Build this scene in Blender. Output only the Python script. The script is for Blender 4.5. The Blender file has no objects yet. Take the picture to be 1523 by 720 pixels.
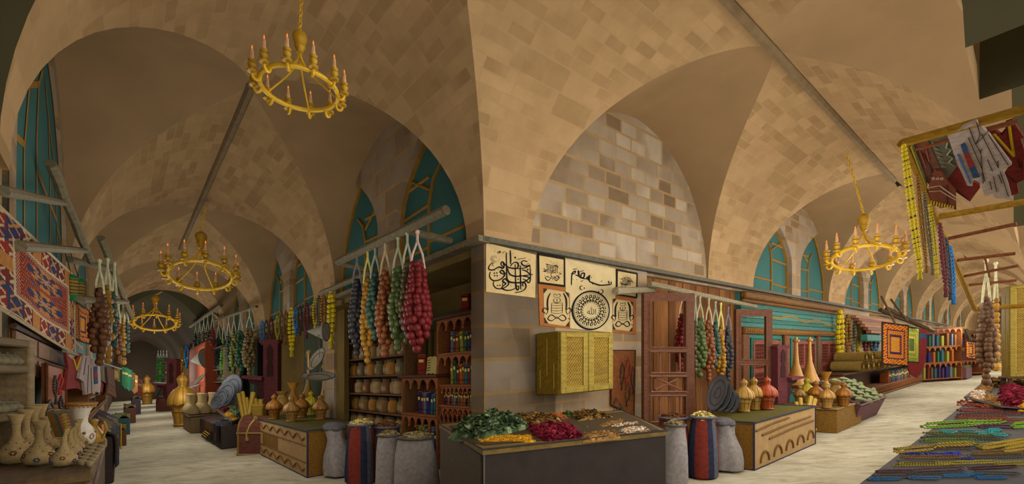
import bpy, math, random
from math import sin, cos, pi, sqrt, atan2, radians
from mathutils import Vector, Matrix, noise
random.seed(7)
SC = bpy.context.scene
COL = SC.collection
# ------------------------------------------------------------------ frame of the place
# two vaulted lanes meet at the corner C of a block: lane one runs along +a, lane two along +b.
FPX, PX0, HY, SLOPE = 679.0, 761.5, 546.0, 0.0451     # the ground falls gently across the bazaar
CX, CY, CO, SI = -0.326, 5.33, 0.7594, 0.6506
def W(a, b, h=0.0):
    x = CX - SI*a + CO*b; y = CY + CO*a + SI*b
    return Vector((x, y, h + SLOPE*x))
def AB(p):
    dx, dy = p[0]-CX, p[1]-CY
    return (-SI*dx + CO*dy, CO*dx + SI*dy, p[2] - SLOPE*p[0])
def ray(px, py): return (px-PX0)/FPX, (HY-py)/FPX
def at(px, py, t):
    r, k = ray(px, py); return Vector((r*t, t, 1.5+k*t))
def onB(px, py, b):
    r, k = ray(px, py); return at(px, py, (b + CO*CX + SI*CY)/(CO*r + SI))
def onA(px, py, a):
    r, k = ray(px, py); return at(px, py, (a - SI*CX + CO*CY)/(-SI*r + CO))
def onH(px, py, h):
    r, k = ray(px, py); return at(px, py, (h-1.5)/(k - SLOPE*r))
ROT_L = atan2(-CO, SI)       # local X along the left block's face (to the right), Y into it
ROT_R = atan2(SI, CO)        # the same for the right face of the block
ROT_W = atan2(CO, -SI)       # the wall across lane one
# ------------------------------------------------------------------ colours and materials
def lin(c): 
    c = c/255.0
    return c/12.92 if c <= 0.04045 else ((c+0.055)/1.055)**2.4
def L3(rgb): return (lin(rgb[0]), lin(rgb[1]), lin(rgb[2]), 1.0)
def nodes(name):
    m = bpy.data.materials.new(name); m.use_nodes = True
    nt = m.node_tree; b = nt.nodes['Principled BSDF']
    b.inputs['Specular IOR Level'].default_value = 0.15
    return m, nt, b
def N(nt, t, **kw):
    n = nt.nodes.new(t)
    for k, v in kw.items():
        if k in n.inputs: n.inputs[k].default_value = v
        else: setattr(n, k, v)
    return n
def paint(name, rough=0.85, metal=0.0, var=0.18, scale=9.0, spec=0.12, stretch=None):
    """a surface in its own colour (attribute Col), mottled by noise"""
    m, nt, b = nodes(name)
    at_ = N(nt, 'ShaderNodeAttribute', attribute_name='Col')
    tc = N(nt, 'ShaderNodeTexCoord')
    nz = N(nt, 'ShaderNodeTexNoise', Scale=scale, Detail=5.0, Roughness=0.6)
    if stretch:
        mp = N(nt, 'ShaderNodeMapping'); mp.inputs['Scale'].default_value = stretch
        nt.links.new(tc.outputs['Object'], mp.inputs[0]); nt.links.new(mp.outputs[0], nz.inputs['Vector'])
    else: nt.links.new(tc.outputs['Object'], nz.inputs['Vector'])
    mr = N(nt, 'ShaderNodeMapRange'); mr.inputs['From Min'].default_value = 0.3; mr.inputs['From Max'].default_value = 0.7
    mr.inputs['To Min'].default_value = 1-var; mr.inputs['To Max'].default_value = 1+var
    nt.links.new(nz.outputs['Fac'], mr.inputs['Value'])
    vm = N(nt, 'ShaderNodeVectorMath', operation='SCALE')
    nt.links.new(at_.outputs['Color'], vm.inputs[0]); nt.links.new(mr.outputs[0], vm.inputs['Scale'])
    nt.links.new(vm.outputs[0], b.inputs['Base Color'])
    b.inputs['Roughness'].default_value = rough; b.inputs['Metallic'].default_value = metal
    b.inputs['Specular IOR Level'].default_value = spec
    return m
M_CLOTH = paint('woven_cloth', 0.95, 0, 0.22, 22, 0.02)
M_PAINT = paint('matte_paint', 0.8, 0, 0.15, 7)
M_WOOD = paint('worn_wood', 0.75, 0, 0.28, 5, 0.15, (1.0, 6.0, 6.0))
M_BRASS = paint('brass', 0.5, 0.15, 0.16, 8, 0.4)
M_CLAY = paint('clay', 0.8, 0, 0.18, 14)
M_FRUIT = paint('fruit_skin', 0.55, 0, 0.25, 30, 0.3)
M_BEAD = paint('bead_glaze', 0.6, 0, 0.15, 30, 0.1)
M_PLASTER = paint('plaster', 0.95, 0, 0.10, 2.2, 0.02)
M_GRAIN = paint('loose_goods', 0.95, 0, 0.4, 40, 0.03)
M_INK = paint('ink', 0.9, 0, 0.05, 9, 0.0)
M_PAPER = paint('aged_paper', 0.95, 0, 0.10, 5, 0.0)
M_WAX = paint('wax', 0.6, 0, 0.08, 9, 0.2)
def brick(name, c1, c2, mortar, bw, bh, msize=0.015, contrast=1.0, c3=None):
    m, nt, b = nodes(name)
    uv = N(nt, 'ShaderNodeUVMap'); uv.uv_map = 'UVMap'
    outs = []
    for k, (w, h, off) in enumerate(((bw, bh, 0.37), (bw*1.9, bh*2.0, 0.21))):
        br = N(nt, 'ShaderNodeTexBrick'); br.offset = off; br.squash = 1.35; br.squash_frequency = 3; br.offset_frequency = 2
        br.inputs['Scale'].default_value = 1.0; br.inputs['Brick Width'].default_value = w; br.inputs['Row Height'].default_value = h
        br.inputs['Mortar Size'].default_value = msize*(1 if k == 0 else 1.2); br.inputs['Mortar Smooth'].default_value = 0.3
        br.inputs['Color1'].default_value = L3(c1); br.inputs['Color2'].default_value = L3(c2); br.inputs['Mortar'].default_value = L3(mortar)
        br.inputs['Bias'].default_value = 0.0
        nt.links.new(uv.outputs[0], br.inputs['Vector']); outs.append(br)
    nm = N(nt, 'ShaderNodeTexNoise', Scale=0.55, Detail=2.0); nt.links.new(uv.outputs[0], nm.inputs['Vector'])
    st = N(nt, 'ShaderNodeMapRange'); st.inputs['From Min'].default_value = 0.46; st.inputs['From Max'].default_value = 0.56
    nt.links.new(nm.outputs['Fac'], st.inputs['Value'])
    mx = N(nt, 'ShaderNodeMix', data_type='RGBA'); nt.links.new(st.outputs[0], mx.inputs['Factor'])
    nt.links.new(outs[0].outputs['Color'], mx.inputs[6]); nt.links.new(outs[1].outputs['Color'], mx.inputs[7])
    n2 = N(nt, 'ShaderNodeTexNoise', Scale=3.5, Detail=6.0, Roughness=0.65); nt.links.new(uv.outputs[0], n2.inputs['Vector'])
    mr = N(nt, 'ShaderNodeMapRange'); mr.inputs['From Min'].default_value = 0.3; mr.inputs['From Max'].default_value = 0.7
    mr.inputs['To Min'].default_value = 0.90; mr.inputs['To Max'].default_value = 1.08
    nt.links.new(n2.outputs['Fac'], mr.inputs['Value'])
    vm = N(nt, 'ShaderNodeVectorMath', operation='SCALE'); nt.links.new(mx.outputs[2], vm.inputs[0]); nt.links.new(mr.outputs[0], vm.inputs['Scale'])
    nt.links.new(vm.outputs[0], b.inputs['Base Color']); b.inputs['Roughness'].default_value = 0.95
    b.inputs['Specular IOR Level'].default_value = 0.03
    return m
M_VAULT = brick('vault_brick', (174, 143, 103), (148, 119, 82), (166, 135, 96), 0.32, 0.12, 0.009)
M_STONE = brick('stone_blocks', (160, 144, 124), (132, 108, 80), (164, 132, 90), 0.5, 0.2, 0.022)
M_RUBBLE = brick('pale_stone_blocks', (172, 155, 132), (116, 94, 68), (156, 128, 90), 0.40, 0.22, 0.022)
def flat(name, rgb, rough=0.9, spec=0.03, var=0.12, scale=1.2, detail=6.0):
    m, nt, b = nodes(name)
    tc = N(nt, 'ShaderNodeTexCoord'); nz = N(nt, 'ShaderNodeTexNoise', Scale=scale, Detail=detail, Roughness=0.6)
    nt.links.new(tc.outputs['Object'], nz.inputs['Vector'])
    cr = N(nt, 'ShaderNodeValToRGB')
    c = L3(rgb); e = cr.color_ramp.elements
    e[0].position = 0.3; e[0].color = tuple(v*(1-var) for v in c[:3])+(1,); e[1].position = 0.7; e[1].color = tuple(v*(1+var) for v in c[:3])+(1,)
    nt.links.new(nz.outputs['Fac'], cr.inputs[0]); nt.links.new(cr.outputs[0], b.inputs['Base Color'])
    b.inputs['Roughness'].default_value = rough; b.inputs['Specular IOR Level'].default_value = spec
    return m
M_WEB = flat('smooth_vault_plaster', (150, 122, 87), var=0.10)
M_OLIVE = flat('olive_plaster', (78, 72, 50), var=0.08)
M_DARK = flat('painted_shade_plaster', (74, 62, 50), var=0.06)  # gloom at lane one's far end, put into the plaster colour
M_SHOP = flat('ochre_shop_wall', (112, 92, 52), var=0.14, scale=2.5)
M_GLASS = flat('teal_window_glass', (62, 102, 97), rough=0.8, spec=0.04, var=0.08)
def floor_mat():
    m, nt, b = nodes('dusty_ground')
    tc = N(nt, 'ShaderNodeTexCoord'); mp = N(nt, 'ShaderNodeMapping'); mp.inputs['Scale'].default_value = (0.9, 2.2, 1); mp.inputs['Rotation'].default_value = (0, 0, 0.5)
    nt.links.new(tc.outputs['Object'], mp.inputs[0])
    nz = N(nt, 'ShaderNodeTexNoise', Scale=2.6, Detail=9.0, Roughness=0.68, Distortion=0.6); nt.links.new(mp.outputs[0], nz.inputs['Vector'])
    cr = N(nt, 'ShaderNodeValToRGB'); e = cr.color_ramp.elements
    e[0].position = 0.33; e[0].color = L3((150, 138, 110)); e[1].position = 0.66; e[1].color = L3((196, 188, 164))
    x = cr.color_ramp.elements.new(0.47); x.color = L3((176, 166, 139))
    nt.links.new(nz.outputs['Fac'], cr.inputs[0]); nt.links.new(cr.outputs[0], b.inputs['Base Color'])
    bp = N(nt, 'ShaderNodeBump', Strength=0.25, Distance=0.03); nt.links.new(nz.outputs['Fac'], bp.inputs['Height']); nt.links.new(bp.outputs[0], b.inputs['Normal'])
    b.inputs['Roughness'].default_value = 0.95; b.inputs['Specular IOR Level'].default_value = 0.03
    return m
M_FLOOR = floor_mat()
def emit(name, rgb, s):
    m, nt, b = nodes(name); b.inputs['Emission Color'].default_value = L3(rgb); b.inputs['Emission Strength'].default_value = s
    b.inputs['Base Color'].default_value = L3(rgb); return m
M_FLAME = emit('candle_flame', (236, 120, 40), 0.9)
# ------------------------------------------------------------------ mesh builder
GREY = (150, 150, 150)
class MB:
    def __init__(s): s.v = []; s.f = []; s.c = []; s.uv = {}
    def add(s, vs, fs, col=GREY):
        o = len(s.v); s.v += [Vector(p) for p in vs]
        for f in fs: s.f.append(tuple(i+o for i in f)); s.c.append(col)
        return s
    def xf(s, M):
        s.v = [M @ p for p in s.v]; return s
    def join(s, o, M=None):
        k = len(s.v); s.v += [(M @ p if M else p.copy()) for p in o.v]
        s.f += [tuple(i+k for i in f) for f in o.f]; s.c += o.c; return s
    def box(s, x0, x1, y0, y1, z0, z1, col=GREY):
        return s.add([(x0,y0,z0),(x1,y0,z0),(x1,y1,z0),(x0,y1,z0),(x0,y0,z1),(x1,y0,z1),(x1,y1,z1),(x0,y1,z1)],
              [(0,3,2,1),(4,5,6,7),(0,1,5,4),(1,2,6,5),(2,3,7,6),(3,0,4,7)], col)
    def rbox(s, x0, x1, y0, y1, z0, z1, col=GREY, r=0.01):
        """box with chamfered edges"""
        r = min(r, (x1-x0)/3, (y1-y0)/3, (z1-z0)/3)
        V = []; ids = {}
        for i, x in enumerate((x0, x1)):
            for j, y in enumerate((y0, y1)):
                for k, z in enumerate((z0, z1)):
                    sx, sy, sz = (1,-1)[i]*r, (1,-1)[j]*r, (1,-1)[k]*r
                    for ax, p in enumerate(((x, y+sy, z+sz), (x+sx, y, z+sz), (x+sx, y+sy, z))):
                        ids[i,j,k,ax] = len(V); V.append(p)
        F = []
        for q in (0, 1):
            F.append([ids[q,0,0,0], ids[q,1,0,0], ids[q,1,1,0], ids[q,0,1,0]][::(-1 if q == 0 else 1)])
            F.append([ids[0,q,0,1], ids[1,q,0,1], ids[1,q,1,1], ids[0,q,1,1]][::(1 if q == 0 else -1)])
            F.append([ids[0,0,q,2], ids[1,0,q,2], ids[1,1,q,2], ids[0,1,q,2]][::(-1 if q == 0 else 1)])
        for p in (0, 1):
            for q in (0, 1):
                F.append([ids[0,p,q,1], ids[1,p,q,1], ids[1,p,q,2], ids[0,p,q,2]])
                F.append([ids[p,0,q,0], ids[p,1,q,0], ids[p,1,q,2], ids[p,0,q,2]])
                F.append([ids[p,q,0,0], ids[p,q,1,0], ids[p,q,1,1], ids[p,q,0,1]])
        for i in (0, 1):
            for j in (0, 1):
                for k in (0, 1): F.append([ids[i,j,k,0], ids[i,j,k,1], ids[i,j,k,2]])
        return s.add(V, F, col)
    def tube(s, pts, r, n=6, col=GREY, closed=False):
        pts = [Vector(p) for p in pts]; m = len(pts)
        rs = r if isinstance(r, (list, tuple)) else [r]*m
        V = []; F = []; prev = None
        for i, p in enumerate(pts):
            if closed: d = pts[(i+1) % m] - pts[i-1]
            else: d = pts[min(i+1, m-1)] - pts[max(i-1, 0)]
            d = d.normalized() if d.length > 1e-9 else Vector((0,0,1))
            if prev is None:
                up = Vector((0,0,1)) if abs(d.z) < 0.9 else Vector((1,0,0)); nx = d.cross(up).normalized()
            else: nx = (prev - d*prev.dot(d)); nx = nx.normalized() if nx.length > 1e-6 else d.orthogonal().normalized()
            prev = nx; ny = d.cross(nx)
            for k in range(n):
                t = 2*pi*k/n; V.append(p + (nx*cos(t)+ny*sin(t))*rs[i])
        for i in range(m if closed else m-1):
            j = (i+1) % m
            for k in range(n): F.append((i*n+k, i*n+(k+1) % n, j*n+(k+1) % n, j*n+k))
        if not closed: F.append(tuple(range(n))[::-1]); F.append(tuple((m-1)*n+k for k in range(n)))
        return s.add(V, F, col)
    def bar(s, p, q, w, h=None, col=GREY):
        return s.tube([p, q], w, 6, col)
    def lathe(s, prof, n=16, col=GREY, c=(0,0,0), fn=None, cf=None):
        V = []; F = []; cols = []; m = len(prof)
        for (r, z) in prof:
            for k in range(n):
                t = 2*pi*k/n; rr = r*(fn(t, z) if fn else 1)
                V.append((c[0]+rr*cos(t), c[1]+rr*sin(t), c[2]+z))
        for i in range(m-1):
            for k in range(n):
                F.append((i*n+k, i*n+(k+1) % n, (i+1)*n+(k+1) % n, (i+1)*n+k)); cols.append(cf(2*pi*(k+.5)/n, prof[i][1]) if cf else col)
        F.append(tuple(range(n))[::-1]); cols.append(col); F.append(tuple((m-1)*n+k for k in range(n))); cols.append(col)
        o = len(s.v); s.v += [Vector(p) for p in V]; s.f += [tuple(i+o for i in f) for f in F]; s.c += cols
        return s
    def ball(s, c, r, col=GREY, n=8, m=5, sz=1.0):
        prof = [(max(r*sin(pi*i/m), r*0.02), -r*sz*cos(pi*i/m)) for i in range(m+1)]
        return s.lathe(prof, n, col, c)
    def prism(s, poly, z0, z1, col=GREY, top=None):
        n = len(poly); V = [(p[0],p[1],z0) for p in poly]+[(p[0],p[1],z1) for p in poly]
        s.add(V, [tuple(range(n))[::-1]]+[(i, (i+1) % n, n+(i+1) % n, n+i) for i in range(n)], col)
        o = len(s.v)-2*n; s.f.append(tuple(o+n+i for i in range(n))); s.c.append(top or col); return s
    def grid(s, pts, col=GREY, cf=None, thick=None):
        """pts[i][j] lattice of points"""
        n, m = len(pts), len(pts[0]); o = len(s.v)
        for r in pts: s.v += [Vector(p) for p in r]
        for i in range(n-1):
            for j in range(m-1):
                s.f.append((o+i*m+j, o+i*m+j+1, o+(i+1)*m+j+1, o+(i+1)*m+j)); s.c.append(cf(i, j) if cf else col)
        return s
    def slab(s, pts, th, cf=None, col=GREY, back=None):
        """pts[i][j] front lattice; th: vector to the back"""
        n, m = len(pts), len(pts[0]); th = Vector(th)
        s.grid(pts, col, cf); o = len(s.v)
        per = [(0, j) for j in range(m)]+[(i, m-1) for i in range(1, n)]+[(n-1, j) for j in range(m-2, -1, -1)]+[(i, 0) for i in range(n-2, 0, -1)]
        k = len(per); P = [Vector(pts[i][j]) for i, j in per]
        s.v += P + [p+th for p in P]; bc = back or col
        for i in range(k): s.f.append((o+i, o+(i+1) % k, o+k+(i+1) % k, o+k+i)); s.c.append(bc)
        s.grid([[Vector(p)+th for p in r] for r in pts], bc); return s
    def obj(s, name, mat, parent=None, loc=(0,0,0), rot=0.0, shear=None, smooth=True, weld=False):
        me = bpy.data.meshes.new(name)
        vs = s.v
        if shear is not None:
            k1, k2 = SLOPE*cos(shear), -SLOPE*sin(shear)
            vs = [Vector((p.x, p.y, p.z + k1*p.x + k2*p.y)) for p in vs]
        me.from_pydata([tuple(p) for p in vs], [], s.f)
        at_ = me.attributes.new('Col', 'FLOAT_COLOR', 'FACE')
        buf = []
        cache = {}
        for c in s.c:
            if c not in cache: cache[c] = L3(c)
            buf += cache[c]
        at_.data.foreach_set('color', buf)
        if smooth:
            me.polygons.foreach_set('use_smooth', [True]*len(me.polygons))
            try: me.set_sharp_from_angle(angle=radians(38))
            except Exception: pass
        me.materials.append(mat)
        o = bpy.data.objects.new(name, me); COL.objects.link(o)
        o.location = loc; o.rotation_euler = (0, 0, rot)
        if parent is not None: o.parent = parent
        return o
def tag(o, label=None, cat=None, group=None, kind=None):
    if label: o['label'] = label
    if cat: o['category'] = cat
    if group: o['group'] = group
    if kind: o['kind'] = kind
    return o
def thing(name, label, cat, loc, rot=0.0, group=None):
    o = bpy.data.objects.new(name, None); COL.objects.link(o); o.empty_display_size = 0.1
    o.location = loc; o.rotation_euler = (0, 0, rot)
    return tag(o, label, cat, group)
def copy_tree(o, loc=None, rot=None, label=None, group=None, scale=None, parent=None):
    kids = KIDS.get(o.name)
    if kids is None: kids = KIDS[o.name] = list(o.children)
    c = o.copy(); COL.objects.link(c)
    if parent is not None: c.parent = parent
    if loc is not None: c.location = loc
    if rot is not None: c.rotation_euler = (0, 0, rot)
    if label: c['label'] = label
    if group: c['group'] = group
    if scale: c.scale = (scale,)*3 if not isinstance(scale, tuple) else scale
    for k in kids: copy_tree(k, parent=c)
    return c
KIDS = {}
ORD = ['first','second','third','fourth','fifth','sixth','seventh','eighth','ninth','tenth','eleventh','twelfth','thirteenth','fourteenth','fifteenth','sixteenth','seventeenth','eighteenth','nineteenth','twentieth']
def ordn(i): return ORD[i] if i < 20 else '%dth' % (i+1)
def lerp(p, q, t): return Vector(p)*(1-t)+Vector(q)*t
def quadgrid(p00, p10, p11, p01, nx, ny, fold=None):
    """lattice over a quad: rows from the p00-p10 edge to the p01-p11 edge"""
    R = []
    for j in range(ny+1):
        l, r = lerp(p00, p01, j/ny), lerp(p10, p11, j/ny)
        row = [lerp(l, r, i/nx) for i in range(nx+1)]
        if fold: row = [p + Vector(fold(i/nx, j/ny)) for i, p in enumerate(row)]
        R.append(row)
    return R
# ================================================================== THE SETTING
def struct(name, mb, mat, uv=None, smooth=False, parent=None):
    o = mb.obj(name, mat, parent, smooth=smooth)
    if parent is None: o['kind'] = 'structure'
    if uv:
        l = o.data.uv_layers.new(name='UVMap')
        for lp in o.data.loops: l.data[lp.index].uv = uv[lp.vertex_index]
    return o
HS, HR = 3.0, 5.42
class Arch:
    def __init__(s, w, hs=HS, hr=HR):
        s.w = w; R = hr-hs; s.e = (R*R-w*w)/(2*w); s.r = w+s.e; s.hs = hs; s.R = R
    def h(s, x): return s.hs + sqrt(max(0, s.r**2-(abs(x)+s.e)**2))
    def inv(s, h): return max(0.0, sqrt(max(0, s.r**2-(h-s.hs)**2))-s.e)
    def rows(s, n):       # |x| values from the crown to the springing, evenly along the curve
        return [(s.inv(h), h) for h in [s.hs+s.R*cos(pi/2*i/n) for i in range(n+1)]]
A1, A2 = Arch(1.9), Arch(2.0)       # cross sections of lane one and lane two
B1, B2, B0 = Arch(2.25), Arch(2.75), Arch(2.35)      # the cells that open to the windows
V1, V2 = -1.9, -2.0                 # ridge lines
BAYS1 = [2.6, 8.4, 14.2, 20.0]
BAYS2 = [3.1, 10.3, 17.5, 24.7, 31.9, 39.1, 46.3]
def P1(u, v, h): return W(u, v, h)
def P2(u, v, h): return W(v, u, h)
def cell(name, P, sec, v0, side, u0f, u1f, mat, n=18, m=6):
    """strip of an axial vault half: side +1/-1, from u0f(h) to u1f(h)"""
    mb = MB(); uv = []; pts = []; arc = 0; last = None
    for (x, h) in sec.rows(n):
        if last: arc += sqrt((x-last[0])**2+(h-last[1])**2)
        last = (x, h); row = []
        for i in range(m+1):
            u = u0f(h)+(u1f(h)-u0f(h))*i/m; row.append(P(u, v0+side*x, h)); uv.append((u, arc+0.07*side))
        pts.append(row)
    mb.grid(pts); return struct(name, mb, mat, uv, True)
def web(name, P, sec, bay, v0, side, end, axial, mat, n=18, m=6):
    """cross cell between ridge and wall over one window bay"""
    mb = MB(); uv = []; pts = []; prof = sec.rows(n)
    prof = [(-x, h) for x, h in prof][::-1]+prof[1:]
    arc = 0; last = None
    for (x, h) in prof:
        if last: arc += sqrt((x-last[0])**2+(h-last[1])**2)
        last = (x, h); row = []; v_in = v0+side*axial.inv(h)
        for i in range(m+1):
            v = v_in+(end-v_in)*i/m; row.append(P(bay+x, v, h)); uv.append((v, arc))
        pts.append(row)
    mb.grid(pts); return struct(name, mb, mat, uv, True)
k = 0
# lane one: brick cells between the window bays
for side in (1, -1):
    for i in range(len(BAYS1)):
        lo = (lambda h: V2+A2.inv(h)) if i == 0 else (lambda h, c=BAYS1[i-1]: c+B1.inv(h))
        hi = lambda h, c=BAYS1[i]: c-B1.inv(h)
        k += 1; cell('ceiling_%d' % k, P1, A1, V1, side, lo, hi, M_VAULT)
    k += 1; cell('ceiling_%d' % k, P1, A1, V1, side, lambda h: BAYS1[-1]+B1.inv(h), lambda h: 27.0, M_OLIVE)  # shade deepening down the lane is put into the colour, olive then darker
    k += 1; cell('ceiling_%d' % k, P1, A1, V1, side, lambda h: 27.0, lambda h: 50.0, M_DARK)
    for i, c in enumerate(BAYS1):
        k += 1; web('ceiling_%d' % k, P1, B1, c, V1, side, 0.22 if side == 1 else -4.1, A1, M_WEB if i < 3 else M_OLIVE)  # last bay takes the olive tone as painted shade too
# lane two
for side in (1, -1):
    for i in range(len(BAYS2)):
        lo = (lambda h: V1+A1.inv(h)) if i == 0 else (lambda h, c=BAYS2[i-1], B=(B0 if i == 1 else B2): c+B.inv(h))
        hi = lambda h, c=BAYS2[i], B=(B0 if i == 0 else B2): c-B.inv(h)
        k += 1; cell('ceiling_%d' % k, P2, A2, V2, side, lo, hi, M_VAULT)
    k += 1; cell('ceiling_%d' % k, P2, A2, V2, side, lambda h: BAYS2[-1]+B2.inv(h), lambda h: 60.0, M_VAULT)
    for c in BAYS2:
        k += 1; web('ceiling_%d' % k, P2, B0 if c == BAYS2[0] else B2, c, V2, side, 0.22 if side == 1 else -4.0 if c == BAYS2[0] else -4.5, A2, M_WEB)
        if c == BAYS2[0] and side == -1:      # dark reveal of the first arch
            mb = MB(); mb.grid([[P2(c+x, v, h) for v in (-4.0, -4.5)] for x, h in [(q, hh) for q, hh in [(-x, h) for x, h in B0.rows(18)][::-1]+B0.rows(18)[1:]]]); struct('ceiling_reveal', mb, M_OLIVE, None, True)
# the dark arms of the crossing behind the two lanes
for side in (1, -1):
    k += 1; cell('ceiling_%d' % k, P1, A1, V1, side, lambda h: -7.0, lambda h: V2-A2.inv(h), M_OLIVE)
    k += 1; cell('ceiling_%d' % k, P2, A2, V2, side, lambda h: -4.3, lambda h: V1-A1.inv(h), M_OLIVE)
# ridge ribs
def rib(name, P, v0, u0, u1):
    mb = MB(); mb.tube([P(u0, v0, HR-0.03), P(u1, v0, HR-0.03)], 0.055, 6, (122, 102, 74)); o = struct(name, mb, M_PAINT); return o
rib('trim_1', P1, V1, 2.6, 12.2); rib('trim_2', P2, V2, -1.0, 10.3)
# walls -------------------------------------------------------------
def wallquad(name, pts, mat, uvs):
    mb = MB(); mb.add(pts, [tuple(range(len(pts)))]); return struct(name, mb, mat, uvs)
def slabwall(name, P, u0, u1, v0, v1, h0, h1, mat):
    mb = MB(); 
    V = [P(u0,v0,h0),P(u1,v0,h0),P(u1,v1,h0),P(u0,v1,h0),P(u0,v0,h1),P(u1,v0,h1),P(u1,v1,h1),P(u0,v1,h1)]
    F = [(0,3,2,1),(4,5,6,7),(0,1,5,4),(1,2,6,5),(2,3,7,6),(3,0,4,7)]
    uv = []; v = []; f = []
    for q in F:
        o = len(v)
        for i in q:
            v.append(V[i]); u_ = (u0,u1,u1,u0)[i % 4]; w_ = (v0,v0,v1,v1)[i % 4]; h_ = h0 if i < 4 else h1
            uv.append((u_+w_, h_) if q not in F[:2] else (u_, w_))
        f.append((o,o+1,o+2,o+3))
    mb.add(v, f); return struct(name, mb, mat, uv)
slabwall('wall_corner_left', P1, 0.0, 0.26, 0.0, 1.2, 0, 3.02, M_STONE)
slabwall('wall_corner_right', P2, 0.0, 3.35, 0.0, 0.26, 0, 3.02, M_STONE)
slabwall('wall_shop_back', P1, 0.26, 50, 0.95, 1.1, 0, 3.0, M_SHOP)
slabwall('ceiling_shops', P1, 0.26, 50, 0.02, 0.95, 2.86, 3.0, M_SHOP)
slabwall('wall_left', P1, 0.0, 50, -4.2, -3.80, 0, 1.22, M_STONE)
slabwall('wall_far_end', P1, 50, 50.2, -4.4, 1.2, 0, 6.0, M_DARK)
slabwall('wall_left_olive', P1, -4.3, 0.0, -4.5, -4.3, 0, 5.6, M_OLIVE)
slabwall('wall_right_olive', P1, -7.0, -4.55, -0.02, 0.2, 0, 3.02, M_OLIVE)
slabwall('wall_planks_backing', P2, 3.35, 60, 0.30, 0.45, 0, 3.02, M_STONE)
slabwall('ceiling_recess', P2, 3.35, 60, 0.1, 0.45, 2.94, 3.03, M_STONE)
slabwall('wall_lane_end', P2, 60, 60.3, -6, 1.0, 0, 6.0, M_STONE)
n = 0
for i, c in enumerate(BAYS1):          # piers of the left wall between its window bays
    a0 = 0.0 if i == 0 else BAYS1[i-1]+2.25
    n += 1
    if i == 0: continue
    slabwall('wall_pier_left_%d' % n, P1, a0, c-2.25, -4.2, -3.8, 0, 3.02, M_STONE)
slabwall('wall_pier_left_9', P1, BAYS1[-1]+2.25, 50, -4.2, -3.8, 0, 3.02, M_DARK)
for i, c in enumerate(BAYS2+[53.5]):          # piers across lane two
    if i <= 1: continue
    b0 = BAYS2[i-1]+2.75
    slabwall('wall_pier_right_%d' % (i+1), P2, b0, c-2.75, -4.75, -4.45, 0, 3.02, M_STONE)
# lunettes with paired pointed windows --------------------------------
def half_shape(sec, inner, hp, n=10):
    """outline of one pane of a pair in (x, h), x>0: sill up the pillar, over the point, down the arch"""
    pts = []
    xp = sec.inv(hp)*0.985
    for i in range(n+1):
        t = i/n; hh = HS+(hp-HS)*t
        pts.append((inner+(xp-inner)*max(0.0, (t-0.42)/0.58)**1.9, hh))
    for i in range(1, n+1):
        x = xp+(sec.w*0.985-xp)*i/n; pts.append((x, min(sec.h(x), hp)))
    return pts
GOLD = (146, 108, 42)
wn = 0
def lunette(P, sec, c, vface, vglass, sill, inner, hp, mat, tall=False):
    """stone pillar with curved flanks between two lancets, panes behind it"""
    global wn
    sgn = 1 if vglass > vface else -1
    shp = half_shape(sec, inner, hp)
    left = [(-x, h) for x, h in shp[:11]]; right = shp[:11]
    top = []
    xp = shp[10][0]
    for i in range(9):
        x = xp-(2*xp)*i/8; top.append((x, sec.h(x)+0.02))
    out = right+top[1:-1]+left[::-1]
    if sill < HS: out = [(inner, sill)]+out+[(-inner, sill)]
    mb = MB(); nn = len(out)
    V = [P(c+x, vface, h) for x, h in out]+[P(c+x, vglass+sgn*0.05, h) for x, h in out]
    uv = [(c+x, h) for x, h in out]+[(c+x+0.3, h) for x, h in out]
    mb.add(V, [tuple(range(nn))]+[(j, nn+j, nn+(j+1) % nn, (j+1) % nn) for j in range(nn)])
    wn += 1
    struct('wall_mullion_%d' % wn, mb, mat, uv)
    for s in (1, -1):
        g = MB(); th = 0.03*sgn
        ol = [(s*x, h) for x, h in shp]
        if sill < HS: ol = [(s*inner, sill)]+ol+[(s*sec.w*0.985, sill)]
        m = len(ol)
        g.add([P(c+x, vglass, h) for x, h in ol]+[P(c+x, vglass+th, h) for x, h in ol], [tuple(range(m)), tuple(range(m, 2*m))[::-1]]+[(j, (j+1) % m, m+(j+1) % m, m+j) for j in range(m)])
        pane = struct('window_%d' % (2*wn+(0 if s == 1 else -1)), g, M_GLASS)
        fr = MB(); vf = vglass-0.015*sgn
        def T(pts, r): fr.tube([P(c+x, vf, h) for x, h in pts], r, 4, GOLD)
        T(ol+[ol[0]], 0.05)
        xm = inner+(sec.w-inner)*0.42
        hm = hp-0.75
        T([(s*xm, sill), (s*xm, hm-0.3), (s*(xm+0.12), hm), (s*(xm+0.35), hm+0.18)], 0.026)
        for hh in ([HS+0.25, HS+0.85, HS+1.25] if not tall else [1.6, 2.2, 2.8, 3.4, 4.0]):
            T([(s*inner*1.0, hh), (s*xm, hh+0.03)], 0.026)
        T([(s*xm, HS+0.35), (s*min(sec.inv(HS+0.35), sec.w*0.97), HS+0.35)], 0.026)
        T([(s*xm*1.0, hm-0.1), (s*(inner+0.12), hm+0.28)], 0.024)
        struct('window_frame', fr, M_PAINT, parent=pane)
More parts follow.
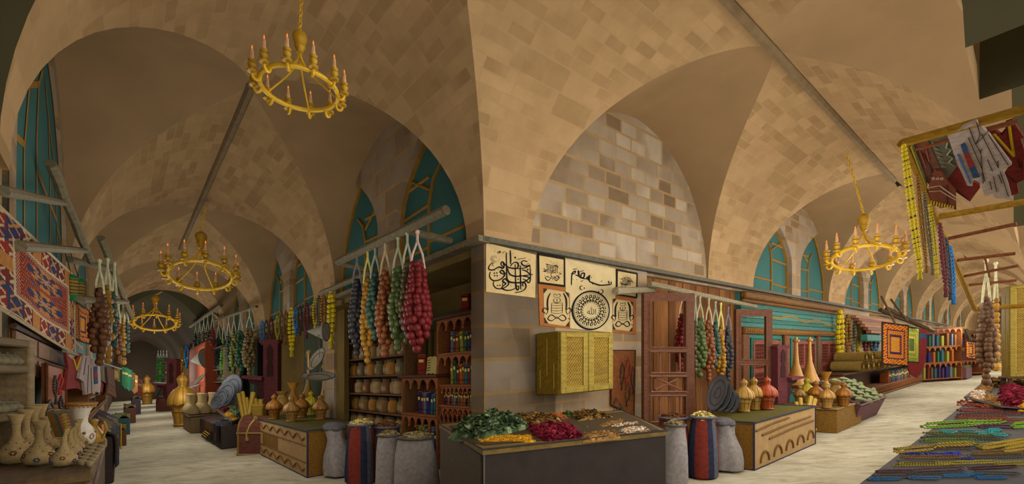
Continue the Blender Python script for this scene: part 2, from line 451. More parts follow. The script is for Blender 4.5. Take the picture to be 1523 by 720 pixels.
def wide_window(P, sec, c, vw, vg, sill, ww=1.98):
    """one tall pointed window with gold bars in a stone lunette"""
    global wn
    wn += 1; S = Arch(ww, 3.0, 5.2); n = 24
    xs = [cos(pi*i/n) for i in range(n+1)]
    inn = [(ww, sill)]+[(ww*x, S.h(ww*x)) for x in xs]+[(-ww, sill)]
    out = [(sec.w, sill)]+[(sec.w*x, sec.h(sec.w*x)+.03) for x in xs]+[(-sec.w, sill)]; m = len(inn)
    mb = MB(); mb.add([P(c+x, vw, h) for x, h in inn]+[P(c+x, vw, h) for x, h in out]+[P(c+x, vg-.1, h) for x, h in inn], [(i, i+1, m+i+1, m+i) for i in range(m-1)]+[(i, 2*m+i, 2*m+i+1, i+1) for i in range(m-1)])
    struct('wall_lunette_%d' % wn, mb, M_RUBBLE, [(c+x, h) for x, h in inn]+[(c+x, h) for x, h in out]+[(c+x+.1, h) for x, h in inn])
    g = MB(); ol = inn
    g.add([P(c+x, vg, h) for x, h in ol]+[P(c+x, vg-.03, h) for x, h in ol], [tuple(range(m)), tuple(range(m, 2*m))[::-1]]+[(j, (j+1) % m, m+(j+1) % m, m+j) for j in range(m)])
    pane = struct('window_%d' % (2*wn), g, M_GLASS); fr = MB(); vf = vg+.02
    def T(pts, r):          # flat leading on the pane
        V = []; n_ = len(pts)
        for q in range(n_):
            p, o = pts[max(q-1, 0)], pts[min(q+1, n_-1)]; dx, dh = o[0]-p[0], o[1]-p[1]; l = math.hypot(dx, dh) or 1
            for s_ in (-1, 1): V.append(P(c+pts[q][0]-dh/l*r*s_, vg+.006, pts[q][1]+dx/l*r*s_))
        fr.add(V, [(2*q, 2*q+1, 2*q+3, 2*q+2) for q in range(n_-1)], GOLD)
    T(ol, .05)
    for s in (1, -1):
        T([(s*.55, sill), (s*.55, 3.9), (s*.4, 4.5), (s*.1, 4.8)], .03); T([(s*1.3, sill), (s*1.3, 3.5), (s*1.0, 4.2)], .03)
        for h in (1.9, 2.7, 3.5): T([(s*1.3, h+.05), (s*1.9, h-.1)], .03)
        T([(s*.4, 4.5), (s*1.0, 4.2)], .03)
    T([(-1.3, 2.3), (.55, 2.3)], .03); T([(-.55, 3.6), (1.3, 3.6)], .03)
    struct('window_frame', fr, M_PAINT, parent=pane)
for c in BAYS1:
    lunette(P1, B1, c, 0.0, 0.15, 2.95, 0.30, 4.95, M_STONE)
    wide_window(P1, B1, c, -3.80, -3.84, 1.2)
for c in BAYS2[1:]:
    lunette(P2, B2, c, 0.0, 0.15, 2.95, 0.32, 4.95, M_STONE)
mb = MB(); ol = [(x, B0.h(x)) for x in [2.35*cos(pi*i/28) for i in range(29)]]   # the blind lunette of big pale blocks
mb.add([P2(3.1+x, 0.03, h) for x, h in ol], [tuple(range(len(ol)))])
struct('wall_blind_arch', mb, M_RUBBLE, [(x, h) for x, h in ol])
slabwall('ceiling_light_seal_left', P1, -7, 50, -4.6, 1.2, 5.9, 6.0, M_OLIVE)  # slabs added above both vaults to keep sky light from leaking in
slabwall('ceiling_light_seal_right', P2, 1.2, 60, -4.7, 1.2, 5.9, 6.0, M_OLIVE)
# floor ---------------------------------------------------------------
mb = MB(); g = []
for i in range(13):
    g.append([W(-9+70*i/12, -9+72*j/12, 0) for j in range(13)])
mb.grid(g); struct('floor', mb, M_FLOOR)
# eave boards along the two faces of the block
mb = MB()
def bx(mb, P, u0, u1, v0, v1, h0, h1, col): 
    mb.add([P(u0,v0,h0),P(u1,v0,h0),P(u1,v1,h0),P(u0,v1,h0),P(u0,v0,h1),P(u1,v0,h1),P(u1,v1,h1),P(u0,v1,h1)],
      [(0,3,2,1),(4,5,6,7),(0,1,5,4),(1,2,6,5),(2,3,7,6),(3,0,4,7)], col)
bx(mb, P1, -0.08, 30, -0.14, 0.02, 2.95, 3.02, (112, 100, 76)); struct('trim_3', mb, M_WOOD)
mb = MB(); bx(mb, P2, -0.08, 40, -0.08, 0.02, 2.96, 3.02, (88, 84, 70)); struct('trim_4', mb, M_WOOD)
# ================================================================== BUILDERS
def tint(c, k): return tuple(max(0, min(255, int(v*k))) for v in c)
def VP(pxa, ta, pxb, tb):
    """vertical plane through two ground points; returns f(px, py, nearer) -> world point on it"""
    A, B = at(pxa, 0, ta), at(pxb, 0, tb)
    d = Vector((B.x-A.x, B.y-A.y)); nrm = Vector((d.y, -d.x)).normalized()
    if nrm.dot(Vector((A.x, A.y))) > 0: nrm = -nrm          # towards the alley
    def f(px, py, near=0.0):
        r, k = ray(px, py); q = nrm.x*r + nrm.y
        return at(px, py, (nrm.x*A.x + nrm.y*A.y + near)/q)
    f.n = Vector((nrm.x, nrm.y, 0)); f.rot = atan2(nrm.x, -nrm.y)
    return f
def plate(mb, pts, th, col, n=None):
    """solid flat piece from an outline; th = vector from front to back"""
    m = len(pts); th = Vector(th)
    mb.add(list(pts)+[Vector(p)+th for p in pts], [tuple(range(m)), tuple(range(m, 2*m))[::-1]]+[(j, m+j, m+(j+1) % m, (j+1) % m) for j in range(m)], col)
    return mb
def rel(mb, loc):
    mb.v = [p-Vector(loc) for p in mb.v]; return mb
def clothing(name, label, cat, f, outline, col, details=(), group=None, th=0.025, near=0.0, parts='trim_band', mat=None):
    """a hanging textile: outline in the plane f, decorative pieces sewn on its front"""
    P = [f(x, y, near) for x, y in outline]
    loc = P[0]; root = thing(name, label, cat, loc, 0, group)
    # gently folded front: fan around the centroid with ridged rim
    mb = MB(); n = len(P); dense = []
    for i in range(n):
        for q in range(3): dense.append(lerp(P[i], P[(i+1) % n], q/3))
    plate(mb, dense, -f.n*th, col); rel(mb, loc).obj('fabric', M_CLOTH, root, smooth=False)
    for nm, d in details:
        if nm == 'line':
            pts, r, c = d; m = MB(); m.tube([f(x, y, near+0.004) for x, y in pts], r, 5, c); rel(m, loc).obj('fold_line', M_INK, root)
        else:
            pts, c = d; m = MB(); plate(m, [f(x, y, near+0.008) for x, y in pts], -f.n*0.007, c); rel(m, loc).obj(nm, M_CLOTH, root, smooth=False)
    return root
INK = (44, 38, 34)
# ---- chandelier
GOLDY = (224, 180, 40); GOLDD = (188, 146, 34)
def chandelier(label, loc, dia, grad=(0,0), chain=(0,0,1.0), hubz=0.63):
    """loc: centre of the ring; grad: slope of the ring, which hangs askew; chain: vector from hub to the vault"""
    root = thing('chandelier', label, 'chandelier', loc, 0, None)
    R = dia/2; G = lambda x, y: grad[0]*x+grad[1]*y
    mb = MB(); n = 40
    mb.tube([(R*cos(2*pi*i/n), R*sin(2*pi*i/n), G(R*cos(2*pi*i/n), R*sin(2*pi*i/n))) for i in range(n)], 0.032*dia, 8, GOLDY, True)
    mb.obj('ring', M_BRASS, root)
    hz = hubz*dia
    mb = MB(); s = dia
    mb.lathe([(0.02*s, hz-0.13*s), (0.045*s, hz-0.12*s), (0.05*s, hz-0.08*s), (0.075*s, hz-0.04*s), (0.07*s, hz), (0.09*s, hz+0.05*s), (0.10*s, hz+0.10*s), (0.085*s, hz+0.15*s), (0.04*s, hz+0.18*s), (0.01*s, hz+0.185*s)], 16, GOLDD)
    mb.obj('hub', M_BRASS, root)
    for k in range(5):
        t = 2*pi*k/5+0.5; mb = MB(); pts = []
        for i in range(9):
            q = i/8; rr = R*(q**1.5); x, y = rr*cos(t), rr*sin(t); pts.append((x, y, (hz-0.1*s)*(1-q)**1.0*(1-0.15*sin(pi*q))+q*G(R*cos(t), R*sin(t))))
        mb.tube(pts, 0.013*s, 6, GOLDY); mb.obj('strut', M_BRASS, root)
    mb = MB(); c = Vector(chain); L = c.length; d = c.normalized(); top0 = Vector((0, 0, hz+0.18*s)); k = max(6, int(L/(0.075*s)))
    for i in range(k):
        p = top0+d*(L*(i+0.5)/k); hl = L/k*0.68; wv = Vector((1, 0, 0)) if i % 2 else Vector((0.3, 1, 0)).normalized()
        mb.tube([p+d*(hl*cos(2*pi*q/10))+wv*(0.02*s*sin(2*pi*q/10)) for q in range(10)], 0.0075*s, 5, GOLDY, True)
    mb.obj('chain', M_BRASS, root)
    for k in range(12):
        t = 2*pi*(k+0.35)/12; ux, uy = cos(t), sin(t); g = G(R*ux, R*uy)
        hold = MB(); o = 0.085*s
        pts = [(R*ux, R*uy, g)]
        for i in range(8):
            q = pi+pi*i/7; pts.append(((R+o*0.55+o*0.55*cos(q))*ux, (R+o*0.55+o*0.55*cos(q))*uy, g-0.03*s+0.06*s*sin(q)))
        hold.tube(pts, [0.02*s]*len(pts), 6, GOLDY)
        cx, cy, cz = (R+o*1.1)*ux, (R+o*1.1)*uy, g-0.02*s
        hold.lathe([(0.015*s, 0), (0.06*s, 0.012*s), (0.064*s, 0.03*s), (0.03*s, 0.045*s), (0.025*s, 0.06*s), (0.05*s, 0.085*s), (0.054*s, 0.115*s), (0.035*s, 0.14*s), (0.055*s, 0.165*s), (0.02*s, 0.15*s)], 10, GOLDD, (cx, cy, cz))
        h = hold.obj('candle_holder', M_BRASS, root)
        cnd = MB(); cnd.lathe([(0.026*s, 0.13*s), (0.027*s, 0.19*s), (0.023*s, 0.24*s), (0.02*s, 0.30*s), (0.012*s, 0.315*s)], 8, (226, 178, 128), (cx, cy, cz), fn=lambda a, z: 1+0.12*sin(3*a+40*z/s))
        cnd.obj('candle', M_WAX, h)
        fl = MB(); fl.lathe([(0.003*s, 0.31*s), (0.012*s, 0.33*s), (0.008*s, 0.35*s), (0.001*s, 0.37*s)], 6, (236, 120, 40), (cx, cy, cz)); fl.obj('flame', M_FLAME, h)
    return root
# ---- strings of dried fruit
BERRY = {}
def berry_mesh(col):
    if col not in BERRY:
        mb = MB(); mb.ball((0,0,0), 1.0, col, 9, 6, 1.08); o = mb.obj('fruit', M_FRUIT); BERRY[col] = o.data
        bpy.data.objects.remove(o)
    return BERRY[col]
def fruit_string(label, loc, L, rad, col, cord=(200,190,160), cl=0.25, r=0.05, single=False, group=None, rot=0, shade=0.2):
    """loc: the point of the pole it hangs from; cl: cord; L: length of the fruit"""
    col = tint(col, .84); root = thing('dried_fruit_string', label, 'dried fruit', loc, rot, group)
    mb = MB(); w = rad*0.45
    mb.tube([(0, 0, 0.02), (0, 0, -cl*0.35)], 0.016, 5, cord); mb.ball((0, 0, 0.0), 0.028, cord, 6, 4)
    mb.tube([(0, 0, -cl*0.3), (-w*0.7, 0.0, -cl*0.75), (-w, 0, -cl-0.08)], 0.014, 5, cord); mb.tube([(0, 0, -cl*0.3), (w*0.7, 0, -cl*0.75), (w, 0, -cl-0.08)], 0.014, 5, cord)
    mb.obj('cord', M_CLOTH, root)
    rnd = random.Random(label); items = []
    z = 0.0
    while z < L:
        t = z/L
        R = rad*(0.5+0.5*min(1, t/0.5)) if t < 0.62 else rad*(1-((t-0.62)/0.38)**1.6*0.92)
        rr = r*(0.85+0.35*t)
        R = max(R-rr, 0.0); nb = max(1, int(2*pi*R/(rr*1.95)))
        ph = rnd.random()*6
        for q in range(nb):
            a = ph+2*pi*q/nb+rnd.uniform(-.15, .15); ro = R*rnd.uniform(0.82, 1.05)
            items.append((ro*cos(a), ro*sin(a), -cl-z-rr+rnd.uniform(-.3, .3)*rr, rr*rnd.uniform(0.88, 1.1)))
        z += rr*1.62
    if single:
        mb = MB()
        for x, y, zz, q in items: mb.ball((x, y, zz), q, tint(col, rnd.uniform(1-shade, 1+shade)), 7, 4)
        mb.obj('fruit_chain', M_FRUIT, root)
    else:
        me = berry_mesh(col)
        core = MB()
        extra = items[100:]
        for x, y, zz, q in extra: core.ball((x, y, zz), q, col, 8, 5)
        core.lathe([(max(.01, .62*rad*((0.5+0.5*min(1, t/0.5)) if t < 0.62 else (1-((t-0.62)/0.38)**1.6*0.95))), -cl-.01-L*.93*t) for t in [1-q/10 for q in range(11)]], 9, tint(col, .72)); s = core.obj('core', M_FRUIT, root)
        for x, y, zz, q in items[:100]:
            b = bpy.data.objects.new('fruit', me); COL.objects.link(b); b.parent = root; b.location = (x, y, zz); b.scale = (q, q, q)
    return root
# ---- bead necklaces
def necklace(label, loc, w, L, r, col, rot=0, pend=True, group=None, lean=(0, 0), n=7):
    root = thing('bead_necklace', label, 'necklace', loc, rot, group)
    per = 2*L+w; k = max(10, int(per/(2.0*r))); mb = MB(); pts = []
    # even spacing along a long loop
    dense = [(w/2*sin(2*pi*i/200)*(0.75+0.25*sin(pi*(0.5-0.5*cos(2*pi*i/200)))), -L*(0.5-0.5*cos(2*pi*i/200))) for i in range(201)]
    acc = [0]
    for i in range(200): acc.append(acc[-1]+math.hypot(dense[i+1][0]-dense[i][0], dense[i+1][1]-dense[i][1]))
    j = 0
    for i in range(k):
        s = acc[-1]*i/k
        while acc[j+1] < s: j += 1
        x, z = dense[j]; pts.append((x+lean[0]*z, lean[1]*z, z))
    mb.tube(pts, r*0.4, 4, INK, True)
    for p in pts: mb.ball(p, r*1.0, col, n, 4)
    mb.obj('bead_chain', M_BEAD, root)
    if pend:
        mb = MB(); x, y, z = lean[0]*-L, lean[1]*-L, -L; mb.ball((x, y, z-1.4*r), r*1.3, col, 7, 5); mb.lathe([(r*.5, 0), (r*1.0, -1.5*r), (r*1.1, -3.2*r), (r*.3, -3.4*r)][::-1], 7, tuple(int(c*.85) for c in col), (x, y, z-2.2*r)); mb.obj('pendant', M_BEAD, root)
    return root
# ---- lantern
def lantern(label, loc, H, col, rot=0, group=None, cat='lantern', wide=1.0):
    col = tint(col, .9); root = thing('brass_lantern', label, cat, loc, rot, group); dk = tuple(int(c*.62) for c in col); li = tuple(min(255, int(c*1.12)) for c in col)
    S = lambda prof: [(r*H*wide, z*H) for r, z in prof]
    mb = MB(); bp = [(0.175, 0), (0.185, 0.015), (0.18, 0.04), (0.165, 0.055), (0.175, 0.16), (0.20, 0.26), (0.205, 0.275), (0.20, 0.29), (0.235, 0.40)]; mb.lathe(S(bp), 10, col)
    for k in range(10):
        t = 2*pi*k/10; mb.tube([(r*1.02*H*wide*cos(t), r*1.02*H*wide*sin(t), z*H) for r, z in bp[3:]], 0.006*H, 4, dk)
    for rr, z in ((.187, .03), (.208, .275)): mb.tube([(rr*H*wide*cos(2*pi*i/20), rr*H*wide*sin(2*pi*i/20), z*H) for i in range(20)], 0.008*H, 4, dk, True)
    mb.obj('base', M_BRASS, root)
    mb = MB(); prof = S([(0.225, 0.40), (0.275, 0.405), (0.292, 0.44), (0.290, 0.50), (0.268, 0.57), (0.222, 0.64), (0.16, 0.695), (0.105, 0.735), (0.09, 0.75)])
    mb.lathe(prof, 40, col, fn=lambda t, z: 1+0.04*abs(cos(5*t)), cf=lambda t, z: col if int(t/(2*pi)*10) % 2 else li)
    for k in range(10):
        t = 2*pi*k/10+pi/10; mb.tube([(r*1.02*cos(t), r*1.02*sin(t), z) for r, z in prof[1:]], 0.006*H, 4, dk)
    mb.tube([(0.295*H*wide*cos(2*pi*i/60), 0.295*H*wide*sin(2*pi*i/60), (0.395+0.03*abs(sin(5*2*pi*i/60)))*H) for i in range(60)], 0.010*H, 4, dk, True)
    mb.obj('dome', M_BRASS, root)
    mb = MB(); cp = [(0.09, 0.745), (0.085, 0.765), (0.105, 0.84), (0.12, 0.875), (0.118, 0.885), (0.095, 0.925), (0.055, 0.96), (0.018, 0.972), (0.025, 0.985), (0.018, 1.0), (0.003, 1.01)]; mb.lathe(S(cp), 14, col)
    for k in range(8):
        t = 2*pi*k/8; mb.tube([(r*1.02*H*wide*cos(t), r*1.02*H*wide*sin(t), z*H) for r, z in cp[1:7]], 0.005*H, 4, dk)
    mb.obj('crown', M_BRASS, root)
    return root
# ---- painted bottle vase
def bottle_vase(label, loc, H, rot=0, group=None, col=(146, 122, 80)):
    root = thing('bottle_vase', label, 'vase', loc, rot, group)
    prof = [(0.13, 0), (0.20, 0.012), (0.26, 0.07), (0.285, 0.16), (0.27, 0.25), (0.20, 0.36), (0.11, 0.45), (0.07, 0.56), (0.062, 0.68), (0.072, 0.80), (0.105, 0.92), (0.125, 0.975), (0.12, 0.995), (0.108, 0.985), (0.095, 0.95)]
    mb = MB(); mb.lathe([(r*H, z*H) for r, z in prof], 22, col); b = mb.obj('body', M_CLAY, root)
    mb = MB()
    def rad(z):
        for i in range(len(prof)-1):
            if prof[i][1] <= z <= prof[i+1][1]: q = (z-prof[i][1])/(prof[i+1][1]-prof[i][1]+1e-9); return prof[i][0]*(1-q)+prof[i+1][0]*q
        return .1
    def dot(t, z, s, c):
        r = rad(z); p = Vector((r*H*cos(t), r*H*sin(t), z*H)); mb.ball(p, s*H, c, 6, 4)
    for k in range(7):
        t = 2*pi*k/7; blue = (40, 46, 92); red = (92, 44, 36); c = blue if k % 2 else red; zc = 0.14 if k % 2 else 0.24
        for q in range(6): dot(t+0.15*cos(pi*q/3), zc+0.036*sin(pi*q/3), 0.019, c)
        dot(t, zc, 0.010, (190, 170, 120)); dot(t+.4, 0.32, 0.015, blue); dot(t+.2, 0.42, 0.013, blue); dot(t, 0.66, 0.007, c); dot(t+.5, 0.07, .009, (90, 84, 74)); dot(t+.3, .8, .007, blue)
    mb.tube([(rad(.045)*H*1.005*cos(2*pi*i/24), rad(.045)*H*1.005*sin(2*pi*i/24), .045*H) for i in range(24)], .004*H, 4, (110, 92, 62), True)
    mb.obj('floral_pattern', M_CLAY, root)
    mb = MB(); mb.lathe([(0.002*H, 0.955*H), (0.09*H, 0.96*H), (0.104*H, 0.978*H)], 16, (120, 102, 58)); mb.obj('mouth', M_CLAY, root)
    return root
# ---- box with navy edges
NAVY = (46, 46, 66)
def edge_tubes(mb, P, r, col):
    """P: 8 corners as for a box"""
    for i, j in ((0,1),(1,2),(2,3),(3,0),(4,5),(5,6),(6,7),(7,4),(0,4),(1,5),(2,6),(3,7)): mb.tube([P[i], P[j]], r, 5, col)
# ---- sacks
def sack(label, loc, H, R, cols, fill, group=None, stripes=False, lean=0.0, rot=0, lumps=0.05, name='grain_sack'):
    root = thing(name, label, 'sack', loc, rot, group); rnd = random.Random(label)
    ph = [rnd.random()*6 for _ in range(4)]
    fn = lambda t, z: 1+lumps*sin(3*t+ph[0]+z*3)+lumps*0.7*sin(5*t+ph[1]-z*6)
    prof = [(0.80, 0), (0.98, 0.04), (1.0, 0.2), (0.97, 0.45), (0.90, 0.7), (0.80, 0.88), (0.76, 0.96), (0.80, 1.0), (0.76, 1.01), (0.70, 0.97)]
    cf = None
    if stripes:
        def cf(t, z):
            k = int(t/(2*pi)*14) % 7
            return cols[(0, 1, 1, 0, 2, 1, 0)[k]]
    mb = MB(); mb.lathe([(r*R, z*H) for r, z in prof], 42, cols[0], fn=fn, cf=cf)
    mb.v = [Vector((p.x+lean*p.z*p.z/H, p.y, p.z)) for p in mb.v]
    mb.obj('sackcloth', M_CLOTH, root)
    if fill:
        fc, kind = fill; mb = MB(); mb.lathe([(0.74*R, 0.955*H), (0.68*R, 1.0*H), (0.45*R, 1.05*H), (0.2*R, 1.08*H), (0.01, 1.085*H)], 20, fc, fn=lambda t, z: 1+0.06*sin(5*t))
        for i in range(60 if kind == 'leaf' else 40):
            a, q = rnd.random()*6.28, sqrt(rnd.random())*0.66*R; zz = H*(1.075-0.07*(q/(0.66*R))**2); c2 = tint(fc, rnd.uniform(.6, 1.2)); t2 = rnd.random()*6.28; l = 0.035*R/0.2
            p = Vector((q*cos(a), q*sin(a), zz)); d = Vector((cos(t2), sin(t2), rnd.uniform(-.2, .3)))*l; mb.tube([p-d, p+Vector((0,0,.012)), p+d], 0.010, 4, c2)
        mb.v = [Vector((p.x+lean*p.z*p.z/H, p.y, p.z)) for p in mb.v]
        o = mb.obj('filling', M_GRAIN, root); o['kind'] = 'stuff'
    mb = MB(); pts = []
    for i in range(24):
        t = 2*pi*i/24; q = 0.80*R*fn(t, H); pts.append((q*cos(t)+lean*H, q*sin(t), H))
    mb.tube(pts, 0.016, 5, tuple(int(c*.62) for c in cols[0]) if not stripes else (96, 96, 104), True); mb.obj('hem', M_CLOTH, root)
    return root
def tied_sack(label, loc, H, R, col, lean=0.0, rot=0, group=None):
    root = thing('tied_sack', label, 'sack', loc, rot, group)
    prof = [(0.55, 0), (0.95, 0.05), (1.0, 0.22), (0.92, 0.42), (0.70, 0.58), (0.58, 0.70), (0.60, 0.80), (0.66, 0.88)]
    fn = lambda t, z: 1+0.05*sin(4*t+z*5)+0.04*sin(7*t)
    mb = MB(); mb.lathe([(r*R, z*H) for r, z in prof], 30, col, fn=fn); mb.v = [Vector((p.x+lean*p.z*p.z/H, p.y, p.z)) for p in mb.v]; mb.obj('sackcloth', M_CLOTH, root)
    mb = MB(); mb.lathe([(r*R, z*H) for r, z in [(0.64, 0.86), (0.75, 0.90), (0.74, 0.95), (0.5, 1.0), (0.1, 1.02)]], 24, (98, 94, 96), fn=lambda t, z: 1+0.06*sin(5*t)); mb.v = [Vector((p.x+lean*p.z*p.z/H, p.y, p.z)) for p in mb.v]; mb.obj('folded_mouth', M_CLOTH, root)
    return root
# ---- loose heaps of spice
def heap(label, corners, bump, cols, style='grain', dens=90, cat='spices', name='spice_heap', size=0.03, seed=0, sunk=0.02):
    """corners: four world points of its patch on the tray"""
    rnd = random.Random(label+str(seed)); P = [Vector(p) for p in corners]; c0 = (P[0]+P[1]+P[2]+P[3])/4
    nx, ny = 16, 12; pts = []
    def z(u, v): 
        e = min(u, 1-u, v, 1-v)*2; return bump*min(1, max(0, e))**0.45*(0.75+0.5*noise.noise(Vector((u*4+seed*3, v*4, 1.7))))-sunk
    def pos(u, v): return lerp(lerp(P[0], P[1], u), lerp(P[3], P[2], u), v)
    mb = MB()
    for j in range(ny+1): pts.append([pos(i/nx, j/ny)+Vector((0, 0, z(i/nx, j/ny)))-c0 for i in range(nx+1)])
    pick = lambda: tint(rnd.choice(cols), rnd.uniform(.8, 1.15))
    mb.slab(pts, (0, 0, -0.015), cf=lambda i, j: pick(), col=cols[0])
    for i in range(dens):
        u, v = rnd.uniform(.03, .97), rnd.uniform(.03, .97); p = pos(u, v)+Vector((0, 0, z(u, v)))-c0; c = pick(); a = rnd.random()*6.28; s = size*rnd.uniform(.6, 1.3); d = Vector((cos(a), sin(a), rnd.uniform(-.2, .5)))*s
        if style == 'leaf':
            q = d.cross(Vector((rnd.uniform(-.5, .5), rnd.uniform(-.5, .5), 1))).normalized()*s*.55; mb.add([p-d, p+q+Vector((0,0,s*.3)), p+d+Vector((0,0,s*.4)), p-q], [(0, 1, 2), (0, 2, 3)], c)
        elif style == 'pod': mb.tube([p-d, p+Vector((0, 0, s*.35)), p+d], [s*.1, s*.24, s*.06], 5, c)
        else: mb.ball(p, s*.5, c, 5, 3)
    o = mb.obj(name, M_GRAIN, None, c0); return tag(o, label, cat, None, 'stuff')
# ---- books
BOOKC = [((104, 44, 40), 'dark red'), ((52, 84, 92), 'teal'), ((128, 122, 54), 'olive yellow'), ((50, 44, 92), 'indigo'), ((150, 82, 40), 'orange'), ((56, 92, 60), 'green'), ((70, 52, 78), 'plum'), ((110, 74, 40), 'brown'), ((86, 96, 110), 'grey blue')]
def book(label, loc, w, h, d, col, rot, tilt=0.0, group=None, parts=True):
    """spine towards -y; stands on its base"""
    M = Matrix.Rotation(tilt, 4, 'Y')
    if not parts:
        mb = MB(); mb.rbox(-w/2, w/2, 0, d, 0, h, col, 0.006); mb.xf(M); o = mb.obj('book', M_CLOTH, None, loc, rot); return tag(o, label, 'book', group)
    root = thing('book', label, 'book', loc, rot, group)
    mb = MB(); mb.rbox(-w/2, w/2, 0, d, 0, h, col, 0.008)
    for z in (0.18, 0.8): mb.box(-w*.52, w*.52, -0.004, 0.01, h*z, h*z+0.012, tuple(int(c*.55) for c in col))
    mb.xf(M).obj('cover', M_CLOTH, root)
    mb = MB(); mb.box(-w*.36, w*.36, 0.012, d+0.002, h-0.006, h+0.003, (196, 180, 140)); mb.box(-w*.3, w*.3, -0.006, 0.004, h*.62, h*.76, (206, 188, 96)); mb.xf(M).obj('pages', M_PAPER, root)
    return root
class Frame:
    def __init__(s, origin, rot): s.o = Vector(origin); s.rot = rot
    def __call__(s, x, y, z):
        dx, dy = x*cos(s.rot)-y*sin(s.rot), x*sin(s.rot)+y*cos(s.rot); return s.o+Vector((dx, dy, z+SLOPE*dx))
def book_row(F, x0, x1, y, z, hmax, d, where, rnd, gap=1.0, start=0, parts=True, group=None, n=None):
    x = x0; k = 0
    while True:
        w = hmax*rnd.uniform(.13, .24)
        if x+w > x1 or (n and k >= n): break
        h = hmax*rnd.uniform(.72, .98); c, nm = rnd.choice(BOOKC); tl = rnd.choice([0, 0, 0, 0.12, -0.1]) if parts else 0
        sh = abs(sin(tl))*h
        xx = x+w/2+(sh if tl < 0 else 0)
        book('%s book, %s along %s' % (nm, ordn(k+start), where), F(xx, y, z+abs(sin(tl))*w/2), w, h, d, c, F.rot, tl, group, parts); x += w*1.06*gap+sh; k += 1
    return k
SHELFC = (132, 76, 38)
def bookcase(label, F, Wd, H, D, levels, arches=True, col=SHELFC, backc=(112, 60, 36), group=None, lattice=None, top_over=0.05, name='bookcase'):
    """levels: heights of the shelf boards"""
    root = thing(name, label, 'bookcase', F.o, F.rot, group); sh = F.rot; t = 0.035
    for s in (-1, 1):
        mb = MB(); x = s*(Wd/2-t/2); mb.rbox(x-t/2, x+t/2, 0, D, 0, H, col); mb.obj('side_panel', M_WOOD, root, shear=sh)
    mb = MB(); mb.box(-Wd/2+t, Wd/2-t, D-0.02, D-0.003, 0.02, H-0.01, backc); mb.obj('back_panel', M_WOOD, root, shear=sh)
    mb = MB(); mb.rbox(-Wd/2-top_over, Wd/2+top_over, -top_over, D, H, H+0.05, tuple(int(c*.62) for c in col)); mb.obj('top', M_WOOD, root, shear=sh)
    for i, z in enumerate(levels):
        mb = MB(); mb.rbox(-Wd/2+t+.002, Wd/2-t-.002, -0.01, D-0.025, z-0.035, z, col); b = mb.obj('shelf', M_WOOD, root, shear=sh)
    if arches:
        for i, z in enumerate(levels):
            zt = (levels[i+1]-0.035) if i+1 < len(levels) else H; gap = zt-z; n = max(3, int(Wd/(gap*0.42))); w = (Wd-2*t)/n; m = MB(); dep = min(.16, gap*.3)
            for k in range(n):
                x0 = -Wd/2+t+k*w; pts = [(x0, zt-0.002), (x0, zt-dep)]
                for q in range(9): a = pi-pi*q/8; pts.append((x0+w/2+w*.42*cos(a), zt-dep+dep*.8*sin(a)))
                pts += [(x0+w, zt-dep), (x0+w, zt-0.002)]
                plate(m, [(px, 0.01, pz) for px, pz in pts], (0, 0.02, 0), col)
                m.ball((x0+w, 0.012, zt-dep-0.008), 0.018, (176, 98, 46), 6, 4)
            m.obj('arched_valance', M_WOOD, root, shear=sh, smooth=False)
    if lattice:
        for z0, z1 in lattice:
            m = MB(); n = max(4, int(Wd/0.12))
            for k in range(n):
                x0 = -Wd/2+t+(Wd-2*t)*k/n; x1 = -Wd/2+t+(Wd-2*t)*(k+1)/n
                m.tube([(x0, 0, z0), (x1, 0, z1)], 0.012, 4, col); m.tube([(x1, 0, z0), (x0, 0, z1)], 0.012, 4, col)
            m.obj('lattice_rail', M_WOOD, root, shear=sh)
    return root
# ---- plates, pots, poles
def dish(label, loc, R, normal, col=(120, 118, 116), name='metal_plate', cat='plate', group=None, spin=0):
    root = thing(name, label, cat, loc, 0, group); q = Vector((0, 0, 1)).rotation_difference(Vector(normal).normalized()).to_matrix().to_4x4()
    mb = MB(); mb.lathe([(0.01, 0.0), (0.62*R, 0.0), (0.70*R, 0.03*R), (0.97*R, 0.10*R), (1.0*R, 0.12*R), (0.97*R, 0.14*R), (0.70*R, 0.075*R), (0.6*R, 0.045*R), (0.01, 0.045*R)], 28, col); mb.xf(q).obj('disc', M_PAINT, root)
    mb = MB()
    for rr, z in ((1.0, .12), (.70, .078), (.3, .05)): mb.tube([(rr*R*cos(2*pi*i/28), rr*R*sin(2*pi*i/28), z*R) for i in range(28)], 0.012*R+.002, 4, tuple(int(c*.5) for c in col), True)
    mb.xf(q).obj('rim', M_PAINT, root); return root
POLE = (112, 102, 78)
def pole(label, p, q, r, col=POLE, name='wooden_pole', group=None):
    mb = MB(); p, q = Vector(p), Vector(q); n = 7; d = (q-p); side = d.cross(Vector((0,0,1))).normalized()
    pts = [lerp((0,0,0), d, i/n)+side*(0.12*r*sin(i*2.1)) for i in range(n+1)]
    mb.tube(pts, [r*(1.05-0.12*i/n+0.05*sin(i*1.7)) for i in range(n+1)], 8, col)
    o = thing(name, label, 'pole', p, 0, group); mb.obj('shaft', M_WOOD, o)
    mb = MB(); mb.tube([d-d.normalized()*0.01, d+d.normalized()*0.012], r*0.92, 8, (78, 68, 50)); mb.obj('cut_end', M_WOOD, o); return o
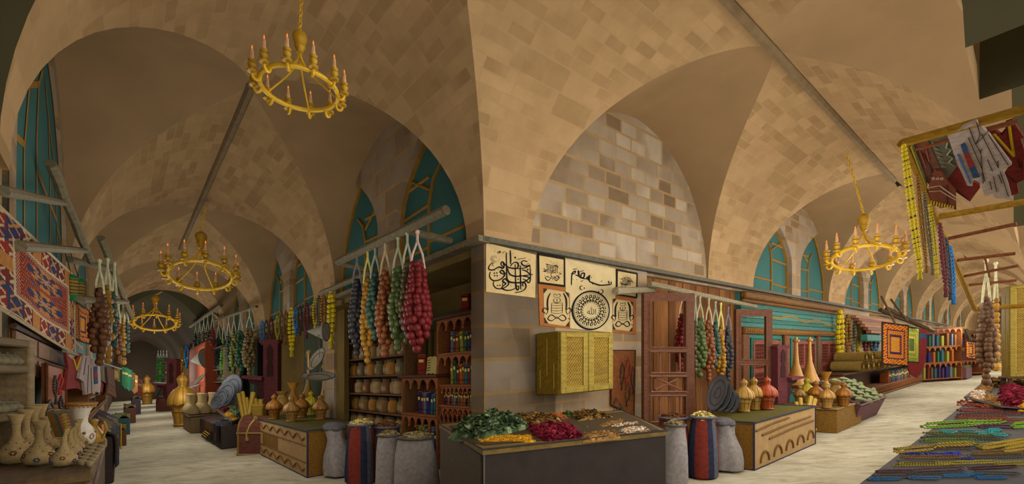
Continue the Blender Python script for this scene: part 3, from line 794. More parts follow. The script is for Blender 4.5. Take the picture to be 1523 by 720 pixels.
def pot(label, loc, s, rot=0, col=(112, 100, 74), group=None):
    root = thing('clay_pot', label, 'pot', loc, rot, group)
    mb = MB(); mb.lathe([(0.24*s, 0), (0.36*s, 0.04*s), (0.5*s, 0.2*s), (0.52*s, 0.34*s), (0.42*s, 0.5*s), (0.3*s, 0.56*s), (0.27*s, 0.6*s), (0.36*s, 0.68*s), (0.34*s, 0.69*s), (0.25*s, 0.62*s)], 14, col, fn=lambda t, z: 1+0.02*cos(8*t)); mb.obj('bowl', M_CLAY, root)
    mb = MB(); mb.lathe([(0.3*s, 0.66*s), (0.26*s, 0.74*s), (0.1*s, 0.8*s), (0.06*s, 0.84*s), (0.09*s, 0.9*s), (0.02*s, 0.95*s)], 12, tuple(int(c*.93) for c in col)); mb.obj('lid', M_CLAY, root); return root
# ================================================================== LANE ONE: the block's face, its stalls and what hangs there
def tB(px, py, b): return onB(px, py, b).y
def aB(px, b): return AB(onB(px, 500, b))[0]
def bA(px, a): return AB(onA(px, 500, a))[1]
def vdir(px): r = (px-PX0)/FPX; k = sqrt(1+r*r); return r/k, 1/k
def hang_chandelier(label, px, py, t, dpx, g, ridge, leanx=0.0):
    c = at(px, py, t); dia = dpx*t/FPX; dx, dy = vdir(px); top = ridge+SLOPE*c.x-c.z-0.81*dia
    return chandelier(label, c, dia, (-g*dx, -g*dy), (leanx, 0, top))
hang_chandelier('largest gold ring chandelier, under the first vault of the darker lane', 446, 133, 4.25, 106, 0.03, HR-0.05, 0.03)
hang_chandelier('gold ring chandelier hanging askew under the second vault of the darker lane', 299, 410, 10.0, 80, 0.36, HR-0.1, 0.1)
hang_chandelier('smallest gold chandelier, hanging before the dark end of the lane', 231, 480, 18.0, 50, 0.38, 5.1, 0.25)
hang_chandelier('gold ring chandelier on a slanting chain in the brighter lane, beside the clothes rack', 1285, 384, 8.5, 80, 0.26, HR-0.25, -0.32)
# ---- pole frame with seven strings of dried fruit over the jar shop
bp = -0.55
pole('long wooden pole over the jar rack that carries seven fruit strings', onB(503, 390, bp), onB(663, 313, bp), 0.06)
pole('short wooden bracket pole reaching from the fruit pole to the wall, near the corner', onB(606, 343, bp), onB(672, 359, -0.02), 0.05)
pole('short wooden bracket pole at the far end of the fruit pole', onB(508, 392, bp), onB(560, 404, -0.02), 0.045)
pole('thin pole lying along the eave below the fruit strings', onB(478, 436, -0.2), onB(552, 405, -0.2), 0.05)
FS = [(531, 376, 412, 520, 25, (58, 57, 60), 'charcoal black', (120, 116, 120)), (547, 368, 411, 529, 25, (182, 128, 26), 'mustard yellow', (206, 196, 110)),
      (558, 364, 404, 494, 27, (58, 92, 74), 'teal green', (150, 160, 140)), (573, 357, 401, 520, 29, (148, 80, 34), 'rust orange', (190, 170, 130)),
      (592, 352, 396, 512, 30, (92, 110, 52), 'leaf green', (170, 176, 140)), (606, 345, 389, 502, 27, (102, 86, 54), 'khaki brown', (180, 176, 150)),
      (621, 343, 388, 518, 43, (136, 34, 34), 'deep red', (206, 176, 160))]
for i, (px, y0, y1, y2, w, c, nm, cc) in enumerate(FS):
    t = tB(px, y0, bp); fruit_string('%s fruit string on the pole in front of the jar rack' % nm, onB(px, y0+2, bp), (y2-y1)*t/FPX, w/1.8*t/FPX, c, cc, (y1-y0)*t/FPX, 0.043, False, 'fruit strings before the jar rack')
# ---- smaller sets of strings farther down the lane
pole('thin pole carrying six fruit strings between the maroon bracket and the orange cupboard', onB(318, 478, -0.4), onB(382, 456, -0.4), 0.045)
for i, (px, y0, y1, y2, w, c, nm) in enumerate([(325, 474, 500, 556, 13, (52, 54, 60), 'black'), (333, 472, 500, 566, 12, (88, 150, 34), 'bright green'), (340, 469, 494, 545, 12, (62, 84, 72), 'slate green'), (348, 467, 492, 556, 15, (112, 120, 44), 'olive'), (358, 464, 489, 554, 17, (52, 100, 62), 'bottle green'), (371, 460, 485, 553, 22, (122, 98, 52), 'brown')]):
    t = tB(px, y0, -0.4); fruit_string('%s fruit string hanging between the maroon bracket and the orange cupboard' % nm, onB(px, y0+2, -0.4), (y2-y1)*t/FPX, w/2*t/FPX, c, (180, 186, 170), (y1-y0)*t/FPX, 0.06, True, 'fruit strings beside the maroon bracket')
pole('slanting pole end jutting out above the orange cupboard', onB(283, 486, -0.6), onB(329, 454, -0.6), 0.07)
pole('short cross pole above the orange cupboard', onB(313, 462, -0.6), onB(331, 474, -0.05), 0.05)
for i, (px, y0, y1, y2, w, c, nm) in enumerate([(291, 482, 496, 516, 8, (54, 54, 60), 'black'), (297, 478, 494, 515, 8, (56, 80, 70), 'teal'), (303, 474, 492, 514, 9, (120, 70, 36), 'brown'), (309, 470, 490, 513, 9, (84, 92, 50), 'olive'), (316, 466, 487, 512, 11, (120, 40, 36), 'red')]):
    t = tB(px, y0, -0.6); fruit_string('small %s fruit string above the orange cupboard' % nm, onB(px, y0, -0.6), (y2-y1)*t/FPX, w/2*t/FPX, c, (180, 186, 170), (y1-y0)*t/FPX, 0.07, True, 'fruit strings above the orange cupboard')
for i, (px, c, nm) in enumerate([(235, (54, 110, 60), 'bottle green'), (239, (88, 150, 34), 'bright green'), (243, (70, 96, 74), 'grey green'), (248, (116, 100, 54), 'brown')]):
    t = 24.0; fruit_string('far %s fruit string, one of four near the dark end of the lane' % nm, at(px, 522, t), 32*t/FPX, 3*t/FPX, c, (180, 186, 170), 10*t/FPX, 0.10, True, 'fruit strings near the dark end')
# ---- bead necklaces under the eave
NK = [(390, 478, 510, (28, 110, 176), .024, 'bright blue'), (396, 477, 508, (60, 60, 62), .024, 'black'), (403, 474, 506, (88, 40, 44), .026, 'maroon'), (413, 470, 506, (160, 140, 30), .026, 'yellow'), (419, 466, 504, (96, 82, 50), .026, 'brown'), (425, 463, 509, (130, 90, 30), .028, 'amber'), (434, 459, 522, (196, 172, 30), .048, 'large bright yellow'),
      (440, 458, 494, (28, 116, 184), .026, 'sky blue'), (446, 456, 494, (58, 58, 62), .026, 'dark grey'), (456, 452, 498, (92, 42, 48), .03, 'wine red'), (469, 445, 489, (170, 150, 30), .028, 'lemon'), (474, 441, 490, (96, 84, 56), .028, 'olive brown'), (481, 438, 493, (140, 96, 34), .030, 'honey'), (493, 433, 508, (200, 176, 32), .048, 'largest yellow')]
for i, (px, y0, y1, c, r, nm) in enumerate(NK):
    t = tB(px, y0, -0.18); L = (y1-y0)*t/FPX
    necklace('%s bead necklace hanging under the eave between the fruit strings' % nm, onB(px, y0, -0.18), (9 if r < .04 else 10)*t/FPX*0.8, L*0.88, r, c, ROT_L*0.35, True, 'bead necklaces under the eave')
# ---- shop front posts and panels behind
def post(name, px0, px1, b, dep, mat, h1=2.88): slabwall(name, P1, aB(px1, b), aB(px0, b), b, b+dep, 0, h1, mat)
M_TEALW = flat('grey_green_shop_panel', (72, 78, 62), var=0.12)
post('wall_pilaster', 480, 497, 0.25, 0.3, M_STONE)
post('trim_5', 452, 480, 0.6, 0.06, M_TEALW); post('trim_6', 498, 512, 0.3, 0.1, M_SHOP); post('trim_7', 362, 378, 0.3, 0.1, M_TEALW); post('trim_8', 606, 640, 0.88, 0.05, M_SHOP, 2.5)
slabwall('trim_9', P1, aB(700, .9), aB(606, .9), .86, .9, 2.2, 2.45, M_TEALW)
# ---- rack of spice jars
bj = 0.42; a1, a0 = aB(513, bj), aB(602, bj); HJ = AB(onB(556, 470, bj))[2]
Fj = Frame(W((a0+a1)/2, bj, 0), ROT_L); WJ = a1-a0; lv = [0.42+i*(HJ-0.5)/6 for i in range(7)][:6]
bookcase('dark wooden rack of spice jars behind the hanging fruit strings', Fj, WJ, HJ, 0.42, lv, False, (98, 66, 36), (92, 62, 34), name='jar_rack')
def jar_proto(col, lab):
    r = thing('spice_jar', lab, 'jar', (0, 0, 0), 0, 'glass jars on the spice rack')
    mb = MB(); mb.lathe([(0.09, 0), (0.105, 0.02), (0.105, 0.17), (0.075, 0.21), (0.07, 0.225)], 12, col); mb.obj('glass_body', M_CLAY, r)
    mb = MB(); mb.lathe([(0.08, 0.222), (0.082, 0.265), (0.07, 0.272)], 12, (96, 82, 60)); mb.obj('lid', M_PAINT, r)
    mb = MB(); mb.grid([[(0.107*sin(q), -0.107*cos(q), z) for q in [(-0.7+1.4*i/6) for i in range(7)]] for z in (0.05, 0.13)], (148, 132, 100)); mb.obj('paper_label', M_PAPER, r); return r
JC = [((150, 120, 78), 'tan'), ((136, 100, 56), 'brown'), ((166, 134, 90), 'pale'), ((168, 112, 46), 'amber'), ((128, 82, 54), 'russet'), ((116, 106, 72), 'olive')]
protos = [jar_proto(c, n) for c, n in JC]; used = set(); rnd = random.Random(3)
for s, z in enumerate(lv):
    for k in range(9):
        i = (k*2+s*3) % 6; x = -WJ/2+0.2+k*(WJ-0.4)/8; lab = '%s spice jar, %s from the window end on %s shelf from the rack foot' % (JC[i][1], ordn(k), ordn(s)); pos = Fj(x, 0.14+0.04*((k*7+s) % 3), z)
        if i not in used: used.add(i); protos[i].location = pos; protos[i].rotation_euler = (0, 0, ROT_L); protos[i]['label'] = lab
        else: copy_tree(protos[i], pos, ROT_L+rnd.uniform(-.3, .3), lab)
# ---- two bookcases by the corner pier
rb = random.Random(11)
bl = 0.40; a1, a0 = aB(597, bl), aB(650, bl); H = AB(onB(622, 562, bl))[2]; Fl = Frame(W((a0+a1)/2, bl, 0), ROT_L); wl = a1-a0
lvl = [0.18, H-1.15, H-0.58]
bookcase('low orange wooden bookcase between the jar rack and the tall bookcase', Fl, wl, H, 0.4, lvl)
for i, z in enumerate(lvl[1:]): book_row(Fl, -wl/2+0.35+0.1*i, wl/2-0.08, 0.06, z, 0.42, 0.2, 'the %s shelf of the low bookcase' % ordn(i), rb, group='books in the low bookcase')
bt = 0.44; a1, a0 = aB(649, bt), 0.40; H2 = AB(onB(676, 472, bt))[2]; Ft = Frame(W((a0+a1)/2, bt, 0), ROT_L); wt = a1-a0
lv2 = [0.15, 0.62, 0.98, AB(onB(675, 572, bt))[2], AB(onB(675, 524, bt))[2]]
bookcase('tall orange wooden bookcase right behind the stone corner pier', Ft, wt, H2, 0.42, lv2, lattice=[(0.66, 0.9)])
for i, z in enumerate(lv2[2:]): book_row(Ft, -wt/2+(0.12 if i == 0 else 0.3), wt/2-0.06, 0.06, z, (lv2[3]-lv2[2]-.07 if i == 0 else 0.36), 0.22, 'the %s shelf of the tall bookcase' % ordn(i), rb, group='books in the tall bookcase')
book('thin dark red book standing on top of the low bookcase', Fl(-wl/2+.5, .1, H+.05), 0.16, 0.32, 0.2, (122, 46, 34), ROT_L+.4)
book('thin dark red book standing on top of the tall bookcase', Ft(-.05, .08, H2+.05), 0.14, 0.28, 0.2, (122, 46, 34), ROT_L+.4)
def open_book(label, loc, s, rot):
    r = thing('open_book', label, 'book', loc, rot); mb = MB()
    pts = [[(x*s, (0.25-0.06*abs(x*3))*0+0.08*z*s, z*s*0.9+0.05*s*sin(abs(x)*8)) for x in [-.5+i/8 for i in range(9)]] for z in (0, .33, .66, 1)]
    mb.slab(pts, (0, 0.02, 0), col=(176, 158, 96)); mb.obj('pages', M_PAPER, r); mb = MB()
    for z in (.2, .35, .5, .65, .8): mb.tube([(-.42*s, -.006+.08*z*s, z*s*.9+.045*s*sin(3.3)), (-.08*s, -.006+.08*z*s, z*s*.9+.04*s)], .006, 4, (90, 74, 44))
    mb.obj('writing_lines', M_INK, r); mb = MB(); mb.rbox(-.52*s, .52*s, .03, .05, 0, .92*s, (96, 70, 36)); mb.obj('cover', M_CLOTH, r); return r
open_book('open yellowed book propped on top of the low bookcase', Fl(wl/2-.35, .1, H+.05), 0.3, ROT_L)
open_book('open yellowed book propped on top of the tall bookcase by the pier', Ft(wt/2-.3, .1, H2+.05), 0.34, ROT_L)
# rolled scrolls on the tall bookcase
for i in range(4):
    r = thing('paper_scroll', 'cream paper scroll, %s from the bottom of the pile on the tall bookcase' % ordn(i), 'scroll', Ft(wt/2-.22, .03, lv2[3]+.045+i*.088), ROT_L); mb = MB(); mb.tube([(-.13, .03, 0), (.13, .03, 0)], .042, 10, (190, 172, 126)); mb.obj('roll', M_PAPER, r); mb = MB(); mb.tube([(-.02, .03, 0), (.02, .03, 0)], .046, 10, (110, 84, 56)); mb.obj('tie', M_CLOTH, r)
# ---- maroon carved wall bracket
MAROON = (98, 50, 52)
def bracket(label, loc, H, rot, mirror=1):
    """local x from 0 (panel side) outwards; built 1 unit high"""
    r = thing('carved_bracket', label, 'bracket', loc, rot); m = mirror; X = lambda pts: [(m*x*H, 0, z*H) for x, z in pts]
    mb = MB(); plate(mb, X([(0, 0), (0.20, 0), (0.20, .93), (0.26, .95), (0.26, 1.0), (0.02, 1.0), (-.02, .97), (0.0, .93)]), (0, .16*H, 0), MAROON); mb.obj('back_panel', M_WOOD, r, smooth=False)
    mb = MB(); plate(mb, [(m*x*H, -.012, z*H) for x, z in [(.06, .45), (.15, .45), (.15, .62), (.13, .66), (.15, .72), (.15, .86), (.105, .93), (.06, .86), (.06, .72), (.08, .66), (.06, .62)]], (0, .02, 0), (58, 32, 26)); mb.obj('carved_niche', M_WOOD, r, smooth=False)
    mb = MB(); plate(mb, X([(0.19, .40), (.45, .43), (.46, .47), (.18, .45)]), (0, .28*H, 0), (112, 58, 60)); mb.v = [p+Vector((0, -.1*H, 0)) for p in mb.v]; mb.obj('ledge', M_WOOD, r, smooth=False)
    mb = MB(); pts = [(0.19, .41), (.42, .42), (.38, .36), (.30, .33), (.27, .27), (.29, .2), (.24, .12), (.19, .0)]; plate(mb, X(pts), (0, .10*H, 0), (66, 36, 34)); mb.obj('corbel', M_WOOD, r, smooth=False)
    mb = MB(); mb.tube([(m*(.22+.035*cos(q))*H, 0.08*H, (.965+.035*sin(q))*H) for q in [i*.6 for i in range(10)]], .012*H, 5, (80, 40, 42)); mb.obj('scroll_top', M_WOOD, r); return r
p = onB(413, 606, -0.35); t = p.y; bracket('maroon carved wooden bracket with ledge beside the lantern chest and trunk', (p.x, p.y, p.z), 101*t/FPX, 0.15, -1)
# ---- painted chest with five lanterns
def chest(label, a_c, b_f, Wd, D, H, frame_rot, pattern, P=P1):
    F = Frame(P(a_c, b_f, 0), frame_rot); r = thing('display_chest', label, 'chest', F.o, frame_rot); sh = frame_rot
    mb = MB(); mb.box(-Wd/2, Wd/2, 0.0, D, 0, H-.02, (118, 82, 28)); mb.obj('body', M_WOOD, r, shear=sh)
    mb = MB(); mb.box(-Wd/2, Wd/2, -.012, 0, 0.0, H-.02, (172, 138, 92)); mb.obj('front_panel', M_PAINT, r, shear=sh)
    mb = MB(); mb.box(-Wd/2-.01, Wd/2+.01, -.02, D+.01, H-.02, H, (86, 78, 26)); mb.obj('top', M_PAINT, r, shear=sh)
    mb = MB(); edge_tubes(mb, [(-Wd/2,-.012,0),(Wd/2,-.012,0),(Wd/2,D,0),(-Wd/2,D,0),(-Wd/2,-.012,H),(Wd/2,-.012,H),(Wd/2,D,H),(-Wd/2,D,H)], .014, NAVY); mb.obj('edging', M_PAINT, r, shear=sh)
    mb = MB(); c = (112, 80, 34); y = -.018
    if pattern == 'waves':
        for z in (.84, .17):
            mb.tube([(-Wd*.46+Wd*.92*i/90, y, H*(z+.06*sin(i*.42))) for i in range(91)], .014, 4, c)
        for z in (.68, .32): mb.tube([(-Wd/2, y, H*z), (Wd/2*.96, y, H*z)], .008, 4, c)
        mb.box(-Wd*.36, -Wd*.02, y, -.01, H*.33, H*.67, (122, 88, 36))
    else:
        for z, x0, x1 in ((.88, -.48, .0), (.75, -.4, .4), (.62, -.3, .46)): mb.tube([(Wd*x0, y, H*(z-.06)), (Wd*(x0+x1)/2, y, H*z), (Wd*x1, y, H*(z+.02))], .017, 5, c)
        for k in range(5):
            x0 = -Wd*.42+k*Wd*.19; mb.tube([(x0+.06*Wd*(1-cos(q)), y, H*(.1+.22*sin(q)+.02*k)) for q in [i*pi/10 for i in range(11)]], .018, 5, c)
    mb.obj('painted_pattern', M_PAINT, r, shear=sh); return F
CH = 0.69
chest('long painted chest with wavy lines carrying five lanterns, beside the grey tied sack', 4.42, -1.12, 3.22, 0.86, CH, ROT_L, 'waves')
for px, y0, y1, c, nm in [(408, 623.5, 586, (160, 104, 24), 'amber lantern nearest the maroon trunk'), (433.5, 627, 589, (178, 132, 62), 'tan lantern at the front edge between two amber ones'), (449.5, 621, 585, (152, 98, 22), 'dark amber lantern in the middle'), (463, 617, 581, (188, 170, 36), 'lemon yellow lantern'), (477, 624, 587, (172, 122, 52), 'bronze lantern nearest the sacks')]:
    p = onH(px, y0, CH+.004); lantern(nm+' on the wavy-lined chest', p, (y0-y1)*p.y/FPX, c)
BR = (168, 120, 44)
def lathe_thing(name, label, cat, loc, parts, group=None, rot=0):
    r = thing(name, label, cat, loc, rot, group)
    for nm, prof, col, mat in parts: mb = MB(); mb.lathe(prof, 18, col); mb.obj(nm, mat, r)
    return r
def long_neck(label, loc, H, col=(170, 128, 56)):
    return lathe_thing('long_necked_flask', label, 'flask', loc, [('body', [(.06*H, 0), (.13*H, .02*H), (.16*H, .10*H), (.13*H, .2*H), (.06*H, .33*H), (.028*H, .48*H)], col, M_BRASS), ('neck', [(.028*H, .48*H), (.018*H, .7*H), (.016*H, .9*H), (.035*H, .93*H), (.04*H, .95*H), (.03*H, .97*H), (.035*H, 1.0*H)], col, M_BRASS)])
def urn(label, loc, H, col=(148, 112, 50)):
    return lathe_thing('brass_urn', label, 'urn', loc, [('foot', [(.26*H, 0), (.28*H, .04*H), (.16*H, .1*H)], col, M_BRASS), ('body', [(.16*H, .1*H), (.30*H, .25*H), (.34*H, .45*H), (.28*H, .65*H), (.17*H, .78*H)], col, M_BRASS), ('rim', [(.16*H, .77*H), (.15*H, .84*H), (.24*H, .95*H), (.25*H, 1.0*H), (.2*H, .99*H)], col, M_BRASS)])
def fish_flask(label, loc, H, col=(176, 122, 40)):
    return lathe_thing('tulip_flask', label, 'flask', loc, [('body', [(.1*H, 0), (.2*H, .05*H), (.24*H, .22*H), (.18*H, .45*H), (.07*H, .66*H)], col, M_BRASS), ('flared_mouth', [(.06*H, .65*H), (.055*H, .74*H), (.16*H, .96*H), (.18*H, 1.0*H), (.12*H, .97*H)], col, M_BRASS)])
p = onH(420, 616, CH); urn('squat brass urn behind the amber lantern on the wavy-lined chest', p, 34*p.y/FPX)
p = onH(436, 614, CH); fish_flask('brass flask with a flared mouth at the back of the wavy-lined chest', p, 45*p.y/FPX)
p = onH(458, 609, CH); long_neck('tall brass flask with a long neck behind the yellow lantern, under the scale', p, 85*p.y/FPX)
p = onH(481, 611, CH); long_neck('shorter brass long-necked flask near the sacks, under the scale', p, 68*p.y/FPX)
# hanging scale and funnel
t = 7.6; r = thing('hanging_scale', 'grey two-pan hanging scale above the lantern chest', 'scale', at(470, 505, t))
def pan(mb, c, R, nrm, col):
    q = Vector((0, 0, 1)).rotation_difference(Vector(nrm).normalized()).to_matrix().to_4x4(); s = MB(); s.lathe([(.01, 0), (.7*R, .02*R), (.95*R, .14*R), (R, .2*R), (.95*R, .18*R), (.68*R, .06*R), (.01, .04*R)], 26, col)
    for rr, z in ((1.0, .2), (.7, .07)): s.tube([(rr*R*cos(2*pi*i/26), rr*R*sin(2*pi*i/26), z*R) for i in range(26)], .008, 4, (84, 80, 70), True)
    s.xf(Matrix.Translation(c) @ q); mb.join(s)
o0 = at(470, 505, t)
for nm, px, py, R, nr in (('lower_pan', 474, 563, 23*t/FPX, (0.1, -.25, 1)), ('upper_pan', 473, 536, 19*t/FPX, (-.5, -.62, .45))):
    mb = MB(); c = at(px, py, t)-o0; pan(mb, c, R, nr, (150, 142, 124)); mb.obj(nm, M_PAINT, r)
mb = MB()
for px, py in ((452, 563), (496, 565), (476, 557)): mb.tube([at(px, py, t)-o0, at(476, 545, t)-o0, at(474, 505, t)-o0, at(473, 448, t)-o0], .006, 4, (120, 112, 96))
mb.obj('cords', M_CLOTH, r)
mb = MB(); mb.tube([at(459, 524, t)-o0, at(459, 556, t)-o0], .012, 5, (170, 130, 50)); mb.ball(at(459, 523, t)-o0, .03, (176, 134, 50), 6, 4); mb.obj('beam_hook', M_BRASS, r)
def funnel(label, f_tip, f_a, f_b, col=(150, 144, 128)):
    tip, A, B = Vector(f_tip), Vector(f_a), Vector(f_b); c = (A+B)/2; ax = (tip-c); H = ax.length; R = (A-B).length/2; r = thing('tin_funnel', label, 'funnel', c)
    q = Vector((0, 0, 1)).rotation_difference(ax.normalized()).to_matrix().to_4x4(); mb = MB(); mb.lathe([(R, 0), (R*.97, .03*H), (R*.1, .95*H), (R*.06, H)], 24, col); mb.xf(q).obj('cone', M_PAINT, r)
    mb = MB(); mb.tube([(R*cos(2*pi*i/24), R*sin(2*pi*i/24), 0) for i in range(24)], .012, 5, (90, 84, 72), True); mb.xf(q).obj('rim', M_PAINT, r); return r
funnel('grey tin funnel hanging among the necklaces, above the scale', at(457, 493, 7.7), at(484, 480, 7.7), at(486, 507, 7.7))
# ---- maroon trunk and brass wares behind it
p = onH(352, 678, 0); tr = thing('travel_trunk', 'maroon domed trunk with brass bands beside the wavy-lined chest', 'trunk', W(*[AB(p)[0], AB(p)[1], 0]), 0.05)
TW, TD, TH = 0.60, 0.55, 0.76
mb = MB(); mb.rbox(0, TW, 0, TD, 0, TH*.58, (92, 52, 40), .01); mb.obj('box', M_WOOD, tr)
mb = MB(); R = TD/2
pr = [(0, TH*.59)]+[(R-R*cos(q), TH*.6+TH*.4*sin(q)) for q in [pi*i/12 for i in range(13)]]+[(TD, TH*.59)]
mb.add([(0, y, z) for y, z in pr]+[(TW, y, z) for y, z in pr], [tuple(range(len(pr)))[::-1], tuple(range(len(pr), 2*len(pr)))]+[(i, (i+1) % len(pr), len(pr)+(i+1) % len(pr), len(pr)+i) for i in range(len(pr))], (98, 56, 42)); mb.obj('lid', M_WOOD, tr)
BD = (128, 102, 44)
mb = MB()
for x in (.03, TW-.03): mb.tube([(x, 0, 0.02), (x, 0, TH*.6)]+[(x, y, z) for y, z in pr[1:-1]], .022, 5, BD)
mb.tube([(0, -.005, .02), (TW, -.005, .02)], .02, 5, BD); mb.tube([(0, -.008, TH*.58), (TW, -.008, TH*.58)], .018, 5, BD); mb.obj('bands', M_BRASS, tr)
mb = MB(); mb.tube([(.2, -.01, TH*.42), (.2, -.012, TH*.58), (.24, .03, TH*.78), (.3, .1, TH*.93)], .022, 5, (156, 126, 54)); mb.ball((.2, -.012, TH*.42), .04, (156, 126, 54), 4, 3); mb.ball((.31, .11, TH*.95), .045, (156, 126, 54), 4, 3); mb.obj('hasp', M_BRASS, tr)
def roll(label, p, q, r, col=(172, 138, 46)):
    p, q = Vector(p), Vector(q); o = thing('brass_roll', label, 'brass roll', p); mb = MB(); mb.tube([(0,0,0), q-p], r, 10, col); mb.obj('sheet', M_BRASS, o); mb = MB(); mb.tube([(q-p)*.98, (q-p)*1.01], r*.7, 8, (92, 70, 26)); mb.obj('hollow_end', M_BRASS, o); return o
for i, (x0, y0, x1, y1, r) in enumerate([(362, 623, 355, 586, .04), (367, 623, 361, 583, .04), (371, 624, 367, 592, .035), (370, 618, 377, 584, .05), (378, 624, 384, 602, .04), (385, 620, 380, 594, .045)]):
    roll('brass roll, %s from the plates in the bundle behind the maroon trunk' % ordn(i), at(x0, y0, 9.7), at(x1, y1, 9.9), r)
r = thing('brass_mill', 'boxy brass mill standing behind the maroon trunk beside the bundle', 'mill', at(386, 622, 9.6)); mb = MB(); mb.rbox(-.11, .11, -.1, .1, 0, .24, (150, 118, 40), .02); mb.obj('case', M_BRASS, r)
mb = MB(); mb.rbox(-.16, .1, -.05, .05, .24, .30, (160, 128, 44), .01); mb.tube([(.02, 0, .3), (.03, 0, .40)], .05, 8, (160, 128, 44)); mb.obj('hopper', M_BRASS, r); mb = MB(); mb.tube([(-.1, -.08, .15), (-.22, -.1, .02), (-.24, -.1, -.02)], .025, 6, (140, 108, 36)); mb.obj('crank', M_BRASS, r)
# ---- stall with draped cloth and small spice tray, plates
DARKB = (62, 52, 48)
pc = AB(onH(329, 669, 0)); pl = AB(onH(289, 641, 0)); hc = 0.52
F = Frame(W(pc[0]+1.6, pc[1], 0), ROT_L); r = thing('cloth_stall', 'low dark stall draped with striped carpets, beside the maroon trunk', 'stall', F.o, ROT_L); Wd = 3.2
mb = MB(); mb.rbox(-Wd/2, Wd/2, .0, 0.95, 0, hc, DARKB, .02); mb.obj('counter', M_WOOD, r, shear=ROT_L)
def stripes(cols, seed):
    rnd = random.Random(seed); tab = {}
    def f(i, j):
        k = (i//2, j//3)
        if k not in tab: tab[k] = rnd.choice(cols)
        return tab[k]
    return f
CARP = [(70, 42, 36), (58, 52, 56), (84, 48, 38), (52, 58, 74), (66, 58, 50), (48, 44, 44), (90, 70, 44)]
pts = []
for i in range(15):
    q = i/14; row = []
    for j in range(25):
        x = -Wd/2-.03+(Wd*.97)*j/24; s = q*1.35
        if s < .42: y, z = -.03-.02*sin(j*.9), hc-.40+s
        else: y, z = -.02+(s-.42)*.95, hc+.025+.015*sin(j*1.3+i)
        row.append((x, y, z))
    pts.append(row)
mb = MB(); mb.slab(pts, (0, .012, -.012), cf=stripes(CARP, 5), col=(60, 48, 44)); mb.obj('draped_carpet', M_CLOTH, r, shear=ROT_L)
mb = MB()
for k, (x, z) in enumerate([(.2, .14), (.5, .2), (.75, .26)]): mb.tube([(x-1.2, -.06, z), (x-.4, -.06, z-.02)], .01, 4, (176, 150, 60))
mb.obj('yellow_trim', M_CLOTH, r, shear=ROT_L); mb = MB()
for k in range(6): mb.tube([(.3+k*.13, .25, hc+.045), (.36+k*.13, .5, hc+.045)], .016, 4, (186, 170, 80))
mb.obj('yellow_fringe', M_CLOTH, r, shear=ROT_L)
GREEN = [(94, 112, 74), (70, 88, 56), (116, 132, 96), (56, 72, 46)]; YEL = [(196, 140, 30), (176, 120, 22), (208, 156, 44)]; BRN = [(122, 92, 46), (92, 66, 32), (150, 120, 64), (72, 52, 28)]; RED = [(112, 28, 42), (86, 20, 32), (134, 44, 56)]; ORA = [(190, 106, 54), (170, 92, 46)]; TAN = [(150, 112, 64), (136, 98, 54)]; WHT = [(206, 192, 166), (188, 172, 146), (176, 120, 80)]; GRY = [(112, 110, 106), (92, 90, 88)]
trl = thing('spice_tray', 'small tilted wooden spice tray on the carpet stall before the leaning plates', 'tray', onH(340, 613, .56))
q0 = [onH(317, 606, .62), onH(345, 628, .58), onH(368, 618, .60), onH(337, 592, .66)]
mb = MB(); plate(mb, q0, (0, 0, -.05), (84, 72, 48)); rel(mb, trl.location).obj('board', M_WOOD, trl, smooth=False)
mb = MB(); mb.tube([p+Vector((0,0,.015)) for p in q0], .02, 5, (96, 82, 54), True); rel(mb, trl.location).obj('rim', M_WOOD, trl)
def tray_heap(label, uv, bump, cols, style, Q=q0, sz=.03, dens=40):
    B = lambda u, v: lerp(lerp(Q[0], Q[1], u), lerp(Q[3], Q[2], u), v)+Vector((0, 0, .012)); u0, u1, v0, v1 = uv
    return heap(label, [B(u0, v0), B(u1, v0), B(u1, v1), B(u0, v1)], bump, cols, style, dens, size=sz, sunk=0.005)
for lab, uv, bu, c, st in [('small yellow spice heap on the carpet stall tray', (.62, .98, .02, .38), .05, YEL, 'grain'), ('small green herb heap on the carpet stall tray', (.58, .99, .42, .98), .14, GREEN, 'leaf'), ('small crimson pepper heap on the carpet stall tray', (.28, .56, .1, .55), .10, RED, 'pod'), ('small brown spice heap at the back of the carpet stall tray', (.28, .56, .6, .98), .09, BRN, 'leaf'), ('small golden herb heap at the far end of the carpet stall tray', (.02, .26, .5, .98), .09, BRN, 'leaf'), ('small tan root heap at the far front of the carpet stall tray', (.02, .26, .03, .45), .07, TAN, 'grain')]: tray_heap(lab, uv, bu, c, st)
for i, (px, py, R, t) in enumerate([(345, 581, .40, 11.2), (337, 587, .32, 11.0), (329, 593, .24, 10.8), (322, 598, .17, 10.6)]):
    dish('grey metal plate, %s of four leaning by the small spice tray, largest counted first' % ordn(i), at(px, py, t), R, (-.38, -.88, .28), (94, 96, 102))
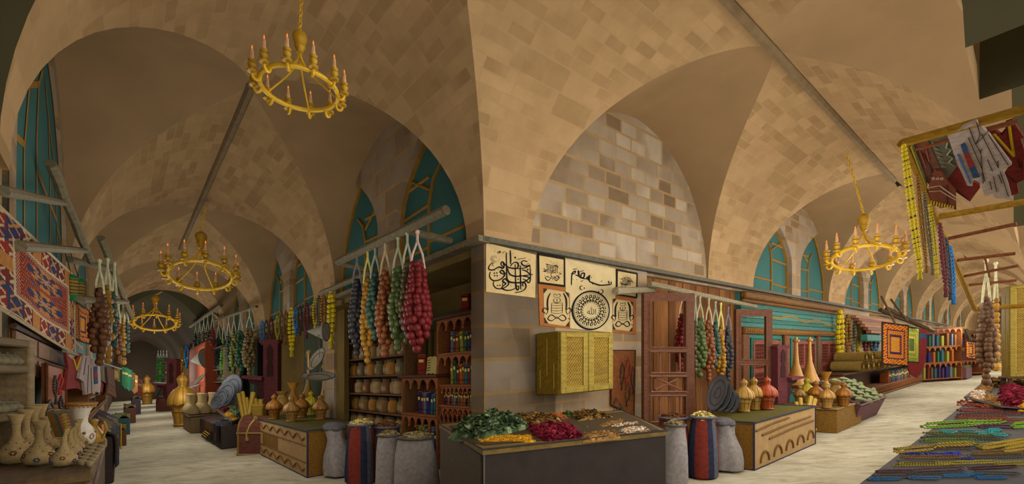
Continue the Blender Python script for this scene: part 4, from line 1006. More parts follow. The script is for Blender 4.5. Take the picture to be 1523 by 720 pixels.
# ---- stall of clay bottles, orange cupboard, giant lantern
pc = AB(onH(283, 645, 0)); F = Frame(W(pc[0]+1.0, pc[1], 0), ROT_L)
r = thing('bottle_stall', 'low brown stall of small clay bottles beside the giant lantern', 'stall', F.o, ROT_L); Hc = 0.5
mb = MB(); mb.rbox(-1, 1, .0, 1.3, 0, Hc-.03, (112, 92, 60), .02); mb.obj('counter', M_WOOD, r, shear=ROT_L); mb = MB(); mb.rbox(-1.04, 1.04, -.04, 1.34, Hc-.03, Hc, (84, 64, 42), .01); mb.obj('top', M_WOOD, r, shear=ROT_L)
def small_bottle(label, loc, H, group, col=(156, 134, 92)):
    return lathe_thing('clay_bottle', label, 'bottle', loc, [('body', [(.12*H, 0), (.24*H, .05*H), (.27*H, .18*H), (.2*H, .36*H), (.09*H, .52*H)], col, M_CLAY), ('neck', [(.09*H, .52*H), (.07*H, .75*H), (.12*H, .97*H), (.1*H, 1.0*H)], col, M_CLAY)], group)
sb = None
for i in range(4):
    for j in range(5):
        lab = 'small clay bottle in row %s from the alley, %s along it, beside the giant lantern' % (ordn(i), ordn(j)); pos = F(-.85+j*.34, .12+i*.3, Hc)
        if sb is None: sb = small_bottle(lab, pos, .62, 'clay bottles on the bottle stall')
        else: copy_tree(sb, pos, 0, lab)
p = onH(272, 634, 0); lantern('giant gold lantern standing on the ground beside the clay bottle stall', W(*AB(p)[:2], 0), 79*p.y/FPX, (192, 140, 46), wide=.8)
bo = -0.75; a1, a0 = aB(283, bo), aB(307, bo); h0, h1 = AB(onB(302, 562, bo))[2], AB(onB(296, 512, bo))[2]; Fo = Frame(W((a0+a1)/2, bo, 0), ROT_L); wo = a1-a0
r = thing('orange_cupboard', 'orange painted cupboard with a tin funnel hung on its doors', 'cupboard', Fo.o, ROT_L); OC = (150, 66, 34)
mb = MB(); mb.rbox(-wo/2, wo/2, 0, .5, 0, h1, (128, 56, 30), .02); mb.obj('carcass', M_WOOD, r, shear=ROT_L)
for s in (-1, 1):
    mb = MB(); x0, x1 = sorted((s*.02, s*(wo/2-.03))); mb.rbox(x0, x1, -.03, 0, .1, h1-.06, OC, .01); d = mb.obj('door', M_WOOD, r, shear=ROT_L)
    mb = MB()
    for z0, z1 in ((.2, h1*.42), (h1*.48, h1-.16)): mb.rbox(x0+.08, x1-.08, -.045, -.028, z0, z1, (168, 82, 44), .012)
    mb.obj('raised_panel', M_WOOD, d, shear=ROT_L)
    mb = MB(); mb.ball((s*.08, -.06, h1*.5), .03, (170, 140, 60), 8, 5); mb.obj('knob', M_BRASS, d, shear=ROT_L)
funnel('grey tin funnel on the orange cupboard doors', *[at(x, y, tB(296, 535, -.95)) for x, y in ((284, 537), (304, 519), (307, 548))], (146, 142, 128))
dish('pale round platter tilted on a stand before the orange cupboard', onB(298, 564, -.95), .26, (-.5, -.6, .62), (138, 130, 112))
dish('pale flat platter lying behind the clay bottles', onB(288, 576, -1.0), .22, (-.2, -.3, .9), (138, 130, 112))
bs = -0.55; a1, a0 = aB(309, bs), aB(332, bs); hs_ = AB(onB(320, 520, bs))[2]; Fs = Frame(W((a0+a1)/2, bs, 0), ROT_L); ws = a1-a0
bookcase('pale wooden shelf of clay pots between the orange cupboard and the fruit strings', Fs, ws, hs_, .5, [.5, 1.0, 1.45, 1.9], False, (120, 102, 74), (84, 68, 46), name='pot_shelf')
pp = None
for s, z in enumerate([.5, 1.0, 1.45, 1.9]):
    for k in range(5):
        lab = 'clay pot, %s along on %s shelf of the pot shelf by the orange cupboard' % (ordn(k), ordn(s)); pos = Fs(-ws/2+.2+k*(ws-.4)/4, .22, z)
        if pp is None: pp = pot(lab, pos, .32, 0, (118, 108, 84), 'pots beside the orange cupboard')
        else: copy_tree(pp, pos, .5*k, lab)
# ---- the far repeats of such stalls down the lane
chest('second painted chest with wavy lines farther down the lane, just before the giant lantern', AB(onH(273, 633, 0))[0]+2.4, -1.05, 3.0, .8, .69, ROT_L, 'waves')
a2 = AB(onH(258, 622, 0))[0]
for i in range(4): lantern('small amber lantern, %s along the far wavy-lined chest' % ordn(i), W(a2-1.2+i*.55, -.7+.12*(i % 2), .69), .42, [(160, 104, 24), (178, 132, 62), (188, 150, 36), (172, 122, 52)][i])
p = onH(255, 602, 0); bracket('far maroon carved bracket near the dark end of the lane', at(262, 600, 20), 66*20/FPX, 0.1, -1)
for i, (px, c, nm) in enumerate([(290, (150, 130, 30), 'yellow'), (284, (60, 60, 62), 'black'), (278, (28, 110, 176), 'blue'), (271, (150, 120, 30), 'mustard')]):
    t = tB(px, 512, -.2); necklace('far %s necklace under the eave beyond the orange cupboard' % nm, onB(px, 510+(290-px)*.35, -.2), .2, 26*t/FPX, .06, c, 0)
r = thing('far_trunk', 'small maroon trunk far down the lane beside the far chest', 'trunk', onH(246, 612, 0), 0.05); mb = MB(); mb.rbox(-.5, .5, 0, .6, 0, .5, (92, 52, 40), .02); mb.obj('box', M_WOOD, r); mb = MB(); mb.tube([(-.5, .3, .5), (.5, .3, .5)], .28, 12, (98, 56, 42)); mb.obj('lid', M_WOOD, r)
a3 = AB(onH(236, 604, 0))[0]; Ff = Frame(W(a3+2, -1.1, 0), ROT_L)
r = thing('cloth_stall', 'far low stall draped with dark carpets near the dark end', 'stall', Ff.o, ROT_L); mb = MB(); mb.rbox(-1.8, 1.8, 0, .9, 0, .52, DARKB, .02); mb.obj('counter', M_WOOD, r, shear=ROT_L); mb = MB(); mb.slab([[(-1.8+.15*j, -.03 if i < 4 else -.03+(i-4)*.12, min(.56, .15+.1*i)) for j in range(25)] for i in range(11)], (0, .01, -.01), cf=stripes(CARP+[(120, 40, 50), (160, 120, 40)], 8)); mb.obj('draped_carpet', M_CLOTH, r, shear=ROT_L)
p = at(219, 598, 33); lantern('far gold lantern standing before the dark end of the lane', W(*AB(p)[:2], 0), 43*33/FPX, (176, 126, 44), wide=.8)
for i in range(3): dish('far grey plate, %s of three leaning near the far lantern' % ordn(i), at(240-i*3, 578+i*4, 24-.3*i), .5-.1*i, (-.8, -.5, .3), (94, 96, 102))
r = thing('orange_cupboard', 'far orange cupboard near the dark end of the lane', 'cupboard', W(AB(at(228, 590, 34))[0], .0, 0), ROT_L); mb = MB(); mb.rbox(-1.0, 1.0, -.6, .3, 0, 2.7, OC, .02); mb.obj('carcass', M_WOOD, r); mb = MB(); mb.rbox(-.8, .8, -.63, -.58, 1.3, 2.5, (168, 82, 44), .02); mb.obj('door', M_WOOD, r)
# ---- sacks before the jar rack
def gp(px, py): p = onH(px, py, 0); a, b, _ = AB(p); return W(a, b, 0), p.y
GS = (140, 132, 128)
def sk(fn, label, px, py, top, wpx, *a, **k):
    p, t = gp(px, py); return fn(label, p, (py-top)*t/FPX, wpx/2*t/FPX, *a, **k)
sk(tied_sack, 'plump grey tied sack leaning on the wavy-lined chest', 505, 708, 629, 45, GS, -.12)
sk(sack, 'navy and red striped sack of yellow pasta, beside the grey tied sack', 537, 718, 631, 46, [(46, 48, 66), (114, 48, 38), (88, 88, 96)], ((196, 176, 104), 'leaf'), stripes=True, lumps=.02, rot=.5)
sk(sack, 'striped sack of brown grain half hidden behind the grey sacks by the pasta sack', 575, 712, 634, 50, [(60, 58, 70), (122, 56, 46), (86, 86, 96)], ((104, 66, 40), 'grain'), stripes=True, lumps=.02, rot=1.2)
sk(sack, 'narrow grey open sack of grain beside the striped sacks, jar rack side', 579, 728, 647, 40, [GS], ((138, 122, 82), 'leaf'))
sk(sack, 'wide grey open sack of grain against the spice counter, bookcase side', 619, 732, 650, 66, [(136, 128, 124)], ((138, 122, 82), 'leaf'), lumps=.04)
# ---- the spice counter at the corner
HC = 0.95
cf = [onH(720, 668, HC), onH(990, 640, HC), onH(925, 611, HC), onH(655, 631, HC)]
cf = [Vector((p.x, p.y, 0)) for p in cf]
C0 = Vector((cf[0].x, cf[0].y, SLOPE*cf[0].x)); ct = thing('spice_counter', 'dark boxy spice counter standing before the stone corner', 'counter', C0)
def up(pts, h): return [Vector((p.x, p.y, h+SLOPE*p.x)) for p in pts]
def poly(mb, pts, h0, h1, col, top=None):
    A, B = up(pts, h0), up(pts, h1); n = len(pts); mb.add(A+B, [tuple(range(n))[::-1]]+[(i, (i+1) % n, n+(i+1) % n, n+i) for i in range(n)], col); o = len(mb.v)-2*n; mb.f.append(tuple(o+n+i for i in range(n))); mb.c.append(top or col)
cen = sum(cf, Vector())/4
mb = MB(); poly(mb, cf, 0, HC-.04, (54, 47, 42)); rel(mb, C0).obj('body', M_PAINT, ct, smooth=False)
mb = MB(); poly(mb, [cen+(p-cen)*1.012 for p in cf], HC-.04, HC, (112, 90, 48)); rel(mb, C0).obj('top', M_WOOD, ct, smooth=False)
mb = MB(); mb.tube(up([cen+(p-cen)*1.012 for p in cf], HC), .008, 5, (60, 54, 44), True); mb.tube(up([cf[0]], 0)+up([cf[0]], HC), .006, 5, (96, 94, 92)); rel(mb, C0).obj('edging', M_PAINT, ct)
mb = MB(); mb.v = []; 
d0 = [onH(x, y, HC) for x, y in ((690, 656), (722, 663), (980, 640), (930, 613), (668, 634))]
plate(mb, [p+Vector((0,0,.006)) for p in d0], (0, 0, -.005), (70, 56, 34)); rel(mb, C0).obj('tray_bed', M_WOOD, ct, smooth=False)
mb = MB(); plate(mb, [cf[0]+(cf[3]-cf[0])*s+Vector((-.012 if z == 0 else -.012, 0, SLOPE*0+h)) for s, h, z in ((.03, .02, 0), (.97, .02, 0), (.97, HC-.06, 0), (.03, HC-.06, 0))], (.012, 0, 0), (72, 56, 34)); rel(mb, C0).obj('side_panel', M_WOOD, ct, smooth=False)
def ch(label, px, bump, cols, style, dens=110, sz=.03, h=HC+.008):
    mx, my = sum(x for x, y in px)/4, sum(y for x, y in px)/4
    return heap(label, [onH(mx+(x-mx)*1.03, my+(y-my)*.98, h) for x, y in px], bump*1.15, cols, style, int(dens*1.2), size=sz)
ch('big heap of green herbs on the spice counter, at the bookcase end', [(668, 648), (722, 655), (786, 637), (742, 620)], .20, GREEN, 'leaf', 900, .034)
ch('yellow powder heap along the front edge of the spice counter', [(704, 657), (800, 657), (792, 645), (712, 651)], .05, YEL, 'grain', 260, .012)
ch('brown herb heap at the back of the spice counter, next to the green herbs', [(790, 632), (838, 628), (815, 613), (757, 616)], .07, BRN, 'leaf', 240, .022)
ch('orange spice patch at the back of the spice counter', [(837, 626), (852, 624), (834, 612), (817, 612)], .03, ORA, 'grain', 40, .012)
ch('narrow bright green herb patch behind the orange spice', [(853, 623), (858, 621), (848, 611), (836, 611)], .04, [(74, 110, 50), (60, 92, 44)], 'leaf', 60, .018)
ch('golden brown herb heap at the back corner of the spice counter', [(856, 628), (916, 621), (886, 610), (846, 613)], .07, BRN, 'leaf', 260, .022)
ch('crimson dried pepper heap in the middle of the spice counter', [(806, 657), (868, 651), (846, 630), (782, 634)], .08, RED, 'pod', 300, .036)
ch('grey folded paper patch between the peppers and the roots', [(860, 641), (884, 637), (868, 627), (843, 629)], .025, GRY, 'grain', 20, .012)
ch('tan ginger heap along the front of the spice counter', [(868, 652), (922, 647), (918, 639), (866, 643)], .04, TAN, 'grain', 60, .02)
ch('light brown root heap beside the golden brown herbs', [(888, 637), (934, 628), (926, 621), (892, 630)], .035, TAN, 'grain', 50, .02)
ch('white garlic heap at the front end of the spice counter', [(920, 645), (968, 640), (958, 633), (919, 638)], .035, WHT, 'grain', 90, .022)
ch('white almond heap behind the garlic on the spice counter', [(908, 636), (954, 630), (948, 625), (908, 632)], .03, WHT, 'grain', 70, .02)
# ================================================================== LANE TWO: the right face of the block
U1 = Vector((-SI, CO, 0)); U2 = Vector((CO, SI, 0))
class FA_:
    """the face a = a0; near: towards the lane"""
    def __init__(s, a0): s.a0 = a0; s.n = -U1; s.rot = ROT_R
    def __call__(s, px, py, near=0.0): return onA(px, py, s.a0-near)
FA = FA_(-0.012)
PAPER = (188, 164, 116); BLK = (34, 34, 34)
def strokes(f, items, conv, near, loc, parent, name='ink_lettering', col=BLK, wm=1.0):
    """items: (points, width) brush strokes; conv: zoom pixel -> photo pixel"""
    mb = MB()
    for pts, w in items:
        P = [conv(*p) for p in pts]; dense = []
        for i in range(len(P)-1):                         # Catmull-Rom
            p0, p1, p2, p3 = P[max(i-1, 0)], P[i], P[i+1], P[min(i+2, len(P)-1)]
            for q in range(5):
                t = q/5; dense.append(tuple(0.5*((2*p1[k])+(-p0[k]+p2[k])*t+(2*p0[k]-5*p1[k]+4*p2[k]-p3[k])*t*t+(-p0[k]+3*p1[k]-3*p2[k]+p3[k])*t**3) for k in (0, 1)))
        dense.append(P[-1])
        if len(P) == 1: dense = [P[0], (P[0][0]+.05, P[0][1])]
        sc = conv(1, 0)[0]-conv(0, 0)[0]; V = []; n = len(dense)
        for i, p in enumerate(dense):
            a, b = dense[max(i-1, 0)], dense[min(i+1, n-1)]; dx, dy = b[0]-a[0], b[1]-a[1]; l = math.hypot(dx, dy) or 1
            hw = w*sc/2*wm*(0.55+0.45*sin(pi*min(1, max(0, (i+.6)/(n+.2)))))*(0.8+0.35*abs(dx/l*0.5+dy/l*0.8)); V += [f(p[0]-dy/l*hw, p[1]+dx/l*hw, near), f(p[0]+dy/l*hw, p[1]-dx/l*hw, near)]
        mb.add(V, [(2*i, 2*i+1, 2*i+3, 2*i+2) for i in range(n-1)])
        mb.c[-(n-1):] = [col]*(n-1)
    return rel(mb, loc).obj(name, M_INK, parent, smooth=False)
def dots(f, items, conv, near, loc, parent, name='ink_dots'):
    mb = MB()
    for x, y, s in items: mb.add([f(*conv(x+dx*s, y+dy*s), near) for dx, dy in ((-1, 0), (0, -1), (1, 0), (0, 1))], [(0, 1, 2, 3)], BLK)
    return rel(mb, loc).obj(name, M_INK, parent, smooth=False)
def glyph(f, s, conv, cx, cy, hgt, near, loc, parent, name='lettering'):
    c = bpy.data.curves.new('g', 'FONT'); c.body = s; c.align_x = 'CENTER'; o = bpy.data.objects.new('g', c); COL.objects.link(o)
    me = bpy.data.meshes.new_from_object(o.evaluated_get(bpy.context.evaluated_depsgraph_get())); bpy.data.objects.remove(o); bpy.data.curves.remove(c)
    xs = [v.co.x for v in me.vertices]; ys = [v.co.y for v in me.vertices]; mx, my, k = (min(xs)+max(xs))/2, (min(ys)+max(ys))/2, hgt/(max(ys)-min(ys))
    mb = MB(); mb.add([f(*conv(cx+(v.co.x-mx)*k, cy-(v.co.y-my)*k), near) for v in me.vertices], [tuple(p.vertices) for p in me.polygons], BLK); bpy.data.meshes.remove(me)
    return rel(mb, loc).obj(name, M_INK, parent, smooth=False)
def sheet(name, label, px, col, near=0.0, th=0.008, cat='poster', frame=None):
    P = [FA(x, y, near) for x, y in px]; r = thing(name, label, cat, P[0]); mb = MB(); plate(mb, P, U1*th, col); rel(mb, P[0]).obj('paper', M_PAPER, r, smooth=False)
    if frame: mb = MB(); mb.tube([FA(x, y, near) for x, y in px], frame[0], 4, frame[1], True); rel(mb, P[0]).obj('frame', M_WOOD, r)
    return r, P[0]
c1 = lambda x, y: (720+x/8, 355+y/8)
r, lo = sheet('calligraphy_poster', 'square parchment with one large rounded black calligraphy, at the corner of the wall', [(723, 361), (797, 379), (796, 443), (723, 434)], PAPER)
S1 = [([(100, 285), (62, 325), (58, 365), (110, 372), (175, 338), (222, 352), (238, 325), (225, 280), (205, 282), (205, 315), (240, 348)], 13), ([(225, 275), (262, 320), (300, 345), (380, 355), (408, 322), (392, 285), (350, 288), (312, 330)], 13), ([(330, 352), (420, 356), (485, 348), (545, 318), (500, 326), (458, 312), (445, 280), (470, 262), (515, 275)], 12),
      ([(265, 165), (268, 330), (272, 470), (308, 515), (400, 525), (480, 512), (537, 470), (505, 452), (465, 452)], 14), ([(312, 138), (316, 230), (316, 305)], 12), ([(278, 350), (305, 420), (370, 448), (460, 442), (580, 425)], 13), ([(450, 372), (500, 385), (545, 422)], 11),
      ([(75, 395), (66, 450), (105, 497), (180, 492), (236, 448), (240, 405), (212, 375), (192, 400), (235, 422), (272, 398)], 13), ([(118, 505), (112, 550), (150, 592), (222, 592), (282, 555), (290, 520), (250, 478), (222, 505), (258, 535), (232, 560), (212, 590), (270, 615), (345, 605), (388, 570), (380, 545)], 13),
      ([(370, 305), (374, 450), (378, 570), (398, 612), (412, 590), (402, 555)], 12), ([(430, 318), (434, 470), (436, 605)], 12), ([(470, 570), (455, 545), (480, 525), (498, 555), (490, 595), (440, 630), (365, 642)], 12), ([(545, 308), (552, 420), (548, 500), (530, 525), (495, 495), (460, 478)], 11), ([(155, 165), (185, 152), (192, 165), (165, 172)], 9), ([(385, 250), (500, 228)], 5), ([(500, 310), (540, 292)], 5), ([(215, 175), (250, 150)], 5), ([(110, 285), (100, 310), (112, 330)], 5), ([(230, 510), (215, 560)], 8)]
strokes(FA, S1, c1, .003, lo, r, wm=1.5)
for q in range(3): strokes(FA, [([(132+rr*cos(a), 237+rr*.85*sin(a)) for a in [i*.6+q for i in range(8)]], 4) for rr in ((52, 38, 22)[q],)], c1, .003, lo, r, 'small_round_seal', (70, 62, 48))
rn = random.Random(4)
dots(FA, [(520, 368, 14), (370, 225, 15), (122, 410, 12), (152, 408, 12), (126, 440, 12), (156, 440, 12), (160, 558, 11), (188, 556, 11), (405, 482, 11)]+[(rn.choice([200, 330, 460, 150, 540, 420, 300])+rn.uniform(-45, 45), rn.uniform(150, 620), rn.uniform(3, 6)) for _ in range(60)], c1, .003, lo, r)
c2 = lambda x, y: (798+x/5.54, 370+y/5.54)
z2 = lambda pts: [c2(*p) for p in pts]
def seal(f, r, lo, cx, cy, rx, ry, seed):
    rn = random.Random(seed); it = []
    for k in range(26):
        a = rn.random()*6.28; q = rn.random()**.5; x, y = cx+rx*q*cos(a), cy+ry*q*sin(a)*.95; it.append(([(x, y), (x+rn.uniform(-22, 22), y+rn.uniform(-12, 12)), (x+rn.uniform(-26, 26), y+rn.uniform(-22, 22))], 4.5))
    for k in range(7): x = cx-rx*.6+k*rx*.2; it.append(([(x, cy-ry*.75), (x, cy+ry*.2)], 5))
    for s in (-1, 1): it.append(([(cx+s*rx*.15, cy+ry*.6), (cx+s*rx*.5, cy+ry*.95), (cx+s*rx*.85, cy+ry*.6), (cx+s*rx*.55, cy+ry*.45)], 7))
    strokes(f, it, c2, .003, lo, r); dots(f, [(cx+rx*1.1*cos(a)*rn.uniform(.8, 1), cy+ry*1.1*sin(a)*rn.uniform(.8, 1), 3.5) for a in [i*.35 for i in range(18)]], c2, .003, lo, r)
r, lo = sheet('small_seal_panel', 'small parchment with a dense black seal, above the orange emblem panel nearest the corner', z2([(14, 44), (228, 82), (228, 308), (18, 280)]), PAPER, frame=(.02, (40, 36, 30))); seal(FA, r, lo, 130, 190, 68, 78, 1)
r, lo = sheet('small_seal_panel', 'small parchment with a dense black seal, at the door end of the poster group', z2([(662, 174), (826, 205), (822, 403), (660, 376)]), PAPER, frame=(.02, (40, 36, 30))); seal(FA, r, lo, 740, 290, 52, 70, 2)
def emblem(label, outer, inner, cx, cy, w, h, seed):
    r, lo = sheet('emblem_panel', label, z2(outer), (150, 94, 50)); mb = MB(); plate(mb, [FA(*c2(*p), .004) for p in inner], U1*.004, (182, 158, 112)); rel(mb, lo).obj('parchment_field', M_PAPER, r, smooth=False)
    it = []
    for s in (-1, 1):
        it.append(([(cx+s*w*.36, cy-h*.42), (cx+s*w*.5, cy-h*.25), (cx+s*w*.52, cy), (cx+s*w*.46, cy+h*.08)], 15)); it.append(([(cx+s*w*.62, cy+h*.20), (cx+s*w*.78, cy+h*.12), (cx+s*w*.68, cy+h*.03), (cx+s*w*.5, cy+h*.12), (cx+s*w*.6, cy+h*.24)], 9))
        it.append(([(cx, cy+h*.36), (cx+s*w*.3, cy+h*.24), (cx+s*w*.5, cy+h*.36), (cx+s*w*.28, cy+h*.42), (cx, cy+h*.3)], 10)); it.append(([(cx+s*w*.3, cy-h*.12), (cx+s*w*.3, cy+h*.18)], 6)); it.append(([(cx+s*w*.6, cy+h*.34), (cx+s*w*.72, cy+h*.38)], 6))
    for z in (-.13, -.06, .02, .1, .18): it.append(([(cx-w*.3, cy+h*z), (cx, cy+h*(z+.02)), (cx+w*.3, cy+h*z)], 4.5))
    for s in (-.1, 0, .1): it.append(([(cx, cy-h*.1), (cx+w*s*2, cy-h*.2), (cx+w*s, cy-h*.26)], 6))
    it.append(([(cx-w*.18, cy-h*.32), (cx-w*.14, cy-h*.4), (cx, cy-h*.36), (cx+w*.14, cy-h*.4), (cx+w*.18, cy-h*.32), (cx, cy-h*.29), (cx-w*.18, cy-h*.32)], 5)); strokes(FA, it, c2, .0055, lo, r)
    for i, (x, y) in enumerate(inner):
        m = MB(); n1, n2 = inner[(i+1) % 4], inner[i-1]; k = .16
        m.add([FA(*c2(x, y), .0055), FA(*c2(x+(n1[0]-x)*k, y+(n1[1]-y)*k), .0055), FA(*c2(x+(n2[0]-x)*k, y+(n2[1]-y)*k), .0055)], [(0, 1, 2)], (56, 48, 36))
        rel(m, lo).obj('corner_ornament', M_INK, r, smooth=False)
emblem('orange bordered emblem panel under the small seal, nearest the corner of the wall', [(16, 284), (236, 318), (236, 352), (272, 372), (276, 656), (28, 630)], [(58, 326), (266, 362), (270, 642), (66, 612)], 168, 480, 150, 270, 5)
emblem('orange bordered emblem panel at the door end, above the prayer bead board', [(657, 384), (820, 408), (822, 708), (624, 690), (626, 412), (655, 408)], [(632, 412), (796, 438), (790, 682), (628, 664)], 710, 540, 116, 240, 6)
r, lo = sheet('calligraphy_poster', 'tall pale poster with a round black medallion and two crescents, amid the group', z2([(237, 83), (650, 163), (650, 404), (624, 412), (624, 692), (278, 656), (274, 372), (240, 352)]), (190, 170, 126), .003)
cx, cy, R = 448, 508, 152
it = [([(cx+R*cos(a), cy+R*1.03*sin(a)) for a in [i*2*pi/24 for i in range(25)]], 17), ([(cx+R*.9*cos(a), cy+R*.93*sin(a)) for a in [i*2*pi/24 for i in range(25)]], 3)]
rn = random.Random(9)
for k in range(22):
    a = k*2*pi/22; A = lambda q, d: (cx+R*q*cos(a+d), cy+R*q*1.02*sin(a+d)); it.append(([A(.40, 0), A(.62, .05), A(.84, .02)], 7)); it.append(([A(.5, .16), A(.66, .02), A(.7, .2), A(.84, .1)], 8)); it.append(([A(.46, .12), A(.56, .18), A(.5, .22)], 6)); it.append(([A(.78, .2), A(.84, .14)], 6))
strokes(FA, it, c2, .006, lo, r, 'ring_lettering'); glyph(FA, '\ufdf2', c2, 453, 510, 62, .006, lo, r, 'centre_lettering')
strokes(FA, [([(288, 300), (290, 230), (300, 195), (320, 185), (312, 205), (285, 205)], 9), ([(320, 215), (350, 222), (345, 180), (350, 225), (385, 240), (395, 205), (372, 205), (368, 240), (420, 250)], 10), ([(440, 215), (436, 265), (460, 280), (520, 300), (580, 298), (615, 292), (612, 270)], 9), ([(592, 265), (600, 290)], 7), ([(300, 170), (335, 165)], 5), ([(355, 190), (390, 180)], 5), ([(385, 262), (365, 270)], 5)], c2, .006, lo, r, 'heading_lettering', wm=1.4)
mb = MB(); mb.add([FA(*c2(x, y), .006) for x, y in ((405, 238), (440, 214), (442, 266), (425, 262))], [(0, 1, 2, 3)], BLK); rel(mb, lo).obj('heading_block', M_INK, r, smooth=False)
dots(FA, [(536, 268, 6), (462, 290, 6), (452, 235, 5), (300, 250, 4), (330, 255, 4)], c2, .006, lo, r)
for x, y, s in ((372, 322, 1), (535, 352, -1)):
    m = MB(); out = [(x+18*cos(a), y+19*sin(a)) for a in [(.75+i*.23)*1 if s == 1 else pi+(.75+i*.23) for i in range(21)]]; inn = [(x+s*5+14*cos(a), y+14.5*sin(a)) for a in [(.75+i*.23) if s == 1 else pi+(.75+i*.23) for i in range(21)]][::-1]
    m.add([FA(*c2(*p), .006) for p in out+inn], [(i, i+1, 40-i, 41-i) for i in range(20)], BLK); x2 = x+s*22
    m.add([FA(*c2(x2+(9 if k % 2 == 0 else 4)*cos(k*pi/5-pi/2), y+3+(9 if k % 2 == 0 else 4)*sin(k*pi/5-pi/2)), .006) for k in range(10)], [tuple(range(10))], BLK); rel(m, lo).obj('crescent_and_star', M_INK, r, smooth=False)
# ---- mustard cabinet with two lattice doors
YC = (142, 121, 48); YD = (122, 98, 26)
af = -0.42; b0, b1 = bA(831, af), bA(910, af); hh0, hh1 = AB(onA(868, 584, af))[2], AB(onA(868, 493, af))[2]
Fc = Frame(W(af, (b0+b1)/2, hh0), ROT_R); wc = b1-b0; Hh = hh1-hh0
def lattice_cabinet(label, Fc, wc, Hh, dep):
    r = thing('wall_cabinet', label, 'cabinet', Fc.o, Fc.rot); mb = MB(); mb.rbox(-wc/2, wc/2, 0, dep, 0, Hh, YD, .012); mb.obj('carcass', M_WOOD, r, shear=Fc.rot)
    mb = MB()
    for x, z0, z1 in ((.2, .1, .5), (.5, .3, .9), (.8, .1, .4)): mb.tube([(-wc/2-.003, dep*x, Hh*z0), (-wc/2-.003, dep*x, Hh*z1)], .005, 4, (168, 146, 66))
    mb.obj('scratches', M_PAINT, r, shear=Fc.rot)
    for s in (-1, 1):
        x0, x1 = (-wc/2+.01, -.006) if s < 0 else (.006, wc/2-.01); fw = (x1-x0)*.17; m = MB()
        m.rbox(x0, x0+fw, -.03, 0, .015, Hh-.015, YC, .006); m.rbox(x1-fw, x1, -.03, 0, .015, Hh-.015, YC, .006); m.rbox(x0+fw, x1-fw, -.03, 0, .015, .015+fw*.9, YC, .006); m.rbox(x0+fw, x1-fw, -.03, 0, Hh-.015-fw*.7, Hh-.015, YC, .006); d = m.obj('door', M_WOOD, r, shear=Fc.rot)
        m = MB(); z0, z1 = .015+fw*.9, Hh-.015-fw*.7; ww = x1-x0-2*fw; m.box(x0+fw, x1-fw, -.008, -.004, z0, z1, (132, 102, 40)); st = ww/7
        n = int((z1-z0)/st)+8
        for k in range(-8, n):
            for sg in (1, -1):
                xa, za = (x0+fw, z0+k*st); xb, zb = x1-fw, za+7*st
                if za < z0: xa += z0-za; za = z0
                if zb > z1: xb -= zb-z1; zb = z1
                if xa >= xb: continue
                if sg < 0: xa, xb = x0+x1-xa, x0+x1-xb
                m.tube([(xa, -.014, za), (xb, -.014, zb)], .006, 4, (166, 138, 60))
        m.obj('lattice_screen', M_WOOD, d, shear=Fc.rot); m = MB()
        m.tube([(x0+fw, -.03, z0), (x1-fw, -.03, z0), (x1-fw, -.03, z1), (x0+fw, -.03, z1)], .008, 4, (184, 158, 78), True); m.obj('bead_moulding', M_WOOD, d, shear=Fc.rot)
    return r
lattice_cabinet('mustard wall cabinet with two lattice doors under the calligraphy posters', Fc, wc, Hh, .40)
# ---- prayer bead board
def bead_board(label, f, quad, loops, col=(112, 62, 24)):
    P = [f(x, y, .02) for x, y in quad]; r = thing('display_board', label, 'board', P[0]); mb = MB(); plate(mb, P, -f.n*.03, col); rel(mb, P[0]).obj('panel', M_WOOD, r, smooth=False)
    mb = MB(); mb.tube([f(x, y, .025) for x, y in quad], .012, 4, (80, 44, 20), True); rel(mb, P[0]).obj('edge_strip', M_WOOD, r)
    for nm, pts, c in loops:
        Q = [f(x, y, .045) for x, y in pts]; q = thing('prayer_beads', nm, 'prayer beads', Q[0]); dense = []; n = len(Q)
        for i in range(n):
            for k in range(6): dense.append(lerp(Q[i], Q[(i+1) % n], k/6))
        mb = MB(); s = (Q[0]-Q[n//2]).length; rr = max(.012, s*.035); d2 = []; acc = 0
        for i in range(len(dense)):
            if i == 0 or (dense[i]-d2[-1]).length > rr*1.7: d2.append(dense[i])
        for p in d2: mb.ball(p, rr, c, 6, 4)
        rel(mb, Q[0]).obj('bead_chain', M_BEAD, q); mb = MB(); e = Q[n//2]; mb.tube([e, e+Vector((0, 0, -rr*3)), e+Vector((0, 0, -rr*6))], [rr*.5, rr*.8, rr*1.3], 6, c); rel(mb, Q[0]).obj('tassel', M_CLOTH, q)
    return r
bead_board('brown wooden board hung with prayer beads, between the mustard cabinet and the glazed door', FA, [(910, 521), (945, 521), (943, 619), (909, 602)],
  [('black prayer beads hanging straight at the top of the board beside the cabinet', [(926, 540), (929, 548), (928, 562), (925, 573), (923, 562), (924, 548)], (50, 44, 40)), ('red prayer beads at the top of the board beside the cabinet', [(934, 533), (937, 542), (937, 556), (931, 565), (929, 554), (932, 542)], (140, 34, 24)), ('dark brown prayer beads along the far edge of the board beside the cabinet', [(941, 546), (944, 555), (943, 568), (942, 579), (939, 568), (939, 556)], (70, 40, 34)), ('black prayer beads low on the board beside the cabinet', [(934, 568), (937, 578), (936, 592), (932, 598), (930, 588), (931, 577)], (46, 42, 38)), ('large grey prayer bead loop at the bottom of the board beside the cabinet', [(917, 592), (922, 600), (926, 606), (929, 612), (922, 606), (914, 613), (912, 604)], (70, 64, 56))])
